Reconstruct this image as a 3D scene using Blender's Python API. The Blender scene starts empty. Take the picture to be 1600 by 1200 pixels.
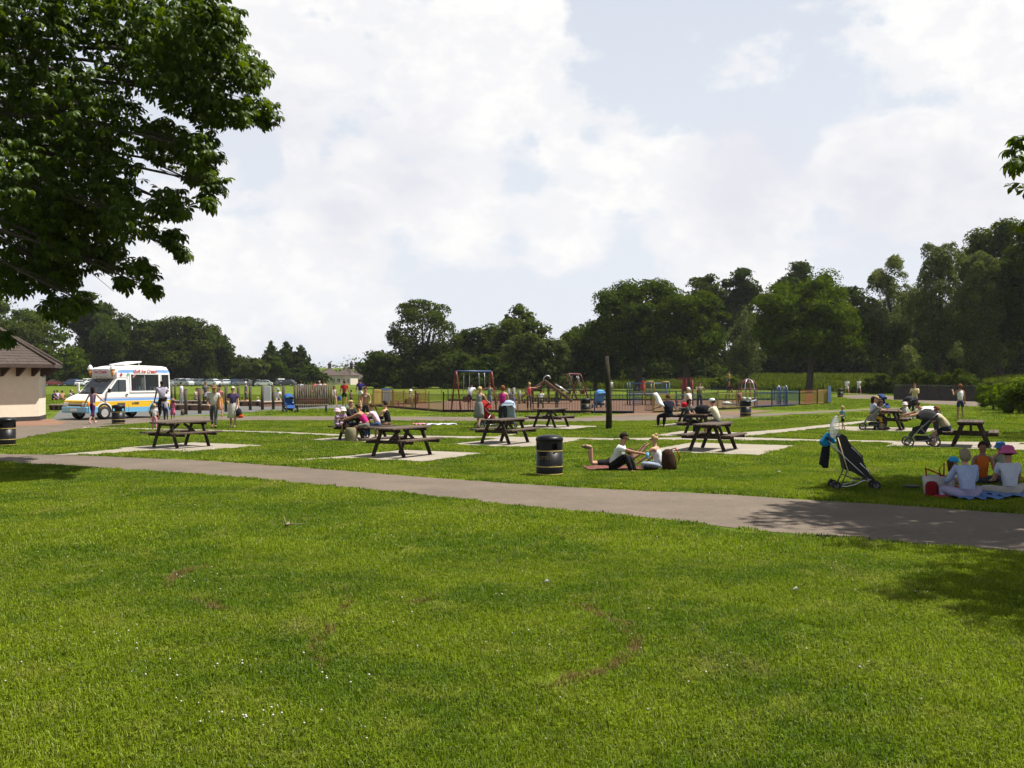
import bpy, math, random
import numpy as np
from mathutils import Vector, Matrix
rad = math.radians
SC = bpy.context.scene
COL = SC.collection

# ------------------------------------------------------------------ camera, sky, sun, exposure
H, YH, F = 2.15, 587.0, 1650.0          # eye height, horizon row and focal length in photo pixels
cam_d = bpy.data.cameras.new('camera')
cam = bpy.data.objects.new('camera', cam_d); COL.objects.link(cam)
cam.location = (0, 0, H); cam.rotation_euler = (rad(90), 0, 0)
cam_d.sensor_width = 36; cam_d.lens = F / 1600 * 36; cam_d.shift_y = -(600 - YH) / 1600
cam_d.clip_end = 6000; cam_d.clip_start = 0.1
SC.camera = cam

SUN_EL, SUN_AZ = rad(63), rad(84)       # azimuth measured from +Y towards +X
world = bpy.data.worlds.new('World'); SC.world = world; world.use_nodes = True

def build_sky():
    nt = world.node_tree; nt.nodes.clear(); L = nt.links
    def N(t, **k):
        n = nt.nodes.new(t)
        for a, b in k.items(): setattr(n, a, b)
        return n
    def put(sock, v):
        if hasattr(v, 'default_value') or hasattr(v, 'links'): L.new(v, sock)
        else: sock.default_value = v
    def math_(op, a, b=None, c=None, clamp=False):
        n = N('ShaderNodeMath', operation=op, use_clamp=clamp)
        for i, v in enumerate((a, b, c)):
            if v is not None: put(n.inputs[i], v)
        return n.outputs[0]
    def vmath(op, a, b=None):
        n = N('ShaderNodeVectorMath', operation=op); put(n.inputs[0], a)
        if b is not None: put(n.inputs[1], b)
        return n.outputs['Value'] if op in ('DISTANCE', 'DOT_PRODUCT', 'LENGTH') else n.outputs[0]
    def mixc(f, a, b):
        n = N('ShaderNodeMix', data_type='RGBA'); put(n.inputs[0], f); put(n.inputs[6], a); put(n.inputs[7], b)
        return n.outputs[2]
    def rng(v, a, b, smooth=True):
        n = N('ShaderNodeMapRange', interpolation_type='SMOOTHSTEP' if smooth else 'LINEAR')
        put(n.inputs[0], v); n.inputs[1].default_value = a; n.inputs[2].default_value = b
        return n.outputs[0]
    tc = N('ShaderNodeTexCoord'); dirv = vmath('NORMALIZE', tc.outputs['Generated'])
    sep = N('ShaderNodeSeparateXYZ'); L.new(dirv, sep.inputs[0]); z = sep.outputs[2]
    sky = N('ShaderNodeTexSky', sky_type='NISHITA'); sky.sun_disc = False
    sky.sun_elevation = SUN_EL; sky.sun_rotation = SUN_AZ; sky.air_density = 1.2; sky.dust_density = 2.2; sky.ozone_density = 1.0
    skyc = N('ShaderNodeVectorMath', operation='SCALE'); L.new(sky.outputs[0], skyc.inputs[0]); skyc.inputs[3].default_value = 0.105
    # thin high veil: whiter towards the horizon, all round
    veil = math_('MULTIPLY_ADD', rng(z, -0.05, 0.75), -0.40, 0.93)
    base = mixc(veil, skyc.outputs[0], (0.85, 0.89, 0.97, 1))
    def noise(vec, scale, det, rough, off=(0, 0, 0)):
        m = N('ShaderNodeMapping'); put(m.inputs[0], vec); m.inputs[1].default_value = off
        n = N('ShaderNodeTexNoise'); L.new(m.outputs[0], n.inputs[0])
        n.inputs['Scale'].default_value = scale; n.inputs['Detail'].default_value = det; n.inputs['Roughness'].default_value = rough
        return n.outputs[0]
    # stretch sideways so the cloud streets lie flat
    st = N('ShaderNodeMapping'); L.new(dirv, st.inputs[0]); st.inputs[3].default_value = (1, 1, 1.55); sv = st.outputs[0]
    n1 = noise(sv, 7.0, 7, 0.56); n2 = noise(sv, 24, 5, 0.62, (3, 1, 2)); n3 = noise(sv, 3.2, 4, 0.5, (7, 2, 5))
    ns = math_('MULTIPLY_ADD', n2, 0.35, math_('MULTIPLY', n1, 0.9))           # about 0.62 mean
    # named cumulus heads, each a direction and an angular size
    def D(px, py): return Vector(((px - 800) / F, 1, (YH - py) / F)).normalized()
    heads = [(520, 90, .105), (640, 120, .10), (745, 150, .075), (410, 60, .07), (800, 110, .05), (960, 250, .065), (1040, 250, .04), (880, 235, .05),
             (700, 330, .075), (600, 310, .05), (1480, 40, .11), (1580, 90, .12), (1450, 240, .09), (1560, 240, .10), (1330, 270, .05), (1235, 330, .035), (560, 260, .05),
             (780, 10, .06), (470, 240, .03), (880, 330, .06), (1150, 390, .09), (500, 390, .10), (300, 420, .12), (940, 310, .03)]
    field = None
    for px, py, r in heads:
        d = vmath('DISTANCE', dirv, tuple(D(px, py)))
        v = math_('MULTIPLY_ADD', d, -1.0 / r, 1.0)
        field = v if field is None else math_('SMOOTH_MAX', field, v, 0.25)
    fld = math_('MAXIMUM', field, -0.9)
    # elsewhere broken cloud from the large noise
    gen = math_('MULTIPLY_ADD', n3, 5.0, -2.95)
    fld = math_('MAXIMUM', fld, gen)
    dens = math_('ADD', fld, math_('MULTIPLY_ADD', ns, 3.0, -2.02))
    edge = rng(dens, -0.16, 0.24)
    core = rng(dens, 0.1, 1.2)
    lowf = rng(z, 0.0, 0.14)
    edge = math_('MULTIPLY', edge, math_('MULTIPLY_ADD', lowf, 0.22, 0.78))
    # grey-lavender undersides under the heads
    shades = [(520, 215, .085), (620, 250, .06), (420, 200, .06), (540, 330, .05), (1380, 300, .06), (1500, 300, .06), (1180, 300, .07)]
    sh = None
    for px, py, r in shades:
        v = rng(vmath('DISTANCE', dirv, tuple(D(px, py))), r * 1.5, r * .2)
        sh = v if sh is None else math_('MAXIMUM', sh, v)
    sh = math_('MULTIPLY', sh, rng(n1, .30, .62))
    mott = rng(n2, .38, .60)
    cloud = mixc(math_('MULTIPLY', mott, 0.62), (1.01, 1.0, 0.99, 1), (0.84, 0.85, 0.90, 1))
    cloud = mixc(math_('MULTIPLY', core, 0.25), cloud, (1.03, 1.02, 1.02, 1))
    out = mixc(edge, base, cloud)
    out = mixc(math_('MULTIPLY', sh, 0.80), out, (0.755, 0.765, 0.845, 1))
    # sky dimmed overhead, out of view, to cut the fill light and deepen shadows
    dim = math_('MULTIPLY_ADD', rng(z, 0.34, 0.85), -0.62, 1.0)
    sc = N('ShaderNodeVectorMath', operation='SCALE'); L.new(out, sc.inputs[0]); L.new(dim, sc.inputs[3])
    bg = N('ShaderNodeBackground'); L.new(sc.outputs[0], bg.inputs[0]); bg.inputs[1].default_value = 0.52
    o = N('ShaderNodeOutputWorld'); L.new(bg.outputs[0], o.inputs[0])
build_sky()

sun_d = bpy.data.lights.new('sun', 'SUN'); sun_d.energy = 5.0; sun_d.angle = rad(0.53); sun_d.color = (1, .955, .88)
sun = bpy.data.objects.new('sun', sun_d); COL.objects.link(sun)
SUNV = Vector((math.cos(SUN_EL) * math.sin(SUN_AZ), math.cos(SUN_EL) * math.cos(SUN_AZ), math.sin(SUN_EL)))
sun.rotation_euler = SUNV.to_track_quat('Z', 'Y').to_euler(); sun.location = (30, 0, 60)
vs = SC.view_settings; vs.view_transform = 'Standard'; vs.look = 'None'; vs.exposure = 0.95; vs.gamma = 1.0; vs.use_curve_mapping = False
SC.render.engine = 'CYCLES'; cy = SC.cycles
cy.max_bounces = 6; cy.transparent_max_bounces = 8; cy.diffuse_bounces = 3; cy.glossy_bounces = 2; cy.use_denoising = True
try: cy.denoiser = 'OPENIMAGEDENOISE'
except Exception: pass

# ------------------------------------------------------------------ measuring the photo
def G(px, py, z=0.0):
    """ground point (or a point at height z) seen at photo pixel px, py"""
    d = F * (H - z) / (py - YH); return Vector(((px - 800) / F * d, d, z))
def AT(px, py, d):
    """point seen at px, py at distance d"""
    return Vector(((px - 800) / F * d, d, H + (YH - py) / F * d))
def dist(py): return F * H / (py - YH)

# ------------------------------------------------------------------ materials
_M = {}
def srgb(r, g, b):
    f = lambda c: (c / 255 / 12.92) if c / 255 <= .04045 else ((c / 255 + .055) / 1.055) ** 2.4
    return (f(r), f(g), f(b))
def mat(name, col, rough=.6, var=.15, scale=6.0, metal=0.0, bump=0.0, spec=.4, objcol=False, coat=0.0, rnd=0.0):
    if name in _M: return _M[name]
    m = bpy.data.materials.new(name); m.use_nodes = True; nt = m.node_tree; L = nt.links
    b = nt.nodes['Principled BSDF']; b.inputs['Roughness'].default_value = rough; b.inputs['Metallic'].default_value = metal
    b.inputs['Specular IOR Level'].default_value = spec; b.inputs['Coat Weight'].default_value = coat
    tc = nt.nodes.new('ShaderNodeTexCoord'); no = nt.nodes.new('ShaderNodeTexNoise')
    no.inputs['Scale'].default_value = scale; no.inputs['Detail'].default_value = 5; no.inputs['Roughness'].default_value = .62
    L.new(tc.outputs['Object'], no.inputs[0])
    mr = nt.nodes.new('ShaderNodeMapRange'); L.new(no.outputs[0], mr.inputs[0])
    mr.inputs[1].default_value = .25; mr.inputs[2].default_value = .75; mr.inputs[3].default_value = 1 - var; mr.inputs[4].default_value = 1 + var
    sc = nt.nodes.new('ShaderNodeVectorMath'); sc.operation = 'SCALE'; L.new(mr.outputs[0], sc.inputs[3])
    if objcol:
        oi = nt.nodes.new('ShaderNodeObjectInfo'); L.new(oi.outputs['Color'], sc.inputs[0])
    else: sc.inputs[0].default_value = col[:3]
    fin = sc.outputs[0]
    if rnd:
        oi2 = nt.nodes.new('ShaderNodeObjectInfo'); m2 = nt.nodes.new('ShaderNodeMapRange'); L.new(oi2.outputs['Random'], m2.inputs[0]); m2.inputs[3].default_value = 1 - rnd; m2.inputs[4].default_value = 1 + rnd
        s2 = nt.nodes.new('ShaderNodeVectorMath'); s2.operation = 'SCALE'; L.new(fin, s2.inputs[0]); L.new(m2.outputs[0], s2.inputs[3]); fin = s2.outputs[0]
    L.new(fin, b.inputs['Base Color'])
    if bump:
        bu = nt.nodes.new('ShaderNodeBump'); bu.inputs['Strength'].default_value = bump; bu.inputs['Distance'].default_value = .02
        L.new(no.outputs[0], bu.inputs['Height']); L.new(bu.outputs[0], b.inputs['Normal'])
    _M[name] = m; return m
def cloth(col):
    col = tuple(round(c, 3) for c in col[:3]); n = 'cloth_%03d_%03d_%03d' % tuple(int(c * 999) for c in col)
    return mat(n, tuple(c * .92 for c in col), .9, .14, 9, bump=.9, spec=.1)
def skin(col): 
    n = 'skin_%03d_%03d_%03d' % tuple(int(c * 999) for c in col)
    return mat(n, tuple(c * .88 for c in col), .5, .10, 12, spec=.3)
def leaf_mat(name, dark, light, yellow, trans=.35, gloss=.0, rough=.55):
    """two-sided leaf: diffuse + light passing through + a waxy sheen; 'tint' varies it leaf by leaf"""
    if name in _M: return _M[name]
    m = bpy.data.materials.new(name); m.use_nodes = True; nt = m.node_tree; L = nt.links; nt.nodes.clear()
    at = nt.nodes.new('ShaderNodeAttribute'); at.attribute_name = 'tint'
    r = nt.nodes.new('ShaderNodeValToRGB'); L.new(at.outputs['Fac'], r.inputs[0])
    r.color_ramp.elements[0].color = (*dark, 1); r.color_ramp.elements[1].color = (*yellow, 1); r.color_ramp.elements[1].position = 1
    e = r.color_ramp.elements.new(.6); e.color = (*light, 1)
    df = nt.nodes.new('ShaderNodeBsdfDiffuse'); tr = nt.nodes.new('ShaderNodeBsdfTranslucent'); gl = nt.nodes.new('ShaderNodeBsdfGlossy')
    gl.inputs['Roughness'].default_value = rough; gl.inputs['Color'].default_value = (.9, .95, .9, 1)
    hs = nt.nodes.new('ShaderNodeHueSaturation'); hs.inputs['Saturation'].default_value = 1.15; hs.inputs['Value'].default_value = 1.5; hs.inputs['Hue'].default_value = .485
    L.new(r.outputs[0], df.inputs[0]); L.new(r.outputs[0], hs.inputs['Color']); L.new(hs.outputs[0], tr.inputs[0])
    m1 = nt.nodes.new('ShaderNodeMixShader'); m1.inputs[0].default_value = trans; L.new(df.outputs[0], m1.inputs[1]); L.new(tr.outputs[0], m1.inputs[2])
    fr = nt.nodes.new('ShaderNodeFresnel'); fr.inputs[0].default_value = 1.4
    mu = nt.nodes.new('ShaderNodeMath'); mu.operation = 'MULTIPLY_ADD'; L.new(fr.outputs[0], mu.inputs[0]); mu.inputs[1].default_value = gloss * 3; mu.inputs[2].default_value = gloss * .1
    m2 = nt.nodes.new('ShaderNodeMixShader'); L.new(mu.outputs[0], m2.inputs[0]); L.new(m1.outputs[0], m2.inputs[1]); L.new(gl.outputs[0], m2.inputs[2])
    o = nt.nodes.new('ShaderNodeOutputMaterial'); L.new(m2.outputs[0], o.inputs[0])
    _M[name] = m; return m
def glass_mat(name='window_glass', tint=(.03, .04, .045)):
    return mat(name, tint, .06, .05, 3, spec=.9)

# ------------------------------------------------------------------ objects and meshes
def tag(o, label=None, cat=None, group=None, kind=None):
    if label: o['label'] = label
    if cat: o['category'] = cat
    if group: o['group'] = group
    if kind: o['kind'] = kind
    return o
def thing(name, label, cat, loc=(0, 0, 0), rz=0.0, group=None):
    o = bpy.data.objects.new(name, None); COL.objects.link(o); o.empty_display_size = .2
    o.location = loc; o.rotation_euler = (0, 0, rz); return tag(o, label, cat, group)
def link_mesh(name, me, mats, parent=None, loc=None, rot=None):
    o = bpy.data.objects.new(name, me); COL.objects.link(o)
    if mats is not None:
        for m in (mats if isinstance(mats, (list, tuple)) else [mats]): me.materials.append(m)
    if parent: o.parent = parent
    if loc is not None: o.location = loc
    if rot is not None: o.rotation_euler = rot
    return o
def copy_of(o, parent=None):
    c = o.copy(); COL.objects.link(c); c.parent = parent; return c
def copy_tree(o, parent=None):
    c = copy_of(o, parent)
    for ch in list(o.children): copy_tree(ch, c)
    return c
def mesh_np(name, V, Fc, tint=None, smooth=False, mi=None):
    V = np.asarray(V, np.float32).reshape(-1, 3); Fc = np.asarray(Fc, np.int32); k = Fc.shape[1]; n = len(Fc)
    me = bpy.data.meshes.new(name); me.vertices.add(len(V)); me.vertices.foreach_set('co', V.ravel())
    me.loops.add(n * k); me.loops.foreach_set('vertex_index', Fc.ravel())
    me.polygons.add(n); me.polygons.foreach_set('loop_start', np.arange(0, n * k, k, dtype=np.int32))
    try: me.polygons.foreach_set('loop_total', np.full(n, k, np.int32))
    except Exception: pass
    if smooth: me.polygons.foreach_set('use_smooth', np.ones(n, bool))
    if mi is not None: me.polygons.foreach_set('material_index', np.asarray(mi, np.int32))
    if tint is not None:
        a = me.attributes.new('tint', 'FLOAT', 'FACE'); a.data.foreach_set('value', np.asarray(tint, np.float32))
    me.update(); me.validate(); return me

class MB:
    """collects shapes into one mesh"""
    def __init__(s): s.v = []; s.f = []; s.m = []; s.sm = []
    def add(s, vs, fs, mi=0, smooth=False, M=None):
        b = len(s.v)
        for v in vs:
            v = Vector(v); s.v.append(M @ v if M is not None else v)
        for f in fs: s.f.append(tuple(b + i for i in f)); s.m.append(mi); s.sm.append(smooth)
        return s
    def box(s, c, d, mi=0, M=None, R=None, ch=0.0):
        x, y, z = d[0] / 2, d[1] / 2, d[2] / 2
        if ch > 0:
            c2 = min(ch, x * .9, y * .9, z * .9); pts = []
            for sx in (-1, 1):
                for sy in (-1, 1):
                    for sz in (-1, 1):
                        pts += [(sx * x, sy * (y - c2), sz * (z - c2)), (sx * (x - c2), sy * y, sz * (z - c2)), (sx * (x - c2), sy * (y - c2), sz * z)]
            I = lambda a, b, cc, k: ((a * 2 + b) * 2 + cc) * 3 + k
            fs = []
            for a in (0, 1):
                fs.append([I(a, 0, 0, 0), I(a, 1, 0, 0), I(a, 1, 1, 0), I(a, 0, 1, 0)][::1 if a else -1])
                fs.append([I(0, a, 0, 1), I(1, a, 0, 1), I(1, a, 1, 1), I(0, a, 1, 1)][::-1 if a else 1])
                fs.append([I(0, 0, a, 2), I(1, 0, a, 2), I(1, 1, a, 2), I(0, 1, a, 2)][::1 if a else -1])
            for a in (0, 1):
                for b in (0, 1):
                    fs.append([I(a, b, 0, 0), I(a, b, 1, 0), I(a, b, 1, 1), I(a, b, 0, 1)])
                    fs.append([I(a, 0, b, 0), I(a, 1, b, 0), I(a, 1, b, 2), I(a, 0, b, 2)])
                    fs.append([I(0, a, b, 1), I(1, a, b, 1), I(1, a, b, 2), I(0, a, b, 2)])
                    for cc in (0, 1): fs.append([I(a, b, cc, 0), I(a, b, cc, 1), I(a, b, cc, 2)])
        else:
            pts = [(sx * x, sy * y, sz * z) for sx in (-1, 1) for sy in (-1, 1) for sz in (-1, 1)]
            fs = [(0, 1, 3, 2), (4, 6, 7, 5), (0, 4, 5, 1), (2, 3, 7, 6), (0, 2, 6, 4), (1, 5, 7, 3)]
        T = Matrix.Translation(Vector(c))
        if R is not None: T = T @ R.to_4x4()
        if M is not None: T = M @ T
        return s.add(pts, fs, mi, False, T)
    def bar(s, a, b, w, h, mi=0, up=(0, 0, 1), ch=0.0):
        """rectangular beam from a to b, w across and h along 'up'"""
        a = Vector(a); b = Vector(b); d = b - a; L = d.length; y = d.normalized(); u = Vector(up)
        x = y.cross(u)
        if x.length < 1e-4: x = y.cross(Vector((1, 0, 0)))
        x.normalize(); z = x.cross(y)
        R = Matrix((x, y, z)).transposed()
        return s.box((a + b) / 2, (w, L, h), mi, None, R, ch)
    def tube(s, pts, r, n=8, mi=0, cap=True, smooth=True, M=None):
        pts = [Vector(p) for p in pts]; rs = r if isinstance(r, (list, tuple)) else [r] * len(pts)
        b = []; fs = []; pu = None
        for i, p in enumerate(pts):
            d = (pts[min(i + 1, len(pts) - 1)] - pts[max(i - 1, 0)]).normalized()
            u = Vector((0, 0, 1)) if pu is None else pu
            x = d.cross(u)
            if x.length < .05: x = d.cross(Vector((1, 0, .1)))
            x.normalize(); y = x.cross(d); pu = y
            for k in range(n):
                a = 2 * math.pi * k / n; b.append(p + (x * math.cos(a) + y * math.sin(a)) * rs[i])
        for i in range(len(pts) - 1):
            for k in range(n): fs.append((i * n + k, i * n + (k + 1) % n, (i + 1) * n + (k + 1) % n, (i + 1) * n + k))
        if cap: fs.append(tuple(range(n))[::-1]); fs.append(tuple((len(pts) - 1) * n + k for k in range(n)))
        return s.add(b, fs, mi, smooth, M)
    def lathe(s, prof, n=16, mi=0, smooth=True, M=None, c=(0, 0, 0), sx=1, sy=1, cap=True):
        vs = []; fs = []; c = Vector(c)
        for r, z in prof:
            for k in range(n):
                a = 2 * math.pi * k / n; vs.append(c + Vector((r * sx * math.cos(a), r * sy * math.sin(a), z)))
        for i in range(len(prof) - 1):
            for k in range(n): fs.append((i * n + k, i * n + (k + 1) % n, (i + 1) * n + (k + 1) % n, (i + 1) * n + k))
        if cap: fs.append(tuple(range(n))[::-1]); fs.append(tuple((len(prof) - 1) * n + k for k in range(n)))
        return s.add(vs, fs, mi, smooth, M)
    def ball(s, c, r, n=10, m=6, mi=0, M=None):
        r = r if isinstance(r, (tuple, list, Vector)) else (r, r, r); c = Vector(c); vs = []; fs = []
        for i in range(m + 1):
            t = math.pi * i / m
            for k in range(n):
                a = 2 * math.pi * k / n; vs.append(c + Vector((r[0] * math.sin(t) * math.cos(a), r[1] * math.sin(t) * math.sin(a), r[2] * math.cos(t))))
        for i in range(m):
            for k in range(n): fs.append((i * n + k, (i + 1) * n + k, (i + 1) * n + (k + 1) % n, i * n + (k + 1) % n))
        return s.add(vs, fs, mi, True, M)
    def prism(s, poly, z0, z1, mi=0, M=None):
        n = len(poly); vs = [(p[0], p[1], z0) for p in poly] + [(p[0], p[1], z1) for p in poly]
        fs = [tuple(range(n))[::-1], tuple(range(n, 2 * n))] + [(i, (i + 1) % n, n + (i + 1) % n, n + i) for i in range(n)]
        return s.add(vs, fs, mi, False, M)
    def mesh(s, name):
        me = bpy.data.meshes.new(name); me.from_pydata(s.v, [], s.f)
        me.polygons.foreach_set('material_index', s.m); me.polygons.foreach_set('use_smooth', s.sm)
        me.validate(); me.update(); return me
    def build(s, name, mats, parent=None, loc=None, rot=None): return link_mesh(name, s.mesh(name), mats, parent, loc, rot)
# ------------------------------------------------------------------ ground, paths, slabs
RNG = np.random.default_rng(11); R_ = random.Random(5)
def ground_z(x, y):
    d = np.hypot(x, y); s = lambda a, b, v: np.clip((v - a) / (b - a), 0, 1) ** 2 * (3 - 2 * np.clip((v - a) / (b - a), 0, 1))
    return -4.2 * s(255, 330, d) * (y > 0) + 13 * s(420, 900, d)
def lawn_nodes(nt, blades):
    """lawn colour from the place itself (world position), shared by the sheet and the blades on it"""
    L = nt.links
    def N(t): return nt.nodes.new(t)
    ge = N('ShaderNodeNewGeometry')
    def noise(s, d=4, r=.6, stretch=None):
        n = N('ShaderNodeTexNoise'); n.inputs['Scale'].default_value = s; n.inputs['Detail'].default_value = d; n.inputs['Roughness'].default_value = r
        if stretch:
            m = N('ShaderNodeMapping'); L.new(ge.outputs['Position'], m.inputs[0]); m.inputs[3].default_value = stretch; L.new(m.outputs[0], n.inputs[0])
        else: L.new(ge.outputs['Position'], n.inputs[0])
        return n.outputs[0]
    def mr(v, a, b, lo=0., hi=1.):
        n = N('ShaderNodeMapRange'); n.interpolation_type = 'SMOOTHSTEP'; L.new(v, n.inputs[0])
        for i, q in enumerate((a, b, lo, hi)): n.inputs[i + 1].default_value = q
        return n.outputs[0]
    def mix(f, a, b):
        n = N('ShaderNodeMix'); n.data_type = 'RGBA'
        L.new(f, n.inputs[0])
        for i, q in ((6, a), (7, b)):
            if hasattr(q, 'links'): L.new(q, n.inputs[i])
            else: n.inputs[i].default_value = (*q, 1)
        return n.outputs[2]
    k = 1.45
    c = mix(mr(noise(.42, 5), .40, .60), (.056 * k, .092 * k, .0026 * k), (.104 * k, .138 * k, .0042 * k))
    c = mix(mr(noise(1.9, 5, .65), .48, .72), c, (.126 * k, .148 * k, .015 * k))
    c = mix(mr(noise(.9, 3, .6, (1, .45, 1)), .58, .74, 0, .65), c, (.155 * k, .150 * k, .036 * k))
    c = mix(mr(noise(5.5, 4, .7), .52, .75, 0, .62), c, (.052 * k, .090 * k, .006 * k))
    if not blades:
        c = mix(mr(noise(38, 4, .7), .32, .62, 0, .85), c, (.034, .050, .005))
    return c, noise, mr, mix
def lawn_mat():
    m = bpy.data.materials.new('lawn_sheet'); m.use_nodes = True; nt = m.node_tree; b = nt.nodes['Principled BSDF']
    c, noise, mr, mix = lawn_nodes(nt, False); nt.links.new(c, b.inputs['Base Color']); b.inputs['Roughness'].default_value = .9; b.inputs['Specular IOR Level'].default_value = .1
    bu = nt.nodes.new('ShaderNodeBump'); bu.inputs['Strength'].default_value = .6; bu.inputs['Distance'].default_value = .04
    nt.links.new(noise(26, 5, .7), bu.inputs['Height']); nt.links.new(bu.outputs[0], b.inputs['Normal']); return m
def blade_mat(name='lawn_blade', sat=1.0):
    m = bpy.data.materials.new(name); m.use_nodes = True; nt = m.node_tree; L = nt.links; nt.nodes.clear()
    c, noise, mr, mix = lawn_nodes(nt, True)
    at = nt.nodes.new('ShaderNodeAttribute'); at.attribute_name = 'tint'
    sc = nt.nodes.new('ShaderNodeVectorMath'); sc.operation = 'SCALE'; L.new(c, sc.inputs[0])
    mm = nt.nodes.new('ShaderNodeMapRange'); L.new(at.outputs['Fac'], mm.inputs[0]); mm.inputs[3].default_value = .32; mm.inputs[4].default_value = 1.7; L.new(mm.outputs[0], sc.inputs[3])
    st = mix(mr(at.outputs['Fac'], .975, 1.0), sc.outputs[0], (.22, .20, .07))
    df = nt.nodes.new('ShaderNodeBsdfDiffuse'); tr = nt.nodes.new('ShaderNodeBsdfTranslucent'); gl = nt.nodes.new('ShaderNodeBsdfGlossy'); gl.inputs['Roughness'].default_value = .45
    L.new(st, df.inputs[0])
    hs = nt.nodes.new('ShaderNodeVectorMath'); hs.operation = 'MULTIPLY'; L.new(st, hs.inputs[0]); hs.inputs[1].default_value = (1.45, 1.5, .9); L.new(hs.outputs[0], tr.inputs[0])
    m1 = nt.nodes.new('ShaderNodeMixShader'); m1.inputs[0].default_value = .38; L.new(df.outputs[0], m1.inputs[1]); L.new(tr.outputs[0], m1.inputs[2])
    m2 = nt.nodes.new('ShaderNodeMixShader'); m2.inputs[0].default_value = .015; L.new(m1.outputs[0], m2.inputs[1]); L.new(gl.outputs[0], m2.inputs[2])
    o = nt.nodes.new('ShaderNodeOutputMaterial'); L.new(m2.outputs[0], o.inputs[0]); return m
LAWN = lawn_mat(); BLADE = blade_mat()

def build_ground():
    rings = [0, 4, 8, 15, 25, 40, 60, 90, 130, 170, 200, 230, 255, 265, 275, 285, 295, 305, 315, 330, 370, 420, 500, 600, 720, 850, 1000, 1500, 2600]
    n = 72; V = [(0, 0, 0)]; Fq = []
    for r in rings[1:]:
        for k in range(n):
            a = 2 * math.pi * k / n; x, y = r * math.sin(a), r * math.cos(a); V.append((x, y, float(ground_z(x, y))))
    for k in range(n): Fq.append((0, 1 + (k + 1) % n, 1 + k))
    for i in range(len(rings) - 2):
        for k in range(n): Fq.append((1 + i * n + k, 1 + i * n + (k + 1) % n, 1 + (i + 1) * n + (k + 1) % n, 1 + (i + 1) * n + k))
    me = bpy.data.meshes.new('lawn'); me.from_pydata(V, [], Fq); me.update()
    o = link_mesh('lawn', me, LAWN); tag(o, 'broad mown park lawn dotted with clover flowers', None, None, 'structure')
build_ground()

EXCL = []                                                     # polygons (ground metres) where no grass grows
def pip(P, poly):
    x, y = P[:, 0], P[:, 1]; ins = np.zeros(len(P), bool); n = len(poly)
    for i in range(n):
        (x0, y0), (x1, y1) = poly[i], poly[(i + 1) % n]
        c = ((y0 > y) != (y1 > y)); 
        if y1 != y0: ins ^= c & (x < (x1 - x0) * (y - y0) / (y1 - y0) + x0)
    return ins
def sheet(name, pix, z, m, label=None, world=False, jit=.04, excl=True, step=.6):
    """flat ground sheet outlined by photo pixels (or metres), with a slightly worn edge"""
    pts = [Vector((p[0], p[1], 0)) if world else G(*p) for p in pix]; out = []
    for a, b in zip(pts, pts[1:] + pts[:1]):
        L = (b - a).length; k = max(1, min(60, int(L / step)))
        nrm = Vector((-(b - a).y, (b - a).x, 0)).normalized() if L > 0 else Vector()
        for i in range(k): out.append(a + (b - a) * (i / k) + nrm * (R_.uniform(-jit, jit) if i else 0))
    me = bpy.data.meshes.new(name); me.from_pydata([(p.x, p.y, z) for p in out], [], [tuple(range(len(out)))]); me.update()
    if me.polygons[0].normal.z < 0: me.flip_normals()
    o = link_mesh(name, me, m); tag(o, label, None, None, 'structure')
    if excl: EXCL.append([(p.x, p.y) for p in out])
    return o
def ground_mat(name, a, b, fine=60, big=.8, rough=.9, specks=0.3, bump=.3):
    a = tuple(v * .86 for v in a); b = tuple(v * .86 for v in b)
    m = bpy.data.materials.new(name); m.use_nodes = True; nt = m.node_tree; bs = nt.nodes['Principled BSDF']; L = nt.links
    ge = nt.nodes.new('ShaderNodeNewGeometry')
    def noise(s, d=4):
        n = nt.nodes.new('ShaderNodeTexNoise'); n.inputs['Scale'].default_value = s; n.inputs['Detail'].default_value = d; n.inputs['Roughness'].default_value = .65; L.new(ge.outputs['Position'], n.inputs[0]); return n.outputs[0]
    def mr(v, lo, hi, a_=0, b_=1):
        n = nt.nodes.new('ShaderNodeMapRange'); L.new(v, n.inputs[0])
        for i, q in enumerate((lo, hi, a_, b_)): n.inputs[i + 1].default_value = q
        return n.outputs[0]
    def mix(f, p, q):
        n = nt.nodes.new('ShaderNodeMix'); n.data_type = 'RGBA'; L.new(f, n.inputs[0])
        for i, w in ((6, p), (7, q)):
            if hasattr(w, 'links'): L.new(w, n.inputs[i])
            else: n.inputs[i].default_value = (*w, 1)
        return n.outputs[2]
    c = mix(mr(noise(big, 5), .35, .65), a, b)
    c = mix(mr(noise(5.5, 4), .42, .70, 0, .38), c, tuple(v * .72 for v in a))
    c = mix(mr(noise(fine, 3), .45, .7, 0, specks), c, tuple(v * .45 for v in a)); c = mix(mr(noise(fine * 1.7, 2), .55, .75, 0, specks), c, tuple(min(1, v * 1.6) for v in b))
    L.new(c, bs.inputs['Base Color']); bs.inputs['Roughness'].default_value = rough; bs.inputs['Specular IOR Level'].default_value = .25
    bu = nt.nodes.new('ShaderNodeBump'); bu.inputs['Strength'].default_value = bump; bu.inputs['Distance'].default_value = .01; L.new(noise(fine, 3), bu.inputs['Height']); L.new(bu.outputs[0], bs.inputs['Normal'])
    return m
ASPH = ground_mat('worn_asphalt', (.120, .094, .070), (.172, .135, .100), 42, .6, specks=.6)
CONC = ground_mat('pale_concrete', (.27, .235, .185), (.33, .29, .235), 30, .9, specks=.25)
BARK = ground_mat('bark_chippings', (.095, .046, .024), (.125, .064, .034), 14, .8, specks=.7, bump=.9)
DIRT = ground_mat('bare_dirt', (.15, .092, .054), (.185, .12, .072), 20, .8, specks=.4)
TARM = ground_mat('grey_tarmac', (.10, .10, .092), (.13, .128, .118), 25, .5)
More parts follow.
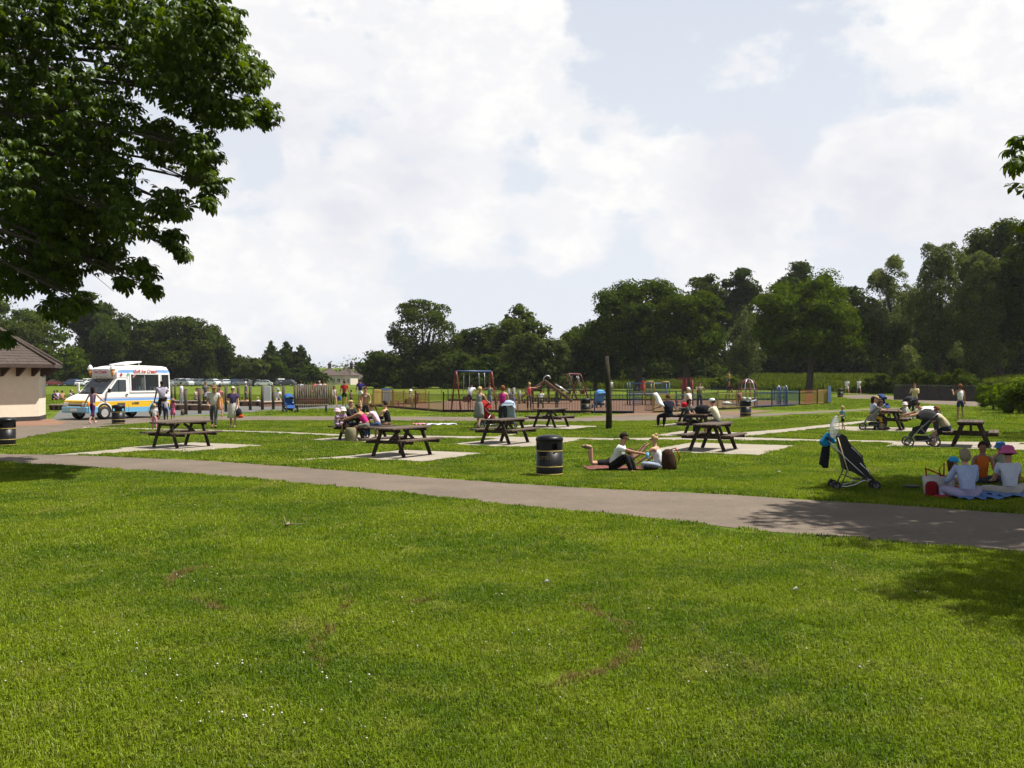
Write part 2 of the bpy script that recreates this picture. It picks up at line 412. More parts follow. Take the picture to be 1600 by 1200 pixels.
BRICKY = ground_mat('brick_paving', (.20, .105, .065), (.25, .14, .09), 22, .7, specks=.5)
STRAW = ground_mat('dead_grass', (.075, .052, .018), (.105, .075, .026), 45, 6, specks=.7, bump=.8)

sheet('path', [(-60, 709), (0, 709.5), (120, 712), (300, 719), (450, 729), (600, 741), (800, 756), (900, 762), (1000, 767), (1150, 774), (1300, 784), (1450, 793), (1600, 804), (1800, 822),
              (1800, 886), (1600, 862), (1400, 847), (1200, 831), (1000, 808), (800, 789), (600, 768), (400, 749), (260, 738), (0, 722), (-60, 720)], .006, ASPH, 'main asphalt path sloping across the lawn')
sheet('path', [(-80, 664), (5, 661), (70, 659), (130, 655), (240, 653), (300, 650.5), (560, 651), (900, 652.5), (960, 650), (1000, 647.5), (1160, 648), (1345, 639.5), (1440, 636), (1440, 638), (1345, 641.6), (1180, 651), (1130, 655),
              (1000, 658), (880, 659.5), (560, 657.5), (300, 656.5), (230, 661), (140, 668.5), (60, 680), (27, 687), (-20, 694), (-80, 698)], .008, ASPH, 'narrower path past the kiosk and the playground')
sheet('path', [(1300, 619), (1345, 616.3), (1400, 619), (1440, 623.5), (1540, 626.5), (1700, 629), (1700, 641), (1540, 634), (1515, 635.5), (1448, 630), (1400, 625), (1330, 623)], .006, ASPH, 'pinkish path in front of the dark wooden fence')
sheet('brick_apron', [(-60, 667), (0, 664.5), (40, 666), (95, 663.5), (104, 660), (78, 655), (-60, 655)], .0125, BRICKY, 'brick paving round the foot of the kiosk')
sheet('splash_yard', [(78, 657), (95, 640), (95, 632), (560, 632.5), (545, 637), (455, 640), (330, 648), (262, 650.5), (200, 653.5)], .0045, TARM, 'grey tarmac yard behind the timber posts', excl=True)
sheet('playground_bark', [(585, 635.5), (693, 644.5), (990, 646), (1150, 639.6), (1206, 635.8), (1298, 630.3), (1210, 626), (960, 624.5), (700, 626), (640, 630)], .005, BARK, 'brown bark chippings of the fenced playground')
sheet('dirt_patch', [(900, 653), (960, 648.5), (985, 645.9), (1025, 645.2), (1170, 641.5), (1212, 641.4), (1200, 643.2), (1160, 648.4), (1010, 649.5)], .0165, DIRT, 'trodden bare dirt at the playground gate')
# pale slab paths and the slabs under the picnic tables
AX = Vector((math.sin(rad(28)), math.cos(rad(28)), 0)); CX = Vector((AX.y, -AX.x, 0))
TABLES = {}
def tab(k, px, py): TABLES[k] = G(px, py)
tab(1, 283.5, 698.6); tab(2, 628, 712.3); tab(3, 789, 692.6); tab(4, 861, 667.4); tab(5, 1114, 703.2)
tab(6, 1389, 671.2); tab(7, 1517, 697.5); tab(8, 567, 687.0); tab(9, 1099, 679.5); tab(10, 1083, 664.5)
def slab(k, a0, a1, c0, c1, z=.0125):
    c = TABLES[k]; p = [c + AX * a + CX * q for a, q in ((a0, c0), (a1, c0), (a1, c1), (a0, c1))]
    sheet('table_slab', [(v.x, v.y) for v in p], z, CONC, None, world=True, jit=.015)
sheet('slab_path', [(130, 667.5), (300, 671), (450, 675.4), (545, 679.5), (700, 681.5), (880, 683.8), (960, 685.2), (1050, 684), (1150, 683), (1270, 687), (1450, 690), (1700, 692), (1700, 695), (1450, 693), (1270, 690), (1150, 688.5), (1050, 688), (960, 688), (880, 687),
               (700, 684.5), (545, 682), (450, 677.8), (300, 673), (130, 669)], .0085, CONC, 'long pale concrete path between the picnic tables', jit=.02)
sheet('slab_path', [(1040, 688), (1110, 680), (1228, 670.5), (1306, 662), (1360, 656.5), (1420, 652), (1440, 653.5), (1370, 659), (1310, 666.5), (1230, 675.5), (1150, 683.5), (1120, 689)], .0105, CONC, 'pale concrete path slanting back past the toddler', jit=.02)
for k, a in ((1, (-1.5, 1.7, -1.25, 1.75)), (2, (-1.4, 1.8, -1.2, 1.6)), (3, (-1.5, 2.6, -1.25, 1.6)), (4, (-1.6, 1.6, -1.6, 1.6)), (5, (-1.5, 2.9, -1.6, 1.7)), (6, (-1.7, 1.7, -2.2, 1.7)), (7, (-1.3, 1.7, -2.3, 2.4)), (8, (-1.2, 2.5, -1.5, 1.6)), (9, (-1.5, 2.0, -1.5, 1.6)), (10, (-1.4, 1.4, -1.3, 1.4))): slab(k, *a)
for poly in ([(80, 711.8), (150, 710.5), (250, 703), (225, 699)], [(440, 720.5), (500, 718), (600, 716), (600, 709)], [(830, 674), (845, 670), (800, 681), (770, 683)], [(240, 699), (286, 692.5), (300, 695), (260, 702)]):
    sheet('slab_path', poly, .0145, CONC, None, jit=.015)
# worn, dead arcs in the near lawn
def arc(pix, w0):
    pts = [G(*p) for p in pix]; up = []; dn = []
    for i, p in enumerate(pts):
        d = (pts[min(i + 1, len(pts) - 1)] - pts[max(i - 1, 0)]).normalized(); n = Vector((-d.y, d.x, 0)); w = w0 * (R_.uniform(.5, 1.3)) * math.sin(math.pi * (i + .4) / (len(pts) - .2))
        up.append(p + n * w); dn.append(p - n * w * R_.uniform(.6, 1.2))
    sheet('worn_patch', [(p.x, p.y) for p in up + dn[::-1]], .0035, STRAW, None, world=True, jit=.05, step=.05, excl=False)
    return [(p.x, p.y) for p in up + dn[::-1]]
WORN = [arc([(262, 922), (266, 908), (280, 898), (300, 893), (330, 888)], .085), arc([(505, 1048), (496, 1025), (500, 1005), (512, 990), (525, 978)], .07), arc([(545, 925), (540, 945), (535, 962)], .05),
        arc([(895, 946), (920, 954), (945, 964), (968, 976), (984, 990), (993, 1008), (985, 1028), (960, 1042), (925, 1055), (890, 1066), (850, 1080)], .075), arc([(300, 940), (330, 950), (360, 956)], .05), arc([(640, 948), (670, 940), (690, 930)], .05)]

# ------------------------------------------------------------------ grass as real blades, scattered in tufts
def tuft(name, R, n, h, w, clover=0, seed=1):
    g = np.random.default_rng(seed); r = R * np.sqrt(g.random(n)); a = g.random(n) * 6.2832
    P = np.c_[r * np.cos(a), r * np.sin(a), np.zeros(n)]; hh = h * g.uniform(.45, 1.15, n); az = g.random(n) * 6.2832; lean = g.uniform(.1, 1.0, n)
    D = np.c_[np.cos(az), np.sin(az)]; S = np.c_[-np.sin(az), np.cos(az)] * (w / 2) * g.uniform(.7, 1.3, (n, 1))
    z0 = np.zeros((n, 1)); V = np.empty((n, 5, 3))
    V[:, 0] = P + np.c_[S, z0]; V[:, 1] = P - np.c_[S, z0]
    m = P + np.c_[D * (hh * lean * .25)[:, None], hh * .6]; V[:, 2] = m - np.c_[S * .8, z0]; V[:, 3] = m + np.c_[S * .8, z0]
    V[:, 4] = P + np.c_[D * (hh * lean * .75)[:, None], hh * (1 - .25 * lean)]
    b = np.arange(n)[:, None] * 5; T = np.concatenate([b + [0, 1, 2], b + [0, 2, 3], b + [3, 2, 4]]); V = V.reshape(-1, 3); tint = np.tile(g.random(n), 3)
    if clover:
        r = R * np.sqrt(g.random(clover)); a = g.random(clover) * 6.2832; c = np.c_[r * np.cos(a), r * np.sin(a), h * g.uniform(.35, .85, clover)]
        s = w * g.uniform(1.0, 2.0, clover); VV = []; TT = []; o = len(V)
        for i in range(clover):
            t0 = g.random() * 6.28; nx, ny = g.uniform(-.4, .4, 2)
            for q in range(3):
                t = t0 + q * 2.094; e = np.array([np.cos(t), np.sin(t)]); f = np.array([-e[1], e[0]]) * .55
                pts = [np.array([0, 0]), e * 1.1 + f, e * 1.15 - f]
                for p in pts: VV.append(c[i] + np.array([p[0] * s[i], p[1] * s[i], (p[0] * nx + p[1] * ny) * s[i]]))
                k = o + len(VV) - 3; TT.append((k, k + 1, k + 2))
        V = np.vstack([V, VV]); T = np.vstack([T, TT]); tint = np.r_[tint, np.repeat(g.uniform(.1, .75, clover), 3)]
    me = mesh_np(name, V, T, tint); me.materials.append(BLADE); return bpy.data.objects.new(name, me)
def scatter(name, label, pts, scl, srcs, z=None):
    col = bpy.data.collections.new(name + '_source')
    for o in srcs: col.objects.link(o)
    me = bpy.data.meshes.new(name); n = len(pts); P = np.zeros((n, 3), np.float32); P[:, :2] = pts
    if z is not None: P[:, 2] = z
    me.vertices.add(n); me.vertices.foreach_set('co', P.ravel())
    a = me.attributes.new('size', 'FLOAT', 'POINT'); a.data.foreach_set('value', np.asarray(scl, np.float32)); me.update()
    ob = link_mesh(name, me, None); tag(ob, label, None, None, 'stuff')
    ng = bpy.data.node_groups.new(name + '_nodes', 'GeometryNodeTree')
    ng.interface.new_socket('Geometry', in_out='INPUT', socket_type='NodeSocketGeometry'); ng.interface.new_socket('Geometry', in_out='OUTPUT', socket_type='NodeSocketGeometry')
    gi = ng.nodes.new('NodeGroupInput'); go = ng.nodes.new('NodeGroupOutput'); ip = ng.nodes.new('GeometryNodeInstanceOnPoints'); ci = ng.nodes.new('GeometryNodeCollectionInfo')
    ci.inputs[0].default_value = col; ci.inputs[1].default_value = True; ci.inputs[2].default_value = True
    rv = ng.nodes.new('FunctionNodeRandomValue'); rv.data_type = 'FLOAT_VECTOR'; rv.inputs[0].default_value = (0, 0, 0); rv.inputs[1].default_value = (.06, .06, 6.283)
    na = ng.nodes.new('GeometryNodeInputNamedAttribute'); na.data_type = 'FLOAT'; na.inputs[0].default_value = 'size'
    L = ng.links; L.new(gi.outputs[0], ip.inputs['Points']); L.new(ci.outputs[0], ip.inputs['Instance']); ip.inputs['Pick Instance'].default_value = True
    L.new(rv.outputs[0], ip.inputs['Rotation']); L.new(na.outputs[0], ip.inputs['Scale']); L.new(ip.outputs[0], go.inputs[0])
    mo = ob.modifiers.new('scatter', 'NODES'); mo.node_group = ng; return ob
def blocked(P, r):
    b = np.zeros(len(P), bool)
    offs = [(0, 0)] if r == 0 else [(0, 0)] + [(r * math.cos(t), r * math.sin(t)) for t in np.arange(6) * math.pi / 3]
    for poly in EXCL:
        q = np.asarray(poly); lo = q.min(0) - r; hi = q.max(0) + r
        sel = np.where(((P >= lo) & (P <= hi)).all(1))[0]
        if len(sel):
            for o in offs: b[sel] |= pip(P[sel] + o, poly)
    return b
def field_pts(d0, d1, step, margin):
    ys = np.arange(d0, d1, step); xs = np.arange(-d1 * .5 - margin, d1 * .5 + margin, step); X, Y = np.meshgrid(xs, ys); P = np.c_[X.ravel(), Y.ravel()] + RNG.uniform(-.5, .5, (X.size, 2)) * step
    return P[np.abs(P[:, 0]) < P[:, 1] * .497 + margin]
def build_grass():
    zones = [(4.8, 12.5, .13, .17, 230, .052, .0048, 34), (12.5, 25, .24, .30, 330, .048, .0065, 34), (25, 50, .48, .58, 420, .045, .012, 0), (50, 120, 1.15, 1.25, 420, .05, .028, 0)]
    small = [tuft('edge_tuft', .13, 70, .055, .013, 0, 90 + i) for i in range(3)]
    edgeP = []; edgeS = []
    for zi, (d0, d1, step, R, n, h, w, cl) in enumerate(zones):
        P = field_pts(d0, d1, step, 3.6); b = blocked(P, R * .9)
        keep = P[~b]; wn = np.ones(len(keep))
        for poly in WORN:
            ins = np.zeros(len(keep), bool)
            for q in [(0, 0)] + [(.10 * math.cos(t), .10 * math.sin(t)) for t in np.arange(8) * .785]: ins |= pip(keep + q, poly)
            wn[ins] = .16
        k2 = wn > RNG.random(len(wn)) * 1.1; keep = keep[k2]
        # mowing and treading: tufts vary in height from place to place
        s = 1.0 + .13 * np.sin(keep[:, 0] * 1.7 + np.sin(keep[:, 1] * .9) * 2) * np.sin(keep[:, 1] * 1.3 + keep[:, 0] * .4) + RNG.uniform(-.15, .2, len(keep))
        scatter('grass', ['short clover-filled grass nearest the camera', 'mown grass on both sides of the main path', 'mown grass round the picnic tables', 'mown grass out towards the playground'][zi], keep, s, [tuft('grass_tuft', R, n, h, w, cl, zi * 10 + i) for i in range(5)])
        if zi < 3:
            c = P[b]
            if len(c):
                k = max(1, int((step / .16) ** 2)); k = min(k, 9)
                Q = np.repeat(c, k, 0) + RNG.uniform(-.5, .5, (len(c) * k, 2)) * step * 1.15; Q = Q[~blocked(Q, .05)]
                edgeP.append(Q); edgeS.append(RNG.uniform(.75, 1.2, len(Q)))
    scatter('edge_grass', 'grass fringing the paths and concrete slabs', np.vstack(edgeP), np.concatenate(edgeS), small)
    # bleached straw left along the worn arcs
    sp = []
    for poly in WORN:
        q = np.asarray(poly); m = len(q) // 2; mid = (q[:m] + q[::-1][:m]) / 2
        for a, b in zip(mid[:-1], mid[1:]):
            for t in np.arange(0, 1, .17): sp.append(a + (b - a) * t + RNG.normal(size=2) * .030)
    sb = blade_mat('straw_blade'); nt = sb.node_tree; df = [n for n in nt.nodes if n.type == 'BSDF_DIFFUSE'][0]; tr = [n for n in nt.nodes if n.type == 'BSDF_TRANSLUCENT'][0]
    for n_, col_ in ((df, (.20, .140, .045, 1)), (tr, (.15, .105, .03, 1))):
        for l_ in list(n_.inputs[0].links): nt.links.remove(l_)
        n_.inputs[0].default_value = col_
    st = [tuft('straw_tuft', .06, 30, .064, .0046, 0, 500 + i) for i in range(3)]
    for o_ in st: o_.data.materials.clear(); o_.data.materials.append(sb)
    scatter('dead_straw', 'bleached straw along the worn arcs in the near lawn', np.array(sp), RNG.uniform(.6, 1.2, len(sp)), st)
    # white clover heads, in drifts
    g = np.random.default_rng(4); mb = MB(); W = 0
    cl = [(400, 1048, 60, 9), (520, 1070, 50, 8), (340, 1125, 70, 14), (410, 1130, 50, 6), (290, 905, 90, 10), (150, 780, 80, 14), (330, 777, 60, 12), (620, 845, 60, 9), (700, 960, 160, 9), (60, 860, 90, 9), (1290, 885, 40, 6), (1400, 925, 50, 5), (1110, 870, 90, 7),
          (760, 1030, 120, 8), (1000, 985, 160, 6), (1240, 1070, 200, 7), (170, 1000, 120, 12), (480, 1150, 160, 12), (860, 1150, 200, 6), (640, 800, 120, 14), (1040, 860, 160, 10), (240, 1060, 110, 10), (40, 1050, 60, 5), (1450, 1060, 200, 6), (1340, 925, 60, 5)]
    for cx, cy, sp, n in cl:
        for _ in range(int(n * .75)):
            px, py = cx + g.normal() * sp * .55, cy + g.normal() * sp * .16
            if py < 775 or py > 1196: continue
            p = G(px, py); r = g.uniform(.0045, .0092); hz = g.uniform(.045, .062)
            mb.ball((p.x, p.y, hz), (r, r, r * .8), 7, 4, 0); mb.tube([(p.x, p.y, 0), (p.x + g.uniform(-.01, .01), p.y, hz)], .0015, 3, 1, cap=False)
    o = mb.build('clover_flowers', [mat('clover_head', (.44, .42, .36), .9, .3, 90), mat('clover_stem', (.1, .17, .03), .7)]); tag(o, 'small white clover heads scattered through the near lawn', None, None, 'stuff')
build_grass()

# ------------------------------------------------------------------ trees
BARKM = mat('tree_bark', (.055, .045, .035), .9, .35, 9, bump=.8, spec=.1)
LEAF = {
 'chestnut': leaf_mat('chestnut_leaf', (.020, .037, .003), (.041, .068, .005), (.098, .124, .009)),
 'dark': leaf_mat('dark_leaf', (.017, .030, .005), (.032, .051, .007), (.066, .086, .012)),
 'mid': leaf_mat('mid_leaf', (.023, .038, .005), (.043, .066, .008), (.090, .110, .015)),
 'pale': leaf_mat('willow_leaf', (.052, .070, .021), (.098, .124, .036), (.18, .20, .066)),
 'bright': leaf_mat('bright_leaf', (.031, .054, .003), (.062, .098, .006), (.120, .155, .011)),
 'hedge': leaf_mat('hedge_leaf', (.050, .085, .007), (.095, .145, .012), (.17, .21, .03)),
 'far': leaf_mat('far_leaf', (.028, .042, .010), (.050, .070, .016), (.084, .102, .025)),
}
def leaf_quads(P, N, size, g, aspect=.6, fold=.25):
    """one folded leaf spray per point, facing roughly N"""
    n = len(P); N = N / np.maximum(np.linalg.norm(N, axis=1, keepdims=True), 1e-6)
    t = g.normal(size=(n, 3)); U = t - (t * N).sum(1, keepdims=True) * N; U /= np.maximum(np.linalg.norm(U, axis=1, keepdims=True), 1e-6); W = np.cross(N, U)
    s = size * g.uniform(.6, 1.3, (n, 1)); a = aspect * g.uniform(.7, 1.25, (n, 1)); V = np.empty((n, 4, 3))
    V[:, 0] = P - U * s * .5; V[:, 2] = P + U * s * .5 - N * s * fold * .5
    sh = g.uniform(-.15, .2, (n, 1))
    V[:, 1] = P + W * s * a * .5 + U * s * sh + N * s * fold * .3; V[:, 3] = P - W * s * a * .5 + U * s * sh * .6 - N * s * fold * .2
    return V.reshape(-1, 3), np.arange(n * 4).reshape(-1, 4)
def lobes_round(g, c, r, n, k=(.2, .34), low=-.55, inner=.78):
    out = []
    for i in range(n):
        d = g.normal(size=3); d /= np.linalg.norm(d)
        if d[2] < low: d[2] = low + g.random() * .3
        f = g.uniform(inner * .75, inner * 1.08); q = g.uniform(*k); m = (r[0] + r[1] + r[2]) / 3 * q
        out.append((c[0] + d[0] * r[0] * f, c[1] + d[1] * r[1] * f, c[2] + d[2] * r[2] * f, m * g.uniform(.9, 1.35), m * g.uniform(.9, 1.35), m * g.uniform(.6, .95)))
    return np.array(out)
def leaves_on(g, lob, n, c, jit=.65, thick=.35, up=.35):
    area = (lob[:, 3] * lob[:, 4]) ** 1.0; pick = g.choice(len(lob), n, p=area / area.sum()); L = lob[pick]
    d = g.normal(size=(n, 3)); o = L[:, :3] - np.asarray(c); o /= np.maximum(np.linalg.norm(o, axis=1, keepdims=True), 1e-6); d += o * .75; d[:, 2] += .25
    d /= np.linalg.norm(d, axis=1, keepdims=True); rr = 1 - thick * g.random(n) ** 1.5 + .20 * g.random(n) ** 2.5
    P = L[:, :3] + d * L[:, 3:] * rr[:, None]; N = d + g.normal(size=(n, 3)) * jit; N[:, 2] += up
    return P, N
def limbs(mb, g, base, h0, r0, targets, lean=(0, 0), n=8):
    top = Vector((base[0] + lean[0], base[1] + lean[1], h0)); b = Vector(base)
    mb.tube([b + Vector((0, 0, -.2)), b + Vector((0, 0, .25)), b.lerp(top, .5) + Vector((g.normal() * r0 * .3, 0, 0)), top], [r0 * 1.5, r0 * 1.1, r0 * .92, r0 * .75], n)
    for t in targets:
        t = Vector(t); s = b.lerp(top, g.uniform(.72, 1.0)); m = s.lerp(t, .5) + Vector((g.normal() * .3, g.normal() * .3, (t - s).length * .10))
        mb.tube([s, m, t], [r0 * .42, r0 * .27, r0 * .07], 6)
NTREE = [0]
def tree(label, px, top, d, wpx, style='mid', name='tree', cat='tree', skirt=1.6, lobes=None, gap=0., dens=1.0, trunk=.32, group=None, depth=.9, asp=.6, base_py=None, narrow=False, seed=None, shape='round', fill=True):
    NTREE[0] += 1; g = np.random.default_rng(seed or 100 + NTREE[0]); x = (px - 800) / F * d; z0 = float(ground_z(np.float64(x), np.float64(d)))
    h = H + (YH - top) / F * d - z0; w = wpx / F * d; rx = w / 2; ls = max(.16, d * (.0026 if not narrow else .0027)); c = np.array([0, 0, skirt + (h - skirt) * .5]); r = np.array([rx, rx * depth, (h - skirt) * .5])
    if shape == 'round':
        n = lobes or int(26 + w * 1.6); lob = lobes_round(g, c, r, n, (.20, .34) if n < 60 else (.16, .28)); lob[:, 2] = np.minimum(lob[:, 2], h - lob[:, 5] * .8)
        lob[:, 2] = np.maximum(lob[:, 2], skirt + lob[:, 5] * .5)
        if skirt < 1.3:                                        # leafy to the ground
            m = g.random(len(lob)) < .4; lob[m, 2] = skirt + (h - skirt) * g.uniform(.05, .4, m.sum())
    elif shape == 'cone':
        L = []
        for i in range(lobes or 34):
            t = g.random() ** .8; a = g.random() * 6.283; q = rx * (1 - t) * g.uniform(.4, .85); m = rx * (.18 + .25 * (1 - t)); L.append((q * math.cos(a), q * math.sin(a), skirt + (h - skirt) * t * .96, m, m, m * .7))
        lob = np.array(L)
    elif shape == 'feather':
        lob = lobes_round(g, c, r * np.array([.95, .95, .92]), lobes or 90, (.10, .19), inner=.8); lob[:, 5] *= 1.9; lob[:, 2] = np.maximum(lob[:, 2], skirt * .5 + lob[:, 5] * .6); fill = False; q_ = g.random(len(lob)) < .3; lob[q_, 2] = h * g.uniform(.16, .5, q_.sum())
        rr_ = g.random(len(lob)) < .45; lob[rr_, :2] *= .55
    elif shape == 'plume':                                     # upright feathery willow: many tall narrow sprays
        L = []
        for i in range(lobes or 30):
            a = g.random() * 6.283; q = rx * math.sqrt(g.random()); tz = h * (1 - .42 * (q / rx) ** 1.5) * g.uniform(.72, 1.0); hh = tz * g.uniform(.16, .30); m = rx * g.uniform(.10, .20)
            L.append((q * math.cos(a), q * math.sin(a) * depth, tz - hh, m, m, hh))
            L.append((q * math.cos(a) * 1.05, q * math.sin(a) * depth, max(skirt + 1, (tz - hh) * g.uniform(.35, .75)), m * 1.6, m * 1.6, hh * 1.1))
        lob = np.array(L)
    if gap: lob = lob[g.random(len(lob)) > gap]
    A = w * (h - skirt) * .78; n = int(min(26000, max(900, dens * 4.0 * A / (ls * ls * asp * .5)))) 
    P, N = leaves_on(g, lob, n, c); P[:, 2] = np.maximum(P[:, 2], skirt * .8 + g.random(n) * .5)
    V, Q = leaf_quads(P, N, ls if not narrow else ls * 1.25, g, asp if not narrow else asp * .42); tint = np.clip(g.normal(.45, .27, n) + g.normal() * .13, 0, 1)
    if fill:
        k = 7; th, ph = np.meshgrid(np.linspace(0, math.pi, 5), np.linspace(0, 2 * math.pi, k, endpoint=False), indexing='ij'); S = np.c_[(np.sin(th) * np.cos(ph)).ravel(), (np.sin(th) * np.sin(ph)).ravel(), np.cos(th).ravel()]
        fc = np.array([(i * k + j, (i + 1) * k + j, (i + 1) * k + (j + 1) % k, i * k + (j + 1) % k) for i in range(4) for j in range(k)]); nl = len(lob)
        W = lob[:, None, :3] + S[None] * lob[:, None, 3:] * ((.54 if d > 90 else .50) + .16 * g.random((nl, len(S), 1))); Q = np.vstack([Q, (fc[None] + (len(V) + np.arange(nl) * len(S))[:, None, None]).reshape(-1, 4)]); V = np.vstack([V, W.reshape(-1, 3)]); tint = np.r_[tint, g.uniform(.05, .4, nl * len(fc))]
    if fill:                                                   # the leafy depth of the crown
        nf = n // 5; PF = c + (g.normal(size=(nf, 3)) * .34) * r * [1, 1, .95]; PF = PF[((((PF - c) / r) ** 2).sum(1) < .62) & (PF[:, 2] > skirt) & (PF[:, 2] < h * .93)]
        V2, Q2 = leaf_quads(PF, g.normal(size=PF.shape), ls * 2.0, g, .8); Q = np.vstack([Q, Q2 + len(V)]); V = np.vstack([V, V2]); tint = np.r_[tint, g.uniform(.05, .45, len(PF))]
    ro = thing(name, label, cat, (x, d, z0), 0, group)
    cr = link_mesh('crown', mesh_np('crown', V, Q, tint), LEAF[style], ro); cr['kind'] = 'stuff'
    mb = MB(); far = lob[np.argsort(-lob[:, 3])][:9]; limbs(mb, g, (0, 0, 0), skirt + (h - skirt) * .32, trunk, [t[:3] for t in far]); mb.build('trunk', BARKM, ro)
    return ro
def build_trees():
    T = tree
    # far side of the field, behind the cars
    T('dark tree standing behind the kiosk roof at the edge of the field', 30, 468, 226, 190, 'mid', lobes=60, skirt=.3)
    T('feathery tree top rising above the tree line beside the overhanging branch', 150, 452, 240, 75, 'mid', gap=.25, dens=.8)
    T('bushy lighter green tree low beside the kiosk corner', 108, 535, 222, 75, 'bright', skirt=.5)
    T('rounded dark tree directly behind the ice cream van', 205, 483, 232, 165, 'dark', lobes=70, skirt=.1)
    T('tallest rounded dark tree behind the parked cars', 272, 481, 232, 150, 'dark', lobes=70, skirt=.1)
    T('dark tree sloping down at the end of the tall tree mass', 322, 505, 236, 95, 'dark', skirt=.1)
    T('low dark tree stepping down from the tall tree mass', 355, 545, 240, 75, 'dark', skirt=.1)
    T('low dark tree between the tall mass and the round clipped trees', 380, 560, 240, 60, 'mid', skirt=.6)
    T('round clipped grey-green tree above the parked cars', 396, 559, 214, 52, 'far', skirt=1.4, lobes=40)
    T('round clipped brighter tree tucked behind the grey-green one', 426, 556, 220, 52, 'mid', skirt=1.4, lobes=40)
    T('pointed dark conifer rising behind the round clipped trees', 423, 529, 240, 40, 'dark', 'conifer_tree', shape='cone', skirt=.8)
    T('broader pointed dark conifer in the middle of the three', 447, 534, 238, 52, 'dark', 'conifer_tree', shape='cone', skirt=.8)
    T('slim pointed dark conifer nearest the cream houses', 470, 536, 238, 42, 'dark', 'conifer_tree', shape='cone', skirt=.8)
    T('small dark tree at the foot of the conifers', 478, 568, 232, 55, 'dark', skirt=.5)
    T('small dark tree beside the cream houses', 497, 580, 232, 36, 'dark', skirt=.5)
    # centre
    T('dense dark bush-like tree at the foot of the tall open oak', 597, 541, 172, 84, 'dark', skirt=.1, lobes=50)
    T('tall open-crowned oak with sky showing between its limbs', 662, 466, 176, 122, 'dark', 'oak_tree', skirt=2.5, gap=.12, dens=1.25, lobes=84, trunk=.55, fill=False)
    T('low dark tree spreading beneath the oak', 690, 540, 174, 140, 'dark', skirt=.1)
    T('dark tree filling in beside the oak trunk', 640, 552, 186, 110, 'dark', skirt=.1)
    T('grey-green tree between the oak and the tall dome-shaped tree', 750, 503, 180, 105, 'mid', skirt=.1, lobes=50)
    T('tall dome-shaped tree near the middle of the skyline', 812, 470, 172, 108, 'mid', skirt=.3, lobes=60)
    T('rounded pale tree behind the swings', 838, 511, 148, 120, 'far', skirt=.3, lobes=70)
    T('thin-topped small tree beside the big horse chestnuts', 898, 502, 185, 62, 'mid', gap=.2, skirt=.8)
    T('dark tree low behind the swings', 762, 552, 160, 100, 'dark', skirt=.1)
    # right-hand wood
    T('big dark horse chestnut with the broadest crown behind the playground', 996, 428, 152, 172, 'chestnut', 'horse_chestnut', skirt=1.3, lobes=75, trunk=.5)
    T('dark horse chestnut overlapping the broadest one behind the climbing frame', 1072, 444, 147, 142, 'chestnut', 'horse_chestnut', skirt=1.3, lobes=70, trunk=.5)
    T('smaller dark horse chestnut at the thin end of the chestnut row', 930, 488, 160, 105, 'chestnut', 'horse_chestnut', skirt=1.2, lobes=50)
    T('spiky-topped tall tree behind the chestnuts', 1105, 412, 190, 62, 'dark', gap=.28, dens=.8, lobes=36, skirt=4)
    T('taller spiky tree just above the pale willow', 1155, 405, 192, 74, 'dark', gap=.2, dens=.85, lobes=44, skirt=3)
    T('pale feathery willow between the chestnuts', 1165, 470, 160, 72, 'pale', 'willow_tree', shape='feather', narrow=True, skirt=.4)
    T('airy tree top rising behind the brightest chestnut', 1242, 402, 185, 96, 'mid', gap=.25, dens=.8, lobes=46, skirt=4)
    T('bright green horse chestnut behind the coloured fence', 1264, 424, 132, 200, 'bright', 'horse_chestnut', skirt=1.9, lobes=95, trunk=.42, seed=777)
    T('dark tree filling the gap behind the brightest chestnut', 1330, 428, 180, 90, 'dark', skirt=1)
    T('first feathery pale willow beside the brightest chestnut', 1396, 382, 132, 96, 'pale', 'willow_tree', shape='feather', narrow=True, skirt=2.4, lobes=120, dens=2.4)
    T('second feathery pale willow, taller, above the dark fence', 1468, 358, 124, 98, 'pale', 'willow_tree', shape='feather', narrow=True, skirt=2.2, lobes=120, dens=2.4)
    T('third feathery willow against the tallest dark tree', 1530, 366, 120, 96, 'pale', 'willow_tree', shape='feather', narrow=True, skirt=2.2, lobes=120, dens=2.4)
    T('tallest dark rounded tree at the end of the wood', 1560, 322, 140, 140, 'mid', skirt=1.5, lobes=70, trunk=.5)
    T('dark tree leaning in over the thicket at the edge of the wood', 1640, 306, 118, 150, 'mid', skirt=1.5, lobes=70, trunk=.5)
    T('dark tree deep behind the first willow', 1430, 440, 168, 120, 'dark', skirt=.5)
    T('dark tree deep behind the third willow', 1520, 430, 165, 120, 'dark', skirt=.5)
    for i, (px, top, d, w, st, lab) in enumerate([(1592, 592, 60, 112, 'hedge', 'bright leafy shrub spilling over the path end beside the dark fence'), (1552, 599, 66, 62, 'hedge', 'smaller leafy shrub touching the end of the dark fence'), (1640, 585, 58, 90, 'mid', 'leafy shrub at the far end of the shrub border'),
                 (1135, 590, 165, 60, 'mid', 'shrub in the tall grass under the pale willow'), (1215, 588, 170, 50, 'pale', 'grey-green shrub beside the bright chestnut trunk'), (1440, 578, 112, 80, 'mid', 'shrub growing against the back of the dark fence'), (1500, 574, 108, 80, 'mid', 'shrub behind the fence near the white top woman'), (720, 590, 172, 90, 'mid', 'low shrub behind the swings'), (830, 590, 160, 90, 'mid', 'low shrub behind the wooden ramp climber'), (1380, 585, 128, 70, 'mid', 'shrub behind the two people in white')]):
        T(lab, px, top, d, w, st, 'shrub', 'shrub', skirt=.15, lobes=24, trunk=.06, dens=1.3 if d < 100 else 1)
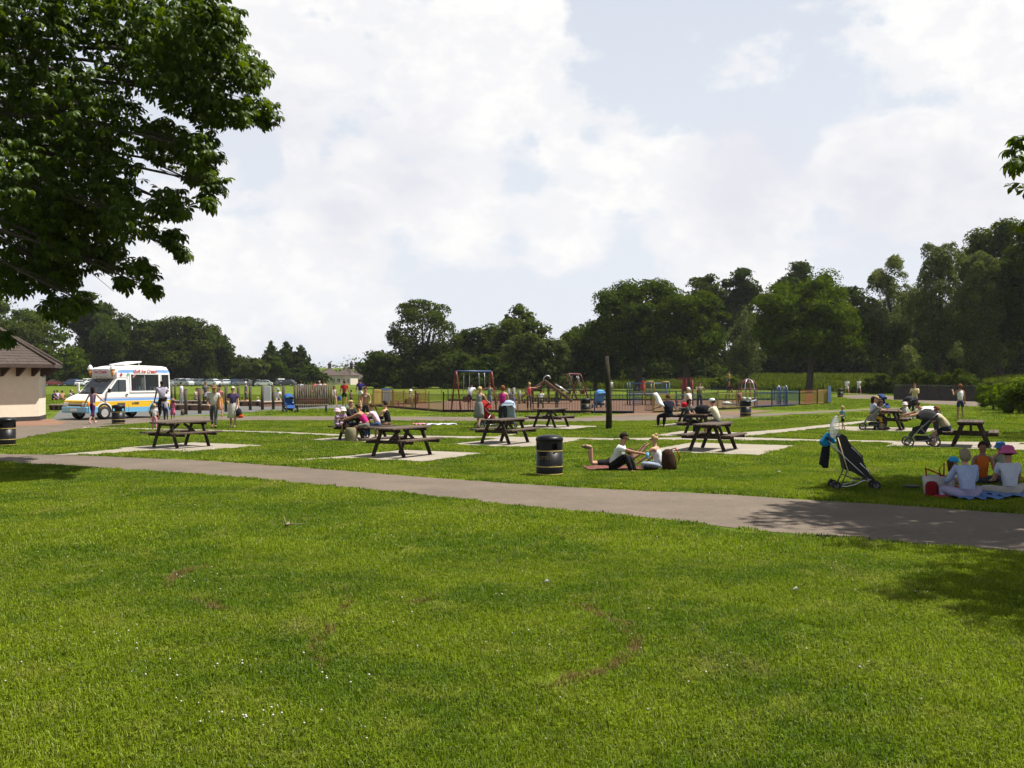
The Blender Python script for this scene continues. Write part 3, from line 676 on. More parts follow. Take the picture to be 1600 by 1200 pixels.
    for i, (px, top, d, w, lab) in enumerate([(930, 545, 185, 130, 'dark shady undergrowth tree behind the smallest chestnut'), (1010, 535, 186, 150, 'dark shady undergrowth tree behind the broadest chestnut'), (1100, 530, 188, 150, 'dark shady undergrowth tree behind the climbing frame'), (1190, 520, 188, 130, 'dark shady undergrowth tree behind the pale willow'), (1270, 520, 186, 150, 'dark shady undergrowth tree behind the brightest chestnut'), (1350, 510, 184, 130, 'dark shady undergrowth tree behind the strollers in white'), (1440, 500, 180, 150, 'dark shady undergrowth tree behind the fence'), (1540, 500, 170, 160, 'dark shady undergrowth tree behind the shrub border'), (1640, 490, 165, 150, 'dark shady undergrowth tree beyond the shrub border')]):
        T(lab, px, top, d, w, 'dark', skirt=.1, lobes=40)
    # woodland far behind everything, one mass
    g = np.random.default_rng(8); L = []
    for i in range(190):
        px = g.uniform(-150, 1750); d = g.uniform(240, 330) if not 470 < px < 610 else g.uniform(430, 640)
        top = g.uniform(548, 572) if px < 470 else (g.uniform(555, 575) if px < 900 else g.uniform(500, 560))
        x = (px - 800) / F * d; zg = float(ground_z(np.float64(x), np.float64(d))); h = H + (YH - top) / F * d - zg; rr = g.uniform(5, 9) * d / 280
        L.append((x, d, zg + h - rr * .8, rr, rr, rr * .8)); L.append((x, d, zg + (h - rr) * .5, rr * 1.2, rr, h * .45)); L.append((x + g.normal() * 4, d - 2, zg + h * .22, rr * 1.3, rr, h * .24))
    L = np.array(L); n = 52000; P, N = leaves_on(g, L, n, (0, 260, 0)); V, Q = leaf_quads(P, N, 1.35, g, .65)
    o = link_mesh('woodland', mesh_np('woodland', V, Q, np.clip(g.normal(.45, .2, n), 0, 1)), LEAF['far']); tag(o, 'hazy wooded skyline far beyond the park trees', None, None, 'stuff')
build_trees()

# tall grass bank under the right-hand trees
def build_bank():
    g = np.random.default_rng(21); nx, ny = 60, 8; V = []; Q = []
    front = lambda px: np.interp(px, [860, 1130, 1320, 1430, 1600, 1750], [176, 165, 139, 122, 112, 108])
    def P(px, t):
        d = front(px) + t * 34; z = 1.75 * np.clip(t * 1.6, 0, 1) ** .8 * np.interp(px, [860, 960, 1150, 1400, 1750], [.15, .7, 1, .9, .6]); return (px - 800) / F * d, d, z
    for i in range(nx + 1):
        for j in range(ny + 1):
            x, y, z = P(860 + i * 890 / nx, j / ny); V.append((x, y, z - .05 if j else -.05))
    for i in range(nx):
        for j in range(ny): a = i * (ny + 1) + j; Q.append((a, a + ny + 1, a + ny + 2, a + 1))
    me = mesh_np('grass_bank', V, Q, None, True); o = link_mesh('grass_bank', me, LAWN); tag(o, 'low grassy bank rising under the trees', None, None, 'structure')
    pts = []; zz = []; srcs = [tuft('tall_tuft', 1.5, 240, .75, .09, 0, 300 + i) for i in range(4)]; mm = leaf_mat('meadow_blade', (.034, .056, .008), (.062, .090, .011), (.11, .13, .025))
    for s_ in srcs: s_.data.materials.clear(); s_.data.materials.append(mm)
    for i in range(1500):
        px = g.uniform(865, 1745); t = g.random() ** 1.2; x, y, z = P(px, t); pts.append((x, y)); zz.append(z)
    scatter('tall_grass', 'tall nettles and meadow grass on the bank', np.array(pts), g.uniform(.35, 1.5, len(pts)), srcs, zz)
build_bank()
# ------------------------------------------------------------------ horse chestnuts close to the camera
def leaf_template(seed, drop=.55, size=1.0):
    g = np.random.default_rng(seed); V = []; T = []; k = 7 if seed % 3 else 5
    for i in range(k):
        a = (i - (k - 1) / 2) * (2.0 * math.pi * .80 / k); L = (.165 - .018 * abs(i - (k - 1) / 2)) * g.uniform(.9, 1.12) * size; w = L * .215
        da = np.array([math.cos(a), math.sin(a)]); sa = np.array([-da[1], da[0]]); dr = drop * g.uniform(.6, 1.35)
        def pt(t, s, up): r = t * L; return (da[0] * r * math.cos(dr * t) + sa[0] * s, da[1] * r * math.cos(dr * t) + sa[1] * s, -r * math.sin(dr * t) * 1.05 + up)
        b = len(V); f = w * .35
        V += [pt(.03, 0, 0), pt(.38, 0, 0), pt(.72, 0, 0), pt(1.0, 0, -.006), pt(.38, w * .62, f * .6), pt(.70, w, f), pt(.86, w * .62, f * .5), pt(.38, -w * .62, f * .6), pt(.70, -w, f), pt(.86, -w * .62, f * .5)]
        T += [(b, b + 4, b + 1), (b + 1, b + 4, b + 5), (b + 1, b + 5, b + 2), (b + 2, b + 5, b + 6), (b + 2, b + 6, b + 3), (b, b + 1, b + 7), (b + 1, b + 8, b + 7), (b + 1, b + 2, b + 8), (b + 2, b + 9, b + 8), (b + 2, b + 3, b + 9)]
    return np.array(V, float), np.array(T)
TPL = [leaf_template(i, .35 + .14 * i) for i in range(6)]
def plain(t):
    """the same leaf with two faces to a leaflet, for boughs outside the picture"""
    V, T = t; n = len(V) // 10; return V, np.array([q for i in range(n) for q in ((i * 10, i * 10 + 5, i * 10 + 3), (i * 10, i * 10 + 3, i * 10 + 8))])
TPL2 = [plain(t) for t in TPL]
NEARLEAF = leaf_mat('near_chestnut_leaf', (.020, .038, .004), (.040, .071, .005), (.085, .130, .009), trans=.48, gloss=.008, rough=.5)
def leaf_frames(n, g, out):
    """leaf stalk direction leans outwards; blade droops from it"""
    az = np.arctan2(out[:, 1], out[:, 0]) + g.normal(size=n) * .9; tilt = g.normal(.25, .38, n)
    ca, sa = np.cos(az), np.sin(az); ct, s_t = np.cos(tilt), np.sin(tilt)
    X = np.c_[ca * ct, sa * ct, -s_t]; Z = np.c_[ca * s_t, sa * s_t, ct]; Y = np.cross(Z, X); roll = g.normal(0, .3, n)[:, None]
    Y2 = Y * np.cos(roll) + Z * np.sin(roll); Z2 = np.cross(X, Y2); return np.stack([X, Y2, Z2], 2)      # columns
def near_tree(name, label, base, trunk_h, trunk_r, lob, n, seed, singles=0, limb_t=None, lscale=1.0):
    g = np.random.default_rng(seed); lob = np.asarray(lob, float); c = np.array([base[0], base[1], lob[:, 2].mean()])
    vol = lob[:, 3] * lob[:, 4] * lob[:, 5]; wgt = (vol + .012) ** .60 * lob[:, 6]
    pick = g.choice(len(lob), n, p=wgt / wgt.sum()); L = lob[pick]; d = g.normal(size=(n, 3)); d /= np.linalg.norm(d, axis=1, keepdims=True)
    P = L[:, :3] + d * L[:, 3:6] * (g.random((n, 1)) ** .42)
    out = P - c; out[:, 2] *= .3; Fm = leaf_frames(n, g, out); S = g.uniform(.75, 1.25, n) * lscale; kind = g.integers(0, 6, n)
    # seen big: in front of the camera, inside the picture, nearest first
    px = 800 + P[:, 0] / np.maximum(P[:, 1], .1) * F; py = YH - (P[:, 2] - H) / np.maximum(P[:, 1], .1) * F
    vis = (px > -10) & (px < 1600) & (py > -10) & (py < 600); order = np.argsort(np.where(vis, P[:, 1] / S, 1e9))[:min(singles, int(vis.sum()))]
    single = np.zeros(n, bool); single[order] = True
    ro = thing(name, label, 'tree', base)
    Vs = []; Ts = []; tt = []; o = 0
    for k, far_ in [(k, f) for k in range(6) for f in (0, 1)]:
        V, T = (TPL2 if far_ else TPL)[k]; idx = np.where((kind == k) & ~single & (vis != bool(far_)))[0]
        if not len(idx): continue
        W = np.einsum('nij,vj->nvi', Fm[idx] * S[idx][:, None, None], V) + P[idx][:, None, :] - np.asarray(base)
        Vs.append(W.reshape(-1, 3)); m = len(V); Ts.append((T[None] + (o + np.arange(len(idx)) * m)[:, None, None]).reshape(-1, 3)); o += len(idx) * m
        tt.append(np.repeat(np.clip(g.normal(.5, .22, len(idx)), 0, 1), len(T)))
    cr = link_mesh('crown', mesh_np('crown', np.vstack(Vs), np.vstack(Ts), np.concatenate(tt)), NEARLEAF, ro); cr['kind'] = 'stuff'
    if singles:
        tm = []
        for k in range(6):
            me = mesh_np('leaf', TPL[k][0], TPL[k][1], np.full(len(TPL[k][1]), .3 + .09 * k)); me.materials.append(NEARLEAF); tm.append(me)
        for i in order:
            lf = bpy.data.objects.new('leaf', tm[kind[i]]); COL.objects.link(lf); lf.parent = ro
            M = np.eye(4); M[:3, :3] = Fm[i] * S[i]; M[:3, 3] = P[i] - np.asarray(base); lf.matrix_local = Matrix(M.tolist())
    mb = MB(); b = Vector((0, 0, 0)); top = Vector((0, 0, trunk_h)); mb.tube([b - Vector((0, 0, .3)), b + Vector((0, 0, .3)), top * .6, top, top + Vector((.1, 0, 2.5))], [trunk_r * 1.6, trunk_r * 1.15, trunk_r, trunk_r * .8, trunk_r * .4], 14)
    mb.build('trunk', BARKM, ro)
    mb = MB()
    for i, t in enumerate(lob if limb_t is None else lob[limb_t]):
        t = Vector(t[:3]) - Vector(base); s = top * g.uniform(.8, 1.25); m = s.lerp(t, .55) + Vector((g.normal() * .15, g.normal() * .15, (t - s).length * .12)); m2 = s.lerp(t, .82) + Vector((0, 0, (t - s).length * .06))
        mb.tube([s, m, m2, t], [trunk_r * .22, trunk_r * .11, trunk_r * .07, .008], 6)
        for _ in range(4):
            q = t + Vector(g.normal(size=3)) * .10; mb.tube([m2.lerp(t, g.random()), (m2 + q) / 2 + Vector((0, 0, .1)), q], [.012, .009, .004], 4)
    mb.build('limbs', BARKM, ro); return ro
def build_near_trees():
    g = np.random.default_rng(3); lob = []
    sp = [(60, 40, 110), (180, 40, 105), (280, 30, 90), (335, 35, 55), (372, 95, 40), (392, 120, 34), (412, 172, 26), (375, 172, 30), (345, 160, 40), (270, 140, 85), (150, 150, 105), (40, 160, 105), (318, 225, 36), (335, 285, 20), (322, 312, 15), (310, 262, 26),
          (250, 235, 52), (140, 260, 95), (40, 280, 90), (262, 320, 32), (272, 372, 18), (285, 395, 9), (208, 345, 52), (222, 420, 22), (236, 452, 13), (120, 360, 75), (40, 375, 70), (172, 405, 28), (90, 425, 46), (100, 478, 26), (125, 470, 20), (25, 430, 40), (8, 528, 12), (195, 440, 14)]
    for px, py, r in sp:
        if r > 40: r *= .86
        for j in range(2):
            d = g.uniform(21.5, 27.5) if r > 40 else g.uniform(22, 25.5)
            p = AT(px + g.normal() * r * .15, py + g.normal() * r * .15, d); q = r / F * d * .92; lob.append((p.x, p.y, p.z, q, q * g.uniform(1.2, 2.2) if r > 40 else q * 1.6, q * .9, 1.25))
    for i in range(46):                                        # the rest of the crown, outside the picture
        a = g.random() * 6.283; r = g.uniform(.2, 1) ** .6; x = -20.2 + math.cos(a) * 10 * r; y = 25 + math.sin(a) * 9 * r; z = g.uniform(11.5, 26.0) - 3 * r
        if z < 14.5 and x > -14 + (z - 4) * .3: z += 6.0
        if x > -6.6 - max(0, z - 13) * .25: continue
        lob.append((x, y, z, 2.7, 2.7, 2.0, .24))
    near_tree('horse_chestnut', 'huge horse chestnut reaching its drooping leafy boughs into the top corner of the sky', (-20.4, 25.2, 0), 6.0, .62, lob, 16500, 17, 240, list(range(0, len(sp) * 2, 3)), lscale=1.2)
    lob = []
    for px, py, r in ((1592, 232, 16), (1590, 258, 12), (1598, 290, 14), (1602, 345, 8), (1640, 250, 30)):
        p = AT(px, py, g.uniform(13.4, 14.4)); q = r / F * 14; lob.append((p.x, p.y, p.z, q, q * 1.3, q, .16))
    for i in range(96):
        d = g.normal(size=3); d /= np.linalg.norm(d); d *= g.uniform(.5, 1); x, y, z = 13.7 + d[0] * 6.0, 15.2 + d[1] * 7.0, 9.4 + d[2] * 3.6
        if x - 1.1 < (y + 1) * .497 and H + (y) * .36 > z - 1: x += 1.6
        lob.append((x, y, z, 1.15, 1.15, .85, .55))
    for i in range(20): lob.append((g.uniform(9.0, 13.5), g.uniform(9.4, 13.2), g.uniform(7.8, 9.6), .95, .95, .7, .8))
    for i in range(46):
        y = g.uniform(16.0, 22.2); x = max(g.uniform(11.0, 17.0), y * .485 + 1.9); lob.append((x, y, g.uniform(8.4, 10.8), 1.0, 1.0, .75, .8))
    near_tree('horse_chestnut', 'horse chestnut shading the path and picnic group with only its outer leaves in sight', (13.6, 14.8, 0), 3.4, .45, lob, 28000, 23, 40, list(range(0, 40, 3)))
    lob = []
    for i in range(40):
        d = g.normal(size=3); d /= np.linalg.norm(d); d *= g.uniform(.5, 1); lob.append((24.5 + d[0] * 5, 37.5 + d[1] * 4, 8.2 + d[2] * 4, 1.5, 1.5, 1.1, .55))
    near_tree('horse_chestnut', 'horse chestnut beyond the picnic tables throwing shade across the lawn at the picture edge', (24.5, 37.5, 0), 3.4, .4, lob, 5000, 29, 0, list(range(0, 40, 4)))
build_near_trees()

# ------------------------------------------------------------------ kiosk
def build_kiosk():
    n0 = Vector((math.sin(rad(62)), -math.cos(rad(62)), 0)); s = 2.42; ap = s / 2 / math.tan(math.pi / 8); fc = Vector((-23.1, 49.25, 0)); c = fc - n0 * ap
    ro = thing('kiosk', 'cream rendered eight-sided kiosk with brown tiled roof and eave brackets', 'kiosk', (c.x, c.y, 0), rad(62) - math.pi / 2)
    R = ap / math.cos(math.pi / 8); A = lambda k: (k + .5) * math.pi / 4 - math.pi / 4
    ring = lambda r, z: [Vector((r * math.cos(A(k) ), r * math.sin(A(k)), z)) for k in range(8)]
    wallm = mat('cream_render', (.60, .52, .405), .9, .07, 3, bump=.35); dark = mat('dark_plinth', (.03, .024, .02), .8); wood = mat('dark_brown_timber', (.045, .028, .020), .7, .3); tile = mat('brown_roof_tile', (.054, .038, .030), .85, .35, 5, bump=.4)
    mb = MB(); mb.prism([(v.x, v.y) for v in ring(R, 0)], .22, 2.78); mb.build('wall', wallm, ro)
    mb = MB(); mb.prism([(v.x, v.y) for v in ring(R + .03, 0)], -.1, .218); mb.build('plinth', dark, ro)
    Re, Ra, ze, za = R + .76, .25, 2.66, 4.85; courses = 17; rr = lambda t: Re + (Ra - Re) * t; zz = lambda t: ze + (za - ze) * t
    mb = MB()                                                  # stepped courses of tiles
    for i in range(courses):
        t0, t1 = i / courses, (i + 1) / courses; lo = ring(rr(t0), zz(t0) + .035); hi = ring(rr(t1), zz(t1) + .012); bt = ring(rr(t0), zz(t0))
        for k in range(8):
            j = (k + 1) % 8; m = max(1, int((lo[j] - lo[k]).length / .26))
            for q in range(m):
                a0 = (q + .03) / m; a1 = (q + .97) / m; dz = R_.uniform(-.006, .008); up = Vector((0, 0, dz))
                l0, l1, h0, h1, b0, b1 = lo[k].lerp(lo[j], a0) + up, lo[k].lerp(lo[j], a1) + up, hi[k].lerp(hi[j], a0), hi[k].lerp(hi[j], a1), bt[k].lerp(bt[j], a0), bt[k].lerp(bt[j], a1)
                mb.add([l0, l1, h1, h0, b0, b1], [(0, 1, 2, 3), (4, 5, 1, 0)])
    tl = mb.build('roof_tiles', tile, ro); tl['kind'] = 'stuff'
    mb = MB(); 
    v = ring(Re - .02, ze - .01) + [Vector((0, 0, za - .03))]; mb.add(v, [(k, (k + 1) % 8, 8) for k in range(8)] + [tuple(range(8))[::-1]]); mb.build('roof', wood, ro)
    for k in range(8):
        lo = ring(Re + .03, ze + .05)[k]; hi = ring(Ra, za + .05)[k]; h = MB(); h.tube([lo, lo.lerp(hi, .5), hi], .085, 8); h.build('hip_tile', tile, ro)
    mb = MB(); rg = ring(Re + .015, 0)
    for k in range(8): a, b = rg[k], rg[(k + 1) % 8]; mb.bar((a.x, a.y, ze - .06), (b.x, b.y, ze - .06), .035, .15)
    mb.build('fascia', wood, ro)
    a8 = ring(R, 0)
    for k in range(8):
        for t in (.16, .5, .84):
            p = a8[k].lerp(a8[(k + 1) % 8], t); ang = (A(k) + A(k + 1)) / 2 if k < 7 else A(k) + math.pi / 8; o = Vector((math.cos(ang), math.sin(ang), 0)); sd = Vector((-o.y, o.x, 0)) * .045
            q = [p + Vector((0, 0, 2.12)), p + Vector((0, 0, 2.62)), p + o * .72 + Vector((0, 0, 2.62)), p + o * .72 + Vector((0, 0, 2.55)), p + o * .12 + Vector((0, 0, 2.12))]
            q = [v + o * .002 for v in q]; m = MB(); m.add([v - sd for v in q] + [v + sd for v in q], [(0, 1, 2, 3, 4), (9, 8, 7, 6, 5)] + [(i, 5 + i, 5 + (i + 1) % 5, (i + 1) % 5) for i in range(5)]); m.build('eave_bracket', wood, ro)
    # small lamp box high on the narrow face beside the corner
    p = a8[2].lerp(a8[1], .05); p = a8[1].lerp(a8[2], .45); o = Vector((math.cos((A(1) + A(2)) / 2), math.sin((A(1) + A(2)) / 2), 0)); m = MB(); m.box(p + o * .06 + Vector((0, 0, 2.2)), (.12, .14, .24), 0, None, None, .02); m.build('lamp_box', mat('grey_box', (.25, .25, .23)), ro)
build_kiosk()

# ------------------------------------------------------------------ cream houses beyond the field
def house(label, px, base, ridge, d, wpx, dep=8.0, rz=0.0, chim=(.3,)):
    x = (px - 800) / F * d; z0 = float(ground_z(np.float64(x), np.float64(d))); w = wpx / F * d; top = H + (YH - ridge) / F * d - z0; ev = top * .72
    ro = thing('house', label, 'house', (x, d, z0), rz); wm = mat('house_render', (.50, .44, .36), .9, .08); rm = mat('house_roof', (.060, .042, .036), .9, .25, 2); gm = glass_mat('house_glass', (.05, .055, .06)); fm = mat('house_frame', (.62, .62, .60), .5)
    mb = MB(); mb.box((0, 0, ev / 2), (w, dep, ev)); mb.build('wall', wm, ro)
    o = .45; mb = MB(); mb.add([(-w / 2 - o, -dep / 2 - o, ev), (w / 2 + o, -dep / 2 - o, ev), (w / 2 + o, dep / 2 + o, ev), (-w / 2 - o, dep / 2 + o, ev), (-w / 2 + dep * .38, 0, top), (w / 2 - dep * .38, 0, top)], [(0, 1, 5, 4), (2, 3, 4, 5), (1, 2, 5), (3, 0, 4), (3, 2, 1, 0)]); rf = mb.build('roof', rm, ro)
    for t in chim: m = MB(); m.box(((t - .5) * w * .7, .3, top + .35), (.9, .7, 1.9)); m.box(((t - .5) * w * .7 - .2, .3, top + 1.45), (.25, .25, .3)); m.box(((t - .5) * w * .7 + .2, .3, top + 1.45), (.25, .25, .3)); m.build('chimney', rm, rf)
    for fx in (-.36, -.13, .13, .36):
        for fz in (.24, .73):
            m = MB(); m.box((fx * w, -dep / 2 - .03, ev * fz), (w * .15, .08, ev * .25)); f = m.build('window', fm, ro)
            m = MB(); m.box((fx * w - w * .036, -dep / 2 - .075, ev * fz), (w * .055, .02, ev * .21)); m.box((fx * w + w * .036, -dep / 2 - .075, ev * fz), (w * .055, .02, ev * .21)); m.build('pane', gm, f)
def build_houses():
    house('cream semi-detached house with hipped brown roof beyond the field', 515, 601, 575, 300, 36, 9, rad(12), (.5,))
    house('narrower cream house with a tall chimney beside the hipped one', 541, 601, 574, 310, 28, 9, rad(-8), (.9,))
    house('far brown-roofed house half hidden by the dark bushes', 560, 600, 580, 330, 22, 9, rad(5), (.3,))
build_houses()
# ------------------------------------------------------------------ picnic tables
WOODD = mat('weathered_brown_timber', (.026, .017, .012), .7, .4, 9, bump=.5, spec=.2); WOODT = mat('sun_greyed_timber', (.068, .046, .032), .65, .45, 7, bump=.5, spec=.25, rnd=.3)
def make_table():
    ro = thing('picnic_table', 'x', 'picnic table', (0, 0, 0), 0, 'dark timber picnic tables on concrete slabs')
    W = .72; n = 5; pw = W / n
    me = MB().box((0, 0, 0), (pw - .014, 1.82, .045), 0, None, None, .006).mesh('plank'); me.materials.append(WOODT)
    for i in range(n): link_mesh('tabletop_plank', me, None, ro, (-W / 2 + pw * (i + .5), R_.uniform(-.006, .006), .745))
    me = MB().box((0, 0, 0), (.125, 1.82, .045), 0, None, None, .006).mesh('plank'); me.materials.append(WOODT)
    for s in (-1, 1):
        for q in (-.07, .07): link_mesh('bench_plank', me, None, ro, (s * .63 + q, R_.uniform(-.006, .006), .445))
    for y in (-.62, .62):
        for s in (-1, 1):
            m = MB(); m.bar((s * .50, y, 0), (s * .22, y, .70), .045, .10, 0, (1, 0, 0), .005); m.build('leg', WOODD, ro)
        m = MB(); m.bar((-.76, y + .05, .385), (.76, y + .05, .385), .045, .09, 0, (0, 0, 1), .005); m.build('seat_bearer', WOODD, ro)
        m = MB(); m.bar((-.35, y + .05, .685), (.35, y + .05, .685), .045, .07, 0, (0, 0, 1), .005); m.build('top_bearer', WOODD, ro)
    m = MB(); m.bar((0, -.58, .40), (0, -.1, .69), .045, .07); m.bar((0, .58, .40), (0, .1, .69), .045, .07); m.build('brace', WOODD, ro); return ro
def build_tables():
    labs = {1: 'empty dark picnic table on the slab nearest the walking couple', 2: 'empty dark picnic table in front of the crowded one', 3: 'empty dark picnic table beside the woman in magenta', 4: 'empty dark picnic table farthest back, in front of the playground fence',
            5: 'empty dark picnic table in front of the couple sitting face to face', 6: 'picnic table crowded with children and grey pushchair', 7: 'picnic table seen end on with a woman hunched on its bench', 8: 'picnic table crowded with women and toddlers in sun hats',
            9: 'picnic table where the couple sit face to face', 10: 'picnic table behind the man reading a newspaper'}
    t = make_table()
    for i, k in enumerate(sorted(TABLES)):
        o = t if i == 0 else copy_tree(t); o.location = TABLES[k] + Vector((0, 0, .0125)); o.rotation_euler = (0, 0, rad({7: -24, 6: -24}.get(k, -28) + R_.uniform(-2, 2))); o['label'] = labs[k]
build_tables()
def seat(k, along, side, out=False):
    """a place on a bench: position, and the way a sitter faces"""
    a = rad(-28); c = TABLES[k]; p = c + AX * along + CX * (side * .62); f = -CX * side if not out else CX * side
    return p, math.degrees(math.atan2(f.x, -f.y))

# ------------------------------------------------------------------ litter bins
BLK = mat('black_plastic', (.005, .005, .006), .42, .2, 5, spec=.22); GOLD = mat('gold_band', (.42, .30, .08), .4, .1); DARKIN = mat('bin_inside', (.004, .004, .004), .9); PALE = mat('pale_liner', (.45, .45, .40), .6)
def text_mesh(s, size, depth=.002, shear=0.0, bold=0.0):
    cu = bpy.data.curves.new('lettering', 'FONT'); cu.body = s; cu.size = size; cu.extrude = depth; cu.shear = shear; cu.offset = bold; cu.align_x = 'CENTER'; cu.align_y = 'CENTER'; cu.resolution_u = 2
    ob = bpy.data.objects.new('lettering', cu); COL.objects.link(ob); bpy.context.view_layer.update()
    me = bpy.data.meshes.new_from_object(ob.evaluated_get(bpy.context.evaluated_depsgraph_get())); bpy.data.objects.remove(ob); bpy.data.curves.remove(cu); me.name = 'lettering'; return me
def bend(me, R):
    """wrap flat lettering (x across, y up) round an upright drum of radius R, facing -Y"""
    for v in me.vertices:
        x, y, z = v.co; a = x / R; r = R + z; v.co = (r * math.sin(a), -r * math.cos(a), y)
def make_bin():
    ro = thing('litter_bin', 'x', 'litter bin', (0, 0, 0), 0, 'round black litter bins with gold bands'); r = .285
    m = MB(); m.lathe([(r * .93, 0), (r * .97, .02), (r, .06), (r, .545)], 28, 0, True); m.build('body', BLK, ro)
    hd = MB(); ZB, ZT = .575, .70                               # upper drum with four openings left out of its wall
    n = 32; ang = lambda k: 2 * math.pi * k / n
    hole = lambda k: (k % 8) in (6, 7, 0) and True
    ring = lambda rr, z: [(rr * math.cos(ang(k)), rr * math.sin(ang(k)), z) for k in range(n)]
    for z0, z1, cut in ((.545, .585, 0), (.585, .705, 1), (.705, .75, 0)):
        vs = ring(r, z0) + ring(r, z1); hd.add(vs, [(k, (k + 1) % n, n + (k + 1) % n, n + k) for k in range(n) if not (cut and (k % 8) in (1, 2))], 0, True)
    hd.lathe([(r, .75), (r * 1.035, .755), (r * 1.04, .80), (r * .97, .838), (r * .75, .866), (r * .4, .882), (.001, .888)], 28, 0, True, cap=False)
    hd.build('lid', BLK, ro)
    m = MB(); m.lathe([(r * .95, .52), (r * .9, .50), (.001, .50)], 20, 0, True, cap=False); m.build('liner', [DARKIN, PALE], ro)
    for z in (.535, .20, .04):
        m = MB(); m.lathe([(r + .003, z), (r + .006, z + .004), (r + .006, z + .018), (r + .003, z + .022)], 28, 0, True, cap=False); m.build('gold_band', GOLD, ro)
    me = text_mesh('LITTER', .105, .0012); bend(me, r + .0015); link_mesh('lettering', me, mat('faded_gold_letter', (.16, .115, .035), .6), ro, (0, 0, .40), (0, 0, rad(-22)))
    me = text_mesh('D M', .06, .0012); bend(me, r + .0015); link_mesh('lettering', me, mat('faded_gold_letter', (.16, .115, .035), .6), ro, (0, 0, .235), (0, 0, rad(22)))
    return ro
def build_bins():
    t = make_bin()
    for i, (px, py, s, lab) in enumerate([(858.5, 743.5, 1, 'nearest black litter bin standing between the path and picnic blanket'), (9, 697, 1, 'black litter bin cut by the picture edge beside the kiosk path'), (185, 662.5, .98, 'black litter bin in front of the ice cream van'),
                                  (1165, 651.5, 1, 'black litter bin beside the dirt patch by the seesaw'), (915, 646.2, 1, 'black litter bin inside the playground fence'), (1313, 621, 1, 'farthest black litter bin near the coloured fence end')]):
        o = t if i == 0 else copy_tree(t); o.location = G(px, py); o.rotation_euler = (0, 0, 0 if i == 0 else R_.uniform(0, 6)); o.scale = (s, s, s); o['label'] = lab
build_bins()

# ------------------------------------------------------------------ timber posts
POSTM = mat('mossy_post', (.026, .023, .014), .9, .5, 3, bump=.8, spec=.15); POSTG = mat('grey_post', (.075, .060, .046), .85, .35, 4, bump=.7, spec=.15); POSTTOP = mat('post_top', (.20, .17, .13), .85, .2)
def build_posts():
    p = G(951, 671.5); m = MB(); m.tube([p + Vector((.0, 0, -.1)), p + Vector((.02, 0, .9)), p + Vector((-.04, 0, 2.0)), p + Vector((-.10, 0, 2.93))], [.125, .118, .11, .10], 12); m.tube([p + Vector((-.10, 0, 2.50)), p + Vector((-.24, -.02, 2.62))], [.03, .015], 6)
    o = m.build('timber_pole', POSTM); tag(o, 'tall mossy tree-trunk pole standing alone before the playground', 'pole')
    n = 0
    single = [(268, 626, 603, 1.0), (273.5, 628, 597, .8), (285, 649, 640, 1), (290.5, 648, 607, 1), (312, 646.5, 606, 1.15), (353, 643.5, 603, 1), (372.5, 631, 604, 1.2), (391, 641, 603, 1), (410, 640.5, 602.5, 1.05), (427, 639.8, 602.5, 1), (443, 638.8, 603, 1.1), (461, 638, 602.5, .9), (478, 633, 601, 1), (322, 627, 600, .8), (340, 629, 603, .8)]
    names = ['leaning pair post, thicker one, behind the man in grey', 'thin tall post behind the grey shirted man', 'short stump post at the yard corner', 'post between the stump and the hatted man', 'broad post just beside the man in the hat', 'post between the walking couple and the pink woman', 'broad post behind the purple top woman', 'post standing clear right after the woman in purple', 'post touching the edge of the white board', 'post framing the far edge of the white board', 'post beside the blue pushchair', 'first post of the closely set palisade', 'post inside the palisade beside the white shirts', 'far thin post seen over the low planters', 'far thin post above the man with the hat']
    for (px, py, tp, k), lab in zip(single, names):
        b = G(px, py); d = b.y; h = (py - tp) / F * d; r = .092 * k; m = MB(); m.tube([(0, 0, -.1), (0, 0, h * .5), (R_.uniform(-.03, .03), 0, h - .03)], r, 10); m.tube([(0, 0, h - .032), (0, 0, h)], [r * .97, r * .8], 10, 1)
        o = m.build('timber_post', [POSTG, POSTTOP], None, b); tag(o, 'weathered round timber ' + lab, 'post', 'timber posts round the yard')
    me = None
    for i in range(18):
        t = i / 17; px = 462 + 59 * t; py = 637 - 4.5 * t + 1.2 * math.sin(t * 3.1); b = G(px, py); h = (py - 601.3 - R_.uniform(-.5, .7)) / F * b.y
        m = MB(); m.tube([(0, 0, -.1), (0, 0, h - .03)], .062, 8); m.tube([(0, 0, h - .031), (0, 0, h)], [.06, .05], 8, 1); o = m.build('palisade_post', [POSTG, POSTTOP], None, b); tag(o, 'slim grey post in the closely set curved palisade behind the bench', 'post', 'closely set palisade posts')
build_posts()

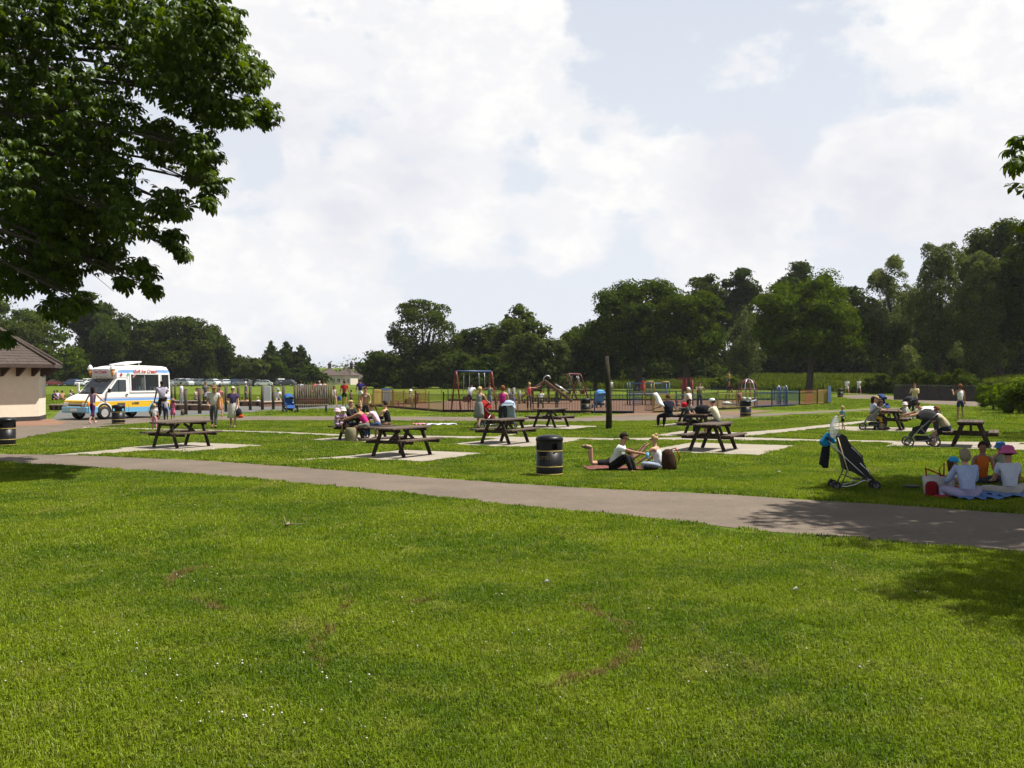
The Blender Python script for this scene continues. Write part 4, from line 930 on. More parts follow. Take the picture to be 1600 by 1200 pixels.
# ------------------------------------------------------------------ park bench, yard boards, planters
def build_yard():
    ro = thing('park_bench', 'brown slatted park bench with backrest on the grass before the palisade', 'bench', G(487, 644.8)); w = 1.95; bm = mat('bench_slat', (.135, .062, .045), .6, .25); ir = mat('dark_steel', (.02, .02, .022), .5)
    ro.rotation_euler = (0, 0, rad(3))
    for i in range(3): m = MB(); m.box((0, .16 - i * .15, .44), (w, .12, .045), 0, None, None, .006); m.build('seat_slat', mat('bench_seat_slat', (.24, .17, .12), .6, .25), ro)
    for i in range(2): m = MB(); m.box((0, .30 + i * .03, .62 + i * .15), (w, .04, .13), 0, None, None, .006); m.build('back_slat', bm, ro)
    for s in (-1, 1):
        m = MB(); x = s * (w / 2 - .15); m.bar((x, -.18, 0), (x, -.18, .42), .05, .05); m.bar((x, .22, 0), (x, .24, .42), .05, .05); m.bar((x, .24, .40), (x, .335, .85), .05, .05); m.bar((x, -.2, .395), (x, .26, .395), .05, .05); m.build('bench_frame', ir, ro)
    wb = mat('white_board', (.62, .64, .60), .5, .05)
    for px, py, wd, lab in ((418, 633, .50, 'pale upright board between two timber posts'), (477.5, 630, .30, 'narrow white board behind the palisade'), (262, 625, .42, 'grey upright board beyond the van')):
        b = G(px, py); d = b.y; h = (py - 604) / F * d; m = MB(); m.box((0, 0, h / 2 + .04), (wd, .05, h), 0, None, None, .01); m.box((-wd * .4, 0, .05), (.06, .2, .1)); m.box((wd * .4, 0, .05), (.06, .2, .1)); o = m.build('upright_board', wb, None, b); tag(o, lab, 'board')
    # low planters / walls with pale tops
    cp = mat('planter_cap', (.42, .34, .26), .8, .15); br = mat('planter_side', (.16, .085, .055), .9, .3, 3)
    for k, (x0, y0, x1, y1, lab) in enumerate([(78, 641, 103, 641, 'low brick planter wall between kiosk and van'), (268, 640.5, 330, 641.5, 'low timber edged planter behind the van queue'), (270, 633.5, 338, 634, 'farther low planter behind the posts'), (370, 634.5, 412, 634.5, 'low sandpit edge behind the woman in purple'), (408, 635.5, 452, 634, 'low sandpit edge behind the white board')]):
        a, b = G(x0, y0), G(x1, y1); ro = thing('low_wall', lab, 'low wall', a); v = b - a; h = .34; m = MB(); m.bar((0, 0, h / 2 - .02), v + Vector((0, 0, h / 2 - .02)), .35, h - .04); m.build('side', br, ro); m = MB(); m.bar((0, 0, h), v + Vector((0, 0, h)), .46, .07); m.build('cap', cp, ro)
        for i in range(3):
            q = v * ((i + .6) / 3.3); m = MB(); m.box((q.x, q.y - .20, h * .4), (.12, .10, h * .78)); m.build('pier', WOODD, ro)
build_yard()

# ------------------------------------------------------------------ cars far across the field
CARP = mat('car_paint', (1, 1, 1), .3, .04, 2, objcol=True, spec=.6, coat=.5); CARG = glass_mat('car_glass', (.02, .025, .03)); TYRE = mat('tyre_rubber', (.012, .012, .012), .8); ALLOY = mat('alloy_rim', (.4, .4, .42), .35, .1, metal=.8)
def car_meshes():
    prof = [(-2.05, .32), (-2.1, .62), (-2.02, .88), (-1.7, .95), (-1.25, 1.36), (-.75, 1.46), (.15, 1.45), (.55, 1.36), (1.15, .98), (1.9, .84), (2.1, .66), (2.1, .36)]
    V = []; Fc = []
    xs = [(-.80, .97), (-.84, 1.0), (.84, 1.0), (.80, .97)]; n = len(prof)
    for k, (x, s) in enumerate(((-.86, 0), (.86, 1))):
        for (y, z) in prof: V.append((x * (1 - .14 * max(0, z - .9) / .5), y, z))
    for i in range(n): j = (i + 1) % n; Fc.append((i, j, n + j, n + i))
    Fc += [tuple(range(n))[::-1], tuple(range(n, 2 * n))]
    body = bpy.data.meshes.new('body'); body.from_pydata(V, [], Fc); body.update(); body.materials.append(CARP)
    g = MB(); xx = lambda z: .862 * (1 - .14 * max(0, z - .9) / .5) + .006
    for s in (-1, 1):
        for q in ([(-1.5, .98), (-1.2, 1.32), (-.72, 1.40), (-.72, .98)], [(-.66, .98), (-.66, 1.40), (.12, 1.40), (.12, .98)], [(.18, .98), (.18, 1.40), (.52, 1.31), (1.0, .98)]): g.add([(s * xx(z), y, z) for y, z in (q if s < 0 else q[::-1])], [(0, 1, 2, 3)])
    o = .006
    g.add([(-.74, .60, 1.335 + o), (.74, .60, 1.335 + o), (.80, 1.12, 1.01 + o), (-.80, 1.12, 1.01 + o)], [(0, 3, 2, 1)]); g.add([(-.74, -1.28 - o, 1.335), (.74, -1.28 - o, 1.335), (.80, -1.64 - o, 1.02), (-.80, -1.64 - o, 1.02)], [(0, 1, 2, 3)])
    gl = g.mesh('windows'); gl.materials.append(CARG)
    w = MB(); Mx = Matrix.Rotation(math.pi / 2, 4, 'Y'); w.lathe([(.20, -.09), (.31, -.09), (.32, 0), (.31, .09), (.20, .09)], 14, 0, True, Mx); w.lathe([(.2, -.093), (.19, .093)], 12, 1, False, Mx); wh = w.mesh('wheel'); wh.materials.append(TYRE); wh.materials.append(ALLOY); return body, gl, wh
def build_cars():
    b, g, w = car_meshes(); r = random.Random(9); cols = {'red': (.35, .02, .015), 'white': (.75, .75, .75), 'silver': (.45, .47, .5), 'blue': (.03, .07, .22), 'black': (.015, .015, .018), 'grey': (.12, .13, .14), 'pale blue': (.3, .42, .55)}
    lst = [(84, 'red', 3), (101, 'silver', 1), (113, 'blue', 1), (125, 'silver', 2), (136, 'white', 1), (150, 'black', 1), (258, 'silver', 3), (268, 'blue', 1), (279, 'white', 2), (288, 'silver', 1), (298, 'white', 1), (309, 'grey', 1), (322, 'black', 2), (331, 'white', 2), (341, 'pale blue', 1), (352, 'silver', 1), (364, 'blue', 2), (379, 'silver', 4), (399, 'white', 1), (412, 'white', 3), (432, 'silver', 2), (438, 'white', 1), (449, 'black', 1)]
    prev = ''
    cnt = {}
    for i, (px, c, k) in enumerate(lst):
        cnt[c] = cnt.get(c, 0) + 1
        near = 'seen between kiosk and van' if px < 155 else ('in the row just past the van' if px < 300 else ('behind the hatted man' if px < 345 else ('behind the woman in purple' if px < 390 else 'above the white board and posts')))
        ords = ['nearest the kiosk', 'next along the row', 'further along the row', 'towards the clipped trees', 'under the clipped trees', 'near the conifers', 'last of its colour', 'at the row end']
        ro = thing('parked_car', f'{c} car parked far off, {near}, {ords[min(7, cnt[c] - 1)]}', 'car', G(px, 603.3 + r.uniform(-.5, .5)), rad(r.choice((70, 75, 105, 20, 165)) + r.uniform(-8, 8)), 'cars parked across the field'); ro.location.z = float(ground_z(np.float64(ro.location.x), np.float64(ro.location.y)))
        bo = link_mesh('body', b, None, ro); bo.color = (*cols[c], 1); link_mesh('windows', g, None, ro); s = r.uniform(.84, .98); ro.scale = (s, s, s * r.uniform(.98, 1.2))
        for x in (-.78, .78):
            for y in (-1.3, 1.32): link_mesh('wheel', w, None, ro, (x, y, .32))
build_cars()

# ------------------------------------------------------------------ ice cream van
def build_van():
    hd = Vector((-.52, -.855, 0)).normalized(); rz = math.atan2(-hd.x, hd.y); Rz = Matrix.Rotation(rz, 3, 'Z'); corner = G(139.5, 656.8); org = corner - Rz @ Vector((-.98, 2.45, 0))
    ro = thing('ice_cream_van', 'white, yellow and blue ice cream van with cones on its roof and a serving hatch', 'van', org, rz)
    WH = mat('van_white', (.74, .73, .71), .3, .04, 2, coat=.4); LB = mat('van_light_blue', (.13, .36, .56), .3, .05, 2, coat=.4); YE = mat('van_yellow', (.66, .40, .02), .3, .06, 2, coat=.4); BL = mat('van_blue_stripe', (.17, .33, .62), .35, .05, 2); MA = mat('van_maroon_line', (.22, .02, .05), .4); BK = mat('van_black_trim', (.012, .012, .014), .5); SG = glass_mat('van_glass', (.02, .026, .028))
    prof = [(2.50, .74), (2.47, .90), (2.36, 1.00), (2.05, 1.13), (1.66, 1.25), (1.58, 1.29), (1.30, 1.56), (1.02, 1.84), (.86, 2.02), (.84, 2.30), (.72, 2.52), (.55, 2.60), (.20, 2.645), (-.05, 2.66), (-.9, 2.66), (-1.7, 2.64), (-2.06, 2.62), (-2.30, 2.58), (-2.42, 2.46), (-2.46, 2.30), (-2.48, 1.3)]
    ztop = lambda y: float(np.interp(-y, [-p[0] for p in prof], [p[1] for p in prof]))
    def hw(z, y=0):
        w = 1.0 - .055 * max(0, z - 1.28); 
        if y > 1.2: w -= .10 * ((y - 1.2) / 1.3) ** 2
        if y < -2.2: w -= .06 * ((-2.2 - y) / .28) ** 2
        t = ztop(y)
        if z > t - .13 and z > 2.3: w -= .10 * ((z - t + .13) / .13) ** 2
        return w
    SW = (-1.72, .06, 1.34, 2.24); RW = (-2.36, -1.84, 1.42, 2.22)            # hatch and rear side window: y0 y1 z0 z1
    ys = sorted(set([p[0] for p in prof] + [SW[0], SW[1], RW[0], RW[1], 2.22, 1.85, 1.45, 1.15, -2.48, -2.2, -2.0, -1.2, -.5])); zs = [.34, .58, .865, .89, .91, 1.03, 1.05, 1.07, 1.34, 1.42, 2.0, 2.22, 2.24, 2.29, 2.44, 2.53, 2.60, 2.66]
    band = [1, 2, 2, 0, 3, 0, 4, 0, 0, 0, 0, 0, 0, 3, 0, 0, 0]
    mb = MB()
    for s in (-1, 1):
        for i in range(len(ys) - 1):
            a, b = ys[i], ys[i + 1]; ta, tb = ztop(a), ztop(b)
            for k in range(len(zs) - 1):
                z0a, z1a, z0b, z1b = min(zs[k], ta), min(zs[k + 1], ta), min(zs[k], tb), min(zs[k + 1], tb)
                if k == len(zs) - 2: z1a, z1b = ta, tb
                if z1a - z0a < 1e-4 and z1b - z0b < 1e-4: continue
                ym, zm = (a + b) / 2, (zs[k] + zs[k + 1]) / 2
                if s < 0 and any(w[0] < ym < w[1] and w[2] < zm < w[3] for w in (SW, RW)): continue
                m = band[k]
                if m in (3, 4) and ym > 1.9: m = 0
                q = [(s * hw(z0a, a), a, z0a), (s * hw(z0b, b), b, z0b), (s * hw(z1b, b), b, z1b), (s * hw(z1a, a), a, z1a)]
                mb.add(q if s > 0 else q[::-1], [(0, 1, 2, 3)], m)
    for (a, za), (b, zb) in zip(prof[:-1], prof[1:]):
        wa, wb = hw(za, a), hw(zb, b); mb.add([(-wa, a, za), (wa, a, za), (wb, b, zb), (-wb, b, zb)], [(0, 1, 2, 3)], 0, False)
    w = hw(.5, 2.5); mb.add([(-w, 2.5, .34), (w, 2.5, .34), (w, 2.5, .74), (-w, 2.5, .74)], [(3, 2, 1, 0)][::-1], 2); w = hw(1, -2.48); mb.add([(-w, -2.48, .34), (w, -2.48, .34), (w, -2.48, 1.3), (-w, -2.48, 1.3)], [(0, 1, 2, 3)], 0)
    mb.add([(-.95, 2.5, .342), (.95, 2.5, .342), (.95, -2.48, .342), (-.95, -2.48, .342)], [(3, 2, 1, 0)], 1)
    body = mb.build('body', [WH, LB, YE, BL, MA], ro)
    # front: yellow nose, light blue bumper, grille, lamps, plate
    m = MB(); m.bar((-.95, 2.52, .50), (.95, 2.52, .50), .16, .30, 0, (0, 0, 1), .04); 
    for s in (-1, 1): m.bar((s * .96, 2.5, .50), (s * .985, 1.98, .50), .08, .30, 0, (0, 0, 1), .02)
    m.build('front_bumper', LB, ro)
    m = MB(); m.add([(-.92, 2.508, .66), (.92, 2.508, .66), (.90, 2.476, .905), (-.90, 2.476, .905)], [(3, 2, 1, 0)]); m.add([(-.90, 2.477, .907), (.90, 2.477, .907), (.88, 2.30, 1.032), (-.88, 2.30, 1.032)], [(3, 2, 1, 0)]); m.build('nose_panel', YE, ro)
    m = MB(); m.box((0, 2.515, .715), (1.0, .03, .07), 0, None, None, .01); m.build('grille', BK, ro)
    for s in (-1, 1):
        m = MB(); m.box((s * .70, 2.50, .76), (.36, .05, .15), 0, None, None, .02); m.build('headlight', mat('headlight_glass', (.62, .64, .64), .12, .05, spec=.8), ro)
        m = MB(); m.box((s * .925, 2.40, .76), (.07, .18, .14), 0, None, None, .015); m.build('indicator', mat('indicator_orange', (.7, .20, .02), .25), ro)
    m = MB(); m.box((0.0, 2.606, .50), (.52, .012, .115)); m.build('number_plate', mat('plate_white', (.72, .72, .70), .4, .15, 30), ro)
    off = lambda p, o=.006: p
    # windscreen and side glass
    m = MB(); m.add([(-.86, 1.60, 1.295), (.86, 1.60, 1.295), (.82, .90, 2.0), (-.82, .90, 2.0)], [(0, 1, 2, 3)][::1]); ws = m.build('windscreen', SG, ro); ws.location = (0, .010, .010)
    m = MB(); m.bar((-.88, 1.62, 1.29), (.88, 1.62, 1.29), .10, .05); m.build('wiper_cowl', BK, ro)
    def sidepoly(pts, o=.006, mi=0, mb_=None):
        mm = mb_ or MB(); mm.add([(-(hw(z, y) + o), y, z) for y, z in pts], [tuple(range(len(pts)))], mi); return mm
    dw = [(1.34, 1.36), (.86, 1.93), (.80, 1.95), (.36, 1.95), (.32, 1.91), (.32, 1.40), (.36, 1.36)]
    fr = [(1.48, 1.29), (1.42, 1.29), (.88, 2.0), (.80, 2.02), (.32, 2.02), (.25, 1.95), (.25, 1.35), (.32, 1.29)]
    dr = thing('door', None, None); dr.parent = ro
    sidepoly([(1.50, .60), (1.50, 1.28), (.90, 2.04), (.80, 2.06), (.26, 2.06), (.20, 2.0), (.20, .60)][::-1], .0) if False else None
    sidepoly(dw[::-1], .008).build('door_window', SG, dr); mm = MB()
    for a, b in (((.76, 1.36), (.76, 1.95)),): mm.bar((-(hw(a[1], a[0]) + .012), a[0], a[1]), (-(hw(b[1], b[0]) + .012), b[0], b[1]), .02, .035)
    mm.build('quarter_bar', BK, dr)
    mm = MB()
    seam = [(1.58, .62), (1.55, 1.26), (.90, 2.05), (.26, 2.05), (.19, 1.98), (.19, .36)]
    for a, b in zip(seam[:-1], seam[1:]): mm.bar((-(hw(a[1], a[0]) + .002), a[0], a[1]), (-(hw(b[1], b[0]) + .002), b[0], b[1]), .012, .014)
    mm.build('door_seam', mat('seam_grey', (.10, .10, .10), .6), dr); mm = MB(); mm.box((-1.03, .30, 1.22), (.035, .14, .05), 0, None, None, .01); mm.build('door_handle', BK, dr)
    mm = MB(); mm.box((-1.12, 1.42, 1.42), (.16, .08, .20), 0, None, None, .02); mm.bar((-1.0, 1.42, 1.36), (-1.1, 1.42, 1.38), .04, .04); mm.build('wing_mirror', BK, ro)
    mm = MB(); mm.box((1.13, 1.50, 1.55), (.16, .10, .52), 0, None, None, .03); mm.bar((.98, 1.5, 1.36), (1.1, 1.5, 1.40), .04, .04); mm.build('wing_mirror', WH, ro)
    # hatch: frame, glass, what stands inside
    def frame(w, o, t, nm, mt):
        y0, y1, z0, z1 = w; m = MB(); x = lambda z: -(hw(z, (y0 + y1) / 2) + o)
        for a, b in (((y0, z0), (y1, z0)), ((y0, z1), (y1, z1))): m.bar((x(a[1]), a[0] - t, a[1]), (x(b[1]), b[0] + t, b[1]), .05, t * 1.6, 0, (0, 0, 1), .01)
        for y in (y0, y1): m.bar((x(z0), y, z0), (x(z1), y, z1), .05, t * 1.6, 0, (0, 1, 0), .01)
        return m.build(nm, mt, ro)
    def clear_glass():
        if 'hatch_glass' in _M: return _M['hatch_glass']
        m = bpy.data.materials.new('hatch_glass'); m.use_nodes = True; nt = m.node_tree; nt.nodes.clear(); a = nt.nodes.new('ShaderNodeBsdfTransparent'); a.inputs[0].default_value = (.80, .86, .83, 1); b = nt.nodes.new('ShaderNodeBsdfGlossy'); b.inputs['Roughness'].default_value = .03
        f = nt.nodes.new('ShaderNodeFresnel'); f.inputs[0].default_value = 1.5; x = nt.nodes.new('ShaderNodeMixShader'); nt.links.new(f.outputs[0], x.inputs[0]); nt.links.new(a.outputs[0], x.inputs[1]); nt.links.new(b.outputs[0], x.inputs[2]); o = nt.nodes.new('ShaderNodeOutputMaterial'); nt.links.new(x.outputs[0], o.inputs[0]); _M['hatch_glass'] = m; return m
    CG = clear_glass(); f = frame(SW, .004, .05, 'serving_hatch', WH)
    y0, y1, z0, z1 = SW; m = MB(); x = lambda z: -(hw(z, 0) - .02)
    for a, b in ((y0, -.86), (-.82, y1)): m.add([(x(z0), a, z0), (x(z0), b, z0), (x(z1), b, z1), (x(z1), a, z1)], [(3, 2, 1, 0)])
    m.build('hatch_glass', CG, ro); m = MB(); m.bar((x(z0) - .01, -.84, z0), (x(z1) - .01, -.84, z1), .02, .025); m.build('hatch_bar', mat('hatch_bar_grey', (.45, .46, .45), .4), ro)
    frame(RW, .004, .04, 'rear_side_window', WH); m = MB(); m.add([(x(RW[2]), RW[0], RW[2]), (x(RW[2]), RW[1], RW[2]), (x(RW[3]), RW[1], RW[3]), (x(RW[3]), RW[0], RW[3])], [(3, 2, 1, 0)]); m.build('window_glass', CG, ro)
    m = MB(); m.box((.80, -.9, 1.5), (.04, 3.0, 1.9), 0); m.box((0, .55, 1.5), (1.8, .04, 1.9)); m.box((0, -.9, .9), (1.7, 3.0, .05)); m.build('cabin_lining', mat('cabin_lining', (.34, .35, .33), .7, .2), ro)
    m = MB(); m.box((-.62, -.85, 1.36), (.5, 1.7, .10)); m.build('counter', mat('counter_steel', (.45, .46, .46), .35, .1, metal=.5), ro)
    m = MB(); m.box((-.42, -1.02, 1.72), (.36, .22, .72), 0, None, None, .03); m.box((-.62, -1.02, 1.66), (.08, .10, .16)); m.build('soft_serve_machine', mat('machine_cream', (.60, .58, .52), .4), ro)
    m = MB()
    for i, (yy, cc) in enumerate(((-.25, 0), (-.42, 1), (-.6, 2), (-1.45, 0), (-1.56, 2), (-1.3, 1))): m.box((-.80, yy, 1.48 + .03 * (i % 2)), (.10, .11, .16 + .05 * (i % 3)), cc)
    m.build('sweet_boxes', [mat('box_red', (.45, .05, .05), .5), mat('box_blue', (.08, .2, .45), .5), mat('box_white', (.65, .65, .62), .5)], ro)
    # over-cab sign with rounded face, cones, lettering, picture stickers
    sgm = MB(); sgm.box((0, .80, 2.32), (1.52, .52, .50), 0, None, None, .12); sgm.build('sign_box', WH, ro)
    m = MB(); m.box((0, 1.062, 2.33), (1.20, .012, .30), 0); m.build('sign_panel', mat('sign_pale_blue', (.45, .55, .68), .4), ro); m = MB(); m.box((0, 1.070, 2.33), (1.12, .012, .24), 0); m.build('sign_panel', mat('sign_pale_pink', (.66, .62, .64), .4), ro)
    RED = mat('script_red', (.42, .015, .03), .45)
    link_mesh('lettering', text_mesh('Ice Cream', .225, .004, .25, .004), RED, ro, (0, 1.080, 2.33), (rad(90), 0, rad(180)))
    m = MB(); m.box((-.978, -.86, 2.365), (.012, 1.36, .19)); m.build('name_panel', WH, ro)
    link_mesh('lettering', text_mesh('Soft Ice Cream', .235, .004, .3, .005), RED, ro, (-.990, -.86, 2.362), (rad(90), 0, rad(-90)))
    for i in range(3): m = MB(); m.lathe([(.02, 0), (.02, .01)], 8, 0, False, Matrix.Translation((-.35 + i * .35, 1.05, 2.10)) @ Matrix.Rotation(math.pi / 2, 4, 'X')); m.build('marker_lamp', mat('lamp_blue', (.05, .1, .3), .3), ro)
    CN = mat('wafer_cone', (.48, .20, .055), .6, .25, 20, bump=.4)
    for s in (-1, 1):
        c = Vector((s * .82, 1.02, 2.10)); m = MB(); m.tube([c, c + Vector((s * .03, 0, .34))], [.025, .12], 12); cn = m.build('cone', CN, ro)
        m = MB(); q = c + Vector((s * .03, 0, .34)); m.lathe([(.13, 0), (.15, .04), (.13, .09), (.11, .11), (.115, .14), (.09, .18), (.05, .22), (.01, .26)], 12, 0, True, None, q); m.build('ice_cream_swirl', mat('ice_cream_white', (.72, .70, .66), .5), cn)
    for i, (c1, c2) in enumerate((((.45, .03, .06), (.25, .08, .05)), ((.25, .45, .30), (.05, .15, .18)), ((.55, .16, .18), (.50, .25, .22)))):
        y = .62 - .40 * i - .0; z = 2.155; t = MB(); Mt = Matrix.Translation((-(hw(z, y) + .006), y, z)) @ Matrix.Rotation(rad(35), 4, 'X')
        t.box((0, 0, .04), (.010, .13, .17), 0, Mt); t.box((0, 0, -.09), (.010, .03, .09), 2, Mt); t.box((-.004, .02, .06), (.008, .05, .12), 1, Mt); t.build('lolly_sticker', [mat('lolly_a%d' % i, c1, .5), mat('lolly_b%d' % i, c2, .5), mat('lolly_stick', (.55, .45, .3), .7)], ro)
    # low stickers on the yellow band, side marker, hatch lid on the roof
    for y, z, w_, h_ in ((.62, .70, .46, .22), (-.30, .77, .28, .12), (-.08, .76, .10, .09)): m = MB(); m.box((-1.003, y, z), (.010, w_, h_), 0, None, None, .004); m.build('side_sticker', mat('sticker_dark', (.10, .06, .02), .6, .5, 30), ro)
    m = MB(); m.box((-1.006, -1.25, .885), (.02, .16, .04), 0, None, None, .008); m.build('hatch_latch', WH, ro)
    m = MB(); m.bar((0, .10, 2.70), (0, -.95, 2.86), 1.2, .06, 0, (0, 0, 1), .02); m.bar((-.5, -.85, 2.66), (-.5, -.85, 2.83), .03, .03); m.bar((.5, -.85, 2.66), (.5, -.85, 2.83), .03, .03); m.build('roof_vent_lid', WH, ro)
    # wheels with arches
    for y in (1.62, -1.52):
        for s in (-1, 1):
            n = 18; arc_ = [(y + .44 * math.cos(math.pi * k / n), .345 + .46 * math.sin(math.pi * k / n)) for k in range(n + 1)]
            m = MB(); m.add([(s * (hw(z, yy) + .004), yy, z) for yy, z in arc_], [tuple(range(n + 1))[::(1 if s > 0 else -1)]]); m.build('arch_liner', BK, ro)
            m = MB()
            for k in range(n):
                a0, a1 = math.pi * k / n, math.pi * (k + 1) / n; p = lambda a, r: (s * (hw(.5, y) + .02), y + r * math.cos(a), .345 + (r + .02) * math.sin(a))
                m.add([p(a0, .44), p(a1, .44), p(a1, .50), p(a0, .50)], [(0, 1, 2, 3)[::(1 if s > 0 else -1)]])
            m.build('wheel_arch', WH if y > 0 else LB, ro)
            Mx = Matrix.Translation((s * .94, y, .335)) @ Matrix.Rotation(math.pi / 2, 4, 'Y'); w_ = MB(); w_.lathe([(.20, -.11), (.32, -.11), (.335, -.05), (.335, .05), (.32, .11), (.20, .11)], 22, 0, True, Mx); t = w_.build('wheel', TYRE, ro)
            w_ = MB(); w_.lathe([(.20, -.114), (.17, -.10), (.05, -.12), (.05, .12), (.17, .10), (.20, .114)], 16, 0, False, Mx); w_.build('hub_cap', mat('hub_white', (.34, .34, .33), .35), t)
build_van()
# ------------------------------------------------------------------ playground
PC = {'yellow': mat('paint_yellow', (.26, .18, .045), .5, .15, 3), 'blue': mat('paint_blue', (.025, .06, .13), .5, .15, 3), 'red': mat('paint_red', (.15, .022, .018), .5, .2, 3), 'orange': mat('paint_orange', (.22, .085, .03), .5, .15, 3), 'green': mat('paint_green_yellow', (.22, .24, .04), .45, .15, 3), 'darkred': mat('paint_dark_red', (.10, .020, .020), .5, .2, 3), 'black': mat('paint_black', (.03, .03, .028), .5), 'silver': mat('steel_silver', (.45, .46, .48), .35, .1, metal=.7)}
def fence(name, label, a, b, cols, h=1.12, panel=2.4, gap=.15, r=.009, kick=True):
    ro = thing(name, label, 'fence', a); v = b - a; n = max(1, round(v.length / panel))
    for i in range(n):
        p, q = v * (i / n), v * ((i + 1) / n); c = cols[i % len(cols)] if callable(cols) is False else cols(i, n); m = MB(); L = (q - p).length; e = (q - p).normalized()
        m.bar(p + e * .04 + Vector((0, 0, .13)), q - e * .04 + Vector((0, 0, .13)), .03, .035); m.bar(p + e * .04 + Vector((0, 0, h - .10)), q - e * .04 + Vector((0, 0, h - .10)), .03, .035)
        k = int(L / gap)
        for j in range(1, k): s = p + (q - p) * (j / k); m.tube([s + Vector((0, 0, .06)), s + Vector((0, 0, h))], r, 4, 0, False, False)
        m.build('fence_panel', PC[c], ro)
        m = MB(); m.box((p.x, p.y, h / 2 + .03), (.07, .07, h + .1)); m.build('post', PC[c], ro)
        if kick: m = MB(); m.bar(p + e * .04 + Vector((0, .05, .07)), q - e * .04 + Vector((0, .05, .07)), .04, .16); m.build('kickboard', WOODD, ro)
    m = MB(); m.box((v.x, v.y, h / 2 + .03), (.07, .07, h + .1)); m.build('post', PC[cols[(n - 1) % len(cols)]], ro); return ro
def board_on_fence(label, a, b, h, col):
    v = b - a; m = MB(); m.bar((0, 0, h / 2 + .1), v + Vector((0, 0, h / 2 + .1)), .03, h - .1, 0, (0, 0, 1), .01); o = m.build('play_board', PC[col], None, a); tag(o, label, 'play board'); return o
def build_playground():
    A = G(583, 634.6); B = G(649, 640.3); C = G(693, 644.0); D = G(990, 646.2); E = G(1021, 645.3); E2 = G(1206, 636.2); E3 = G(1249, 633.8); E4 = G(1277, 632.2); E5 = G(1297, 630.6)
    fence('railing_fence', 'yellow and red railing round the toddler corner of the playground', A, B, ['yellow', 'yellow', 'orange']); fence('railing_fence', 'pale yellow railing from the red post to the swings', B, C, ['orange', 'green', 'green'])
    fence('railing_fence', 'long thin railing along the playground front past the swings', C, D, ['black', 'black', 'yellow', 'black', 'blue', 'black', 'black'], r=.009); fence('railing_fence', 'railing from the gate towards the dome climber', E, E2, ['yellow', 'blue', 'black', 'green'], r=.009)
    fence('railing_fence', 'blue stretch of railing by the blue climbing frame', E2, E3, ['blue'], r=.012, gap=.13); fence('railing_fence', 'orange stretch of railing near the playground corner', E3, E4, ['orange'], r=.013, gap=.13); fence('railing_fence', 'yellow end stretch of railing at the playground corner', E4, E5, ['yellow'], r=.016, gap=.13)
    fence('railing_fence', 'far railing closing the back of the playground', G(700, 626.5), G(1210, 625.2), ['black', 'green', 'blue'], panel=4, gap=.3); fence('railing_fence', 'yellow railing at the back of the toddler corner', G(584, 633.6), G(690, 629), ['yellow', 'yellow', 'orange', 'green'])
    board_on_fence('blue picture panel on the yellow railing of the toddler corner', G(596, 632.2), G(610.5, 631.6), 1.15, 'blue'); board_on_fence('yellow panel beside the blue picture panel', G(585, 633.1), G(595, 632.5), 1.1, 'yellow'); board_on_fence('bright blue end panel of the playground fence', G(1293.5, 631.4), G(1298.5, 630.8), 1.3, 'blue')
    board_on_fence('orange panel behind the orange railing', G(1258, 632.0), G(1270, 631.2), .7, 'orange')
    ro = thing('play_gate', 'open-barred brown gate standing at the trodden playground entrance', 'gate', G(1021, 645.6)); m = MB(); m.box((0, 0, .6), (.09, .09, 1.25)); m.build('post', PC['yellow'], ro)
    m = MB(); v = Vector((-.35, 1.1, 0))
    for z in (.15, 1.0): m.bar((0, 0, z), v + Vector((0, 0, z)), .03, .04)
    for j in range(9): m.tube([v * (j / 8) + Vector((0, 0, .1)), v * (j / 8) + Vector((0, 0, 1.08))], .010, 4, 0, False)
    m.build('gate_bars', PC['black'], ro)
    def swing(label, a, b, h, spread, rc, tc, seats, r=.05):
        ro = thing('swing', label, 'swing', a); v = b - a; u = v.normalized(); w = Vector((-u.y, u.x, 0))
        for p in (Vector((0, 0, 0)), v):
            for s in (-1, 1): m = MB(); m.tube([p + w * s * spread, p + w * s * spread * .2 + Vector((0, 0, h * .88)), p + w * s * .03 + Vector((0, 0, h))], r, 8); m.build('leg', PC[rc], ro)
        m = MB(); m.tube([Vector((0, 0, h)) + u * .05, v + Vector((0, 0, h)) - u * .05], r * 1.25, 8); m.build('top_bar', PC[tc], ro)
        for t, sw in seats:
            p = v * t; m = MB(); sx = w * sw
            for q in (-.2, .2): m.tube([p + u * q + Vector((0, 0, h)), p + u * q + sx + Vector((0, 0, .62))], .009, 4)
            m.build('chain', PC['silver'], ro); m = MB(); c = p + sx + Vector((0, 0, .56)); m.box(c, (.40, .26, .06)); m.box(c + Vector((0, .12, .16)), (.40, .03, .28)); m.box(c + Vector((0, -.12, .16)), (.40, .03, .22)); m.box(c + Vector((.19, 0, .14)), (.03, .26, .24)); m.box(c + Vector((-.19, 0, .14)), (.03, .26, .24)); m.build('swing_seat', PC['darkred'], ro)
    a = G(712.5, 641.5); swing('red framed swing with blue top bar nearest the toddler corner', a, a + Vector((2.15, 1.3, 0)), 2.42, .62, 'red', 'blue', ((.3, .05), (.72, -.15)))
    a = G(888, 626); swing('dark red swing farther back behind the wooden ramps', a, a + Vector((1.2, 3.2, 0)), 2.3, .8, 'darkred', 'darkred', ((.3, .3), (.75, -.5)), .06)
    # wooden ramp climber
    d = 82.; P = lambda px, py: AT(px, py, d); ro = thing('ramp_climber', 'wooden ramp climber with two broad planks meeting at a peak', 'climbing frame', P(851, 631)); o = ro.location; wl = mat('pale_plank', (.40, .28, .16), .7, .3, 5); wd = mat('brown_plank', (.13, .065, .035), .7, .3, 5)
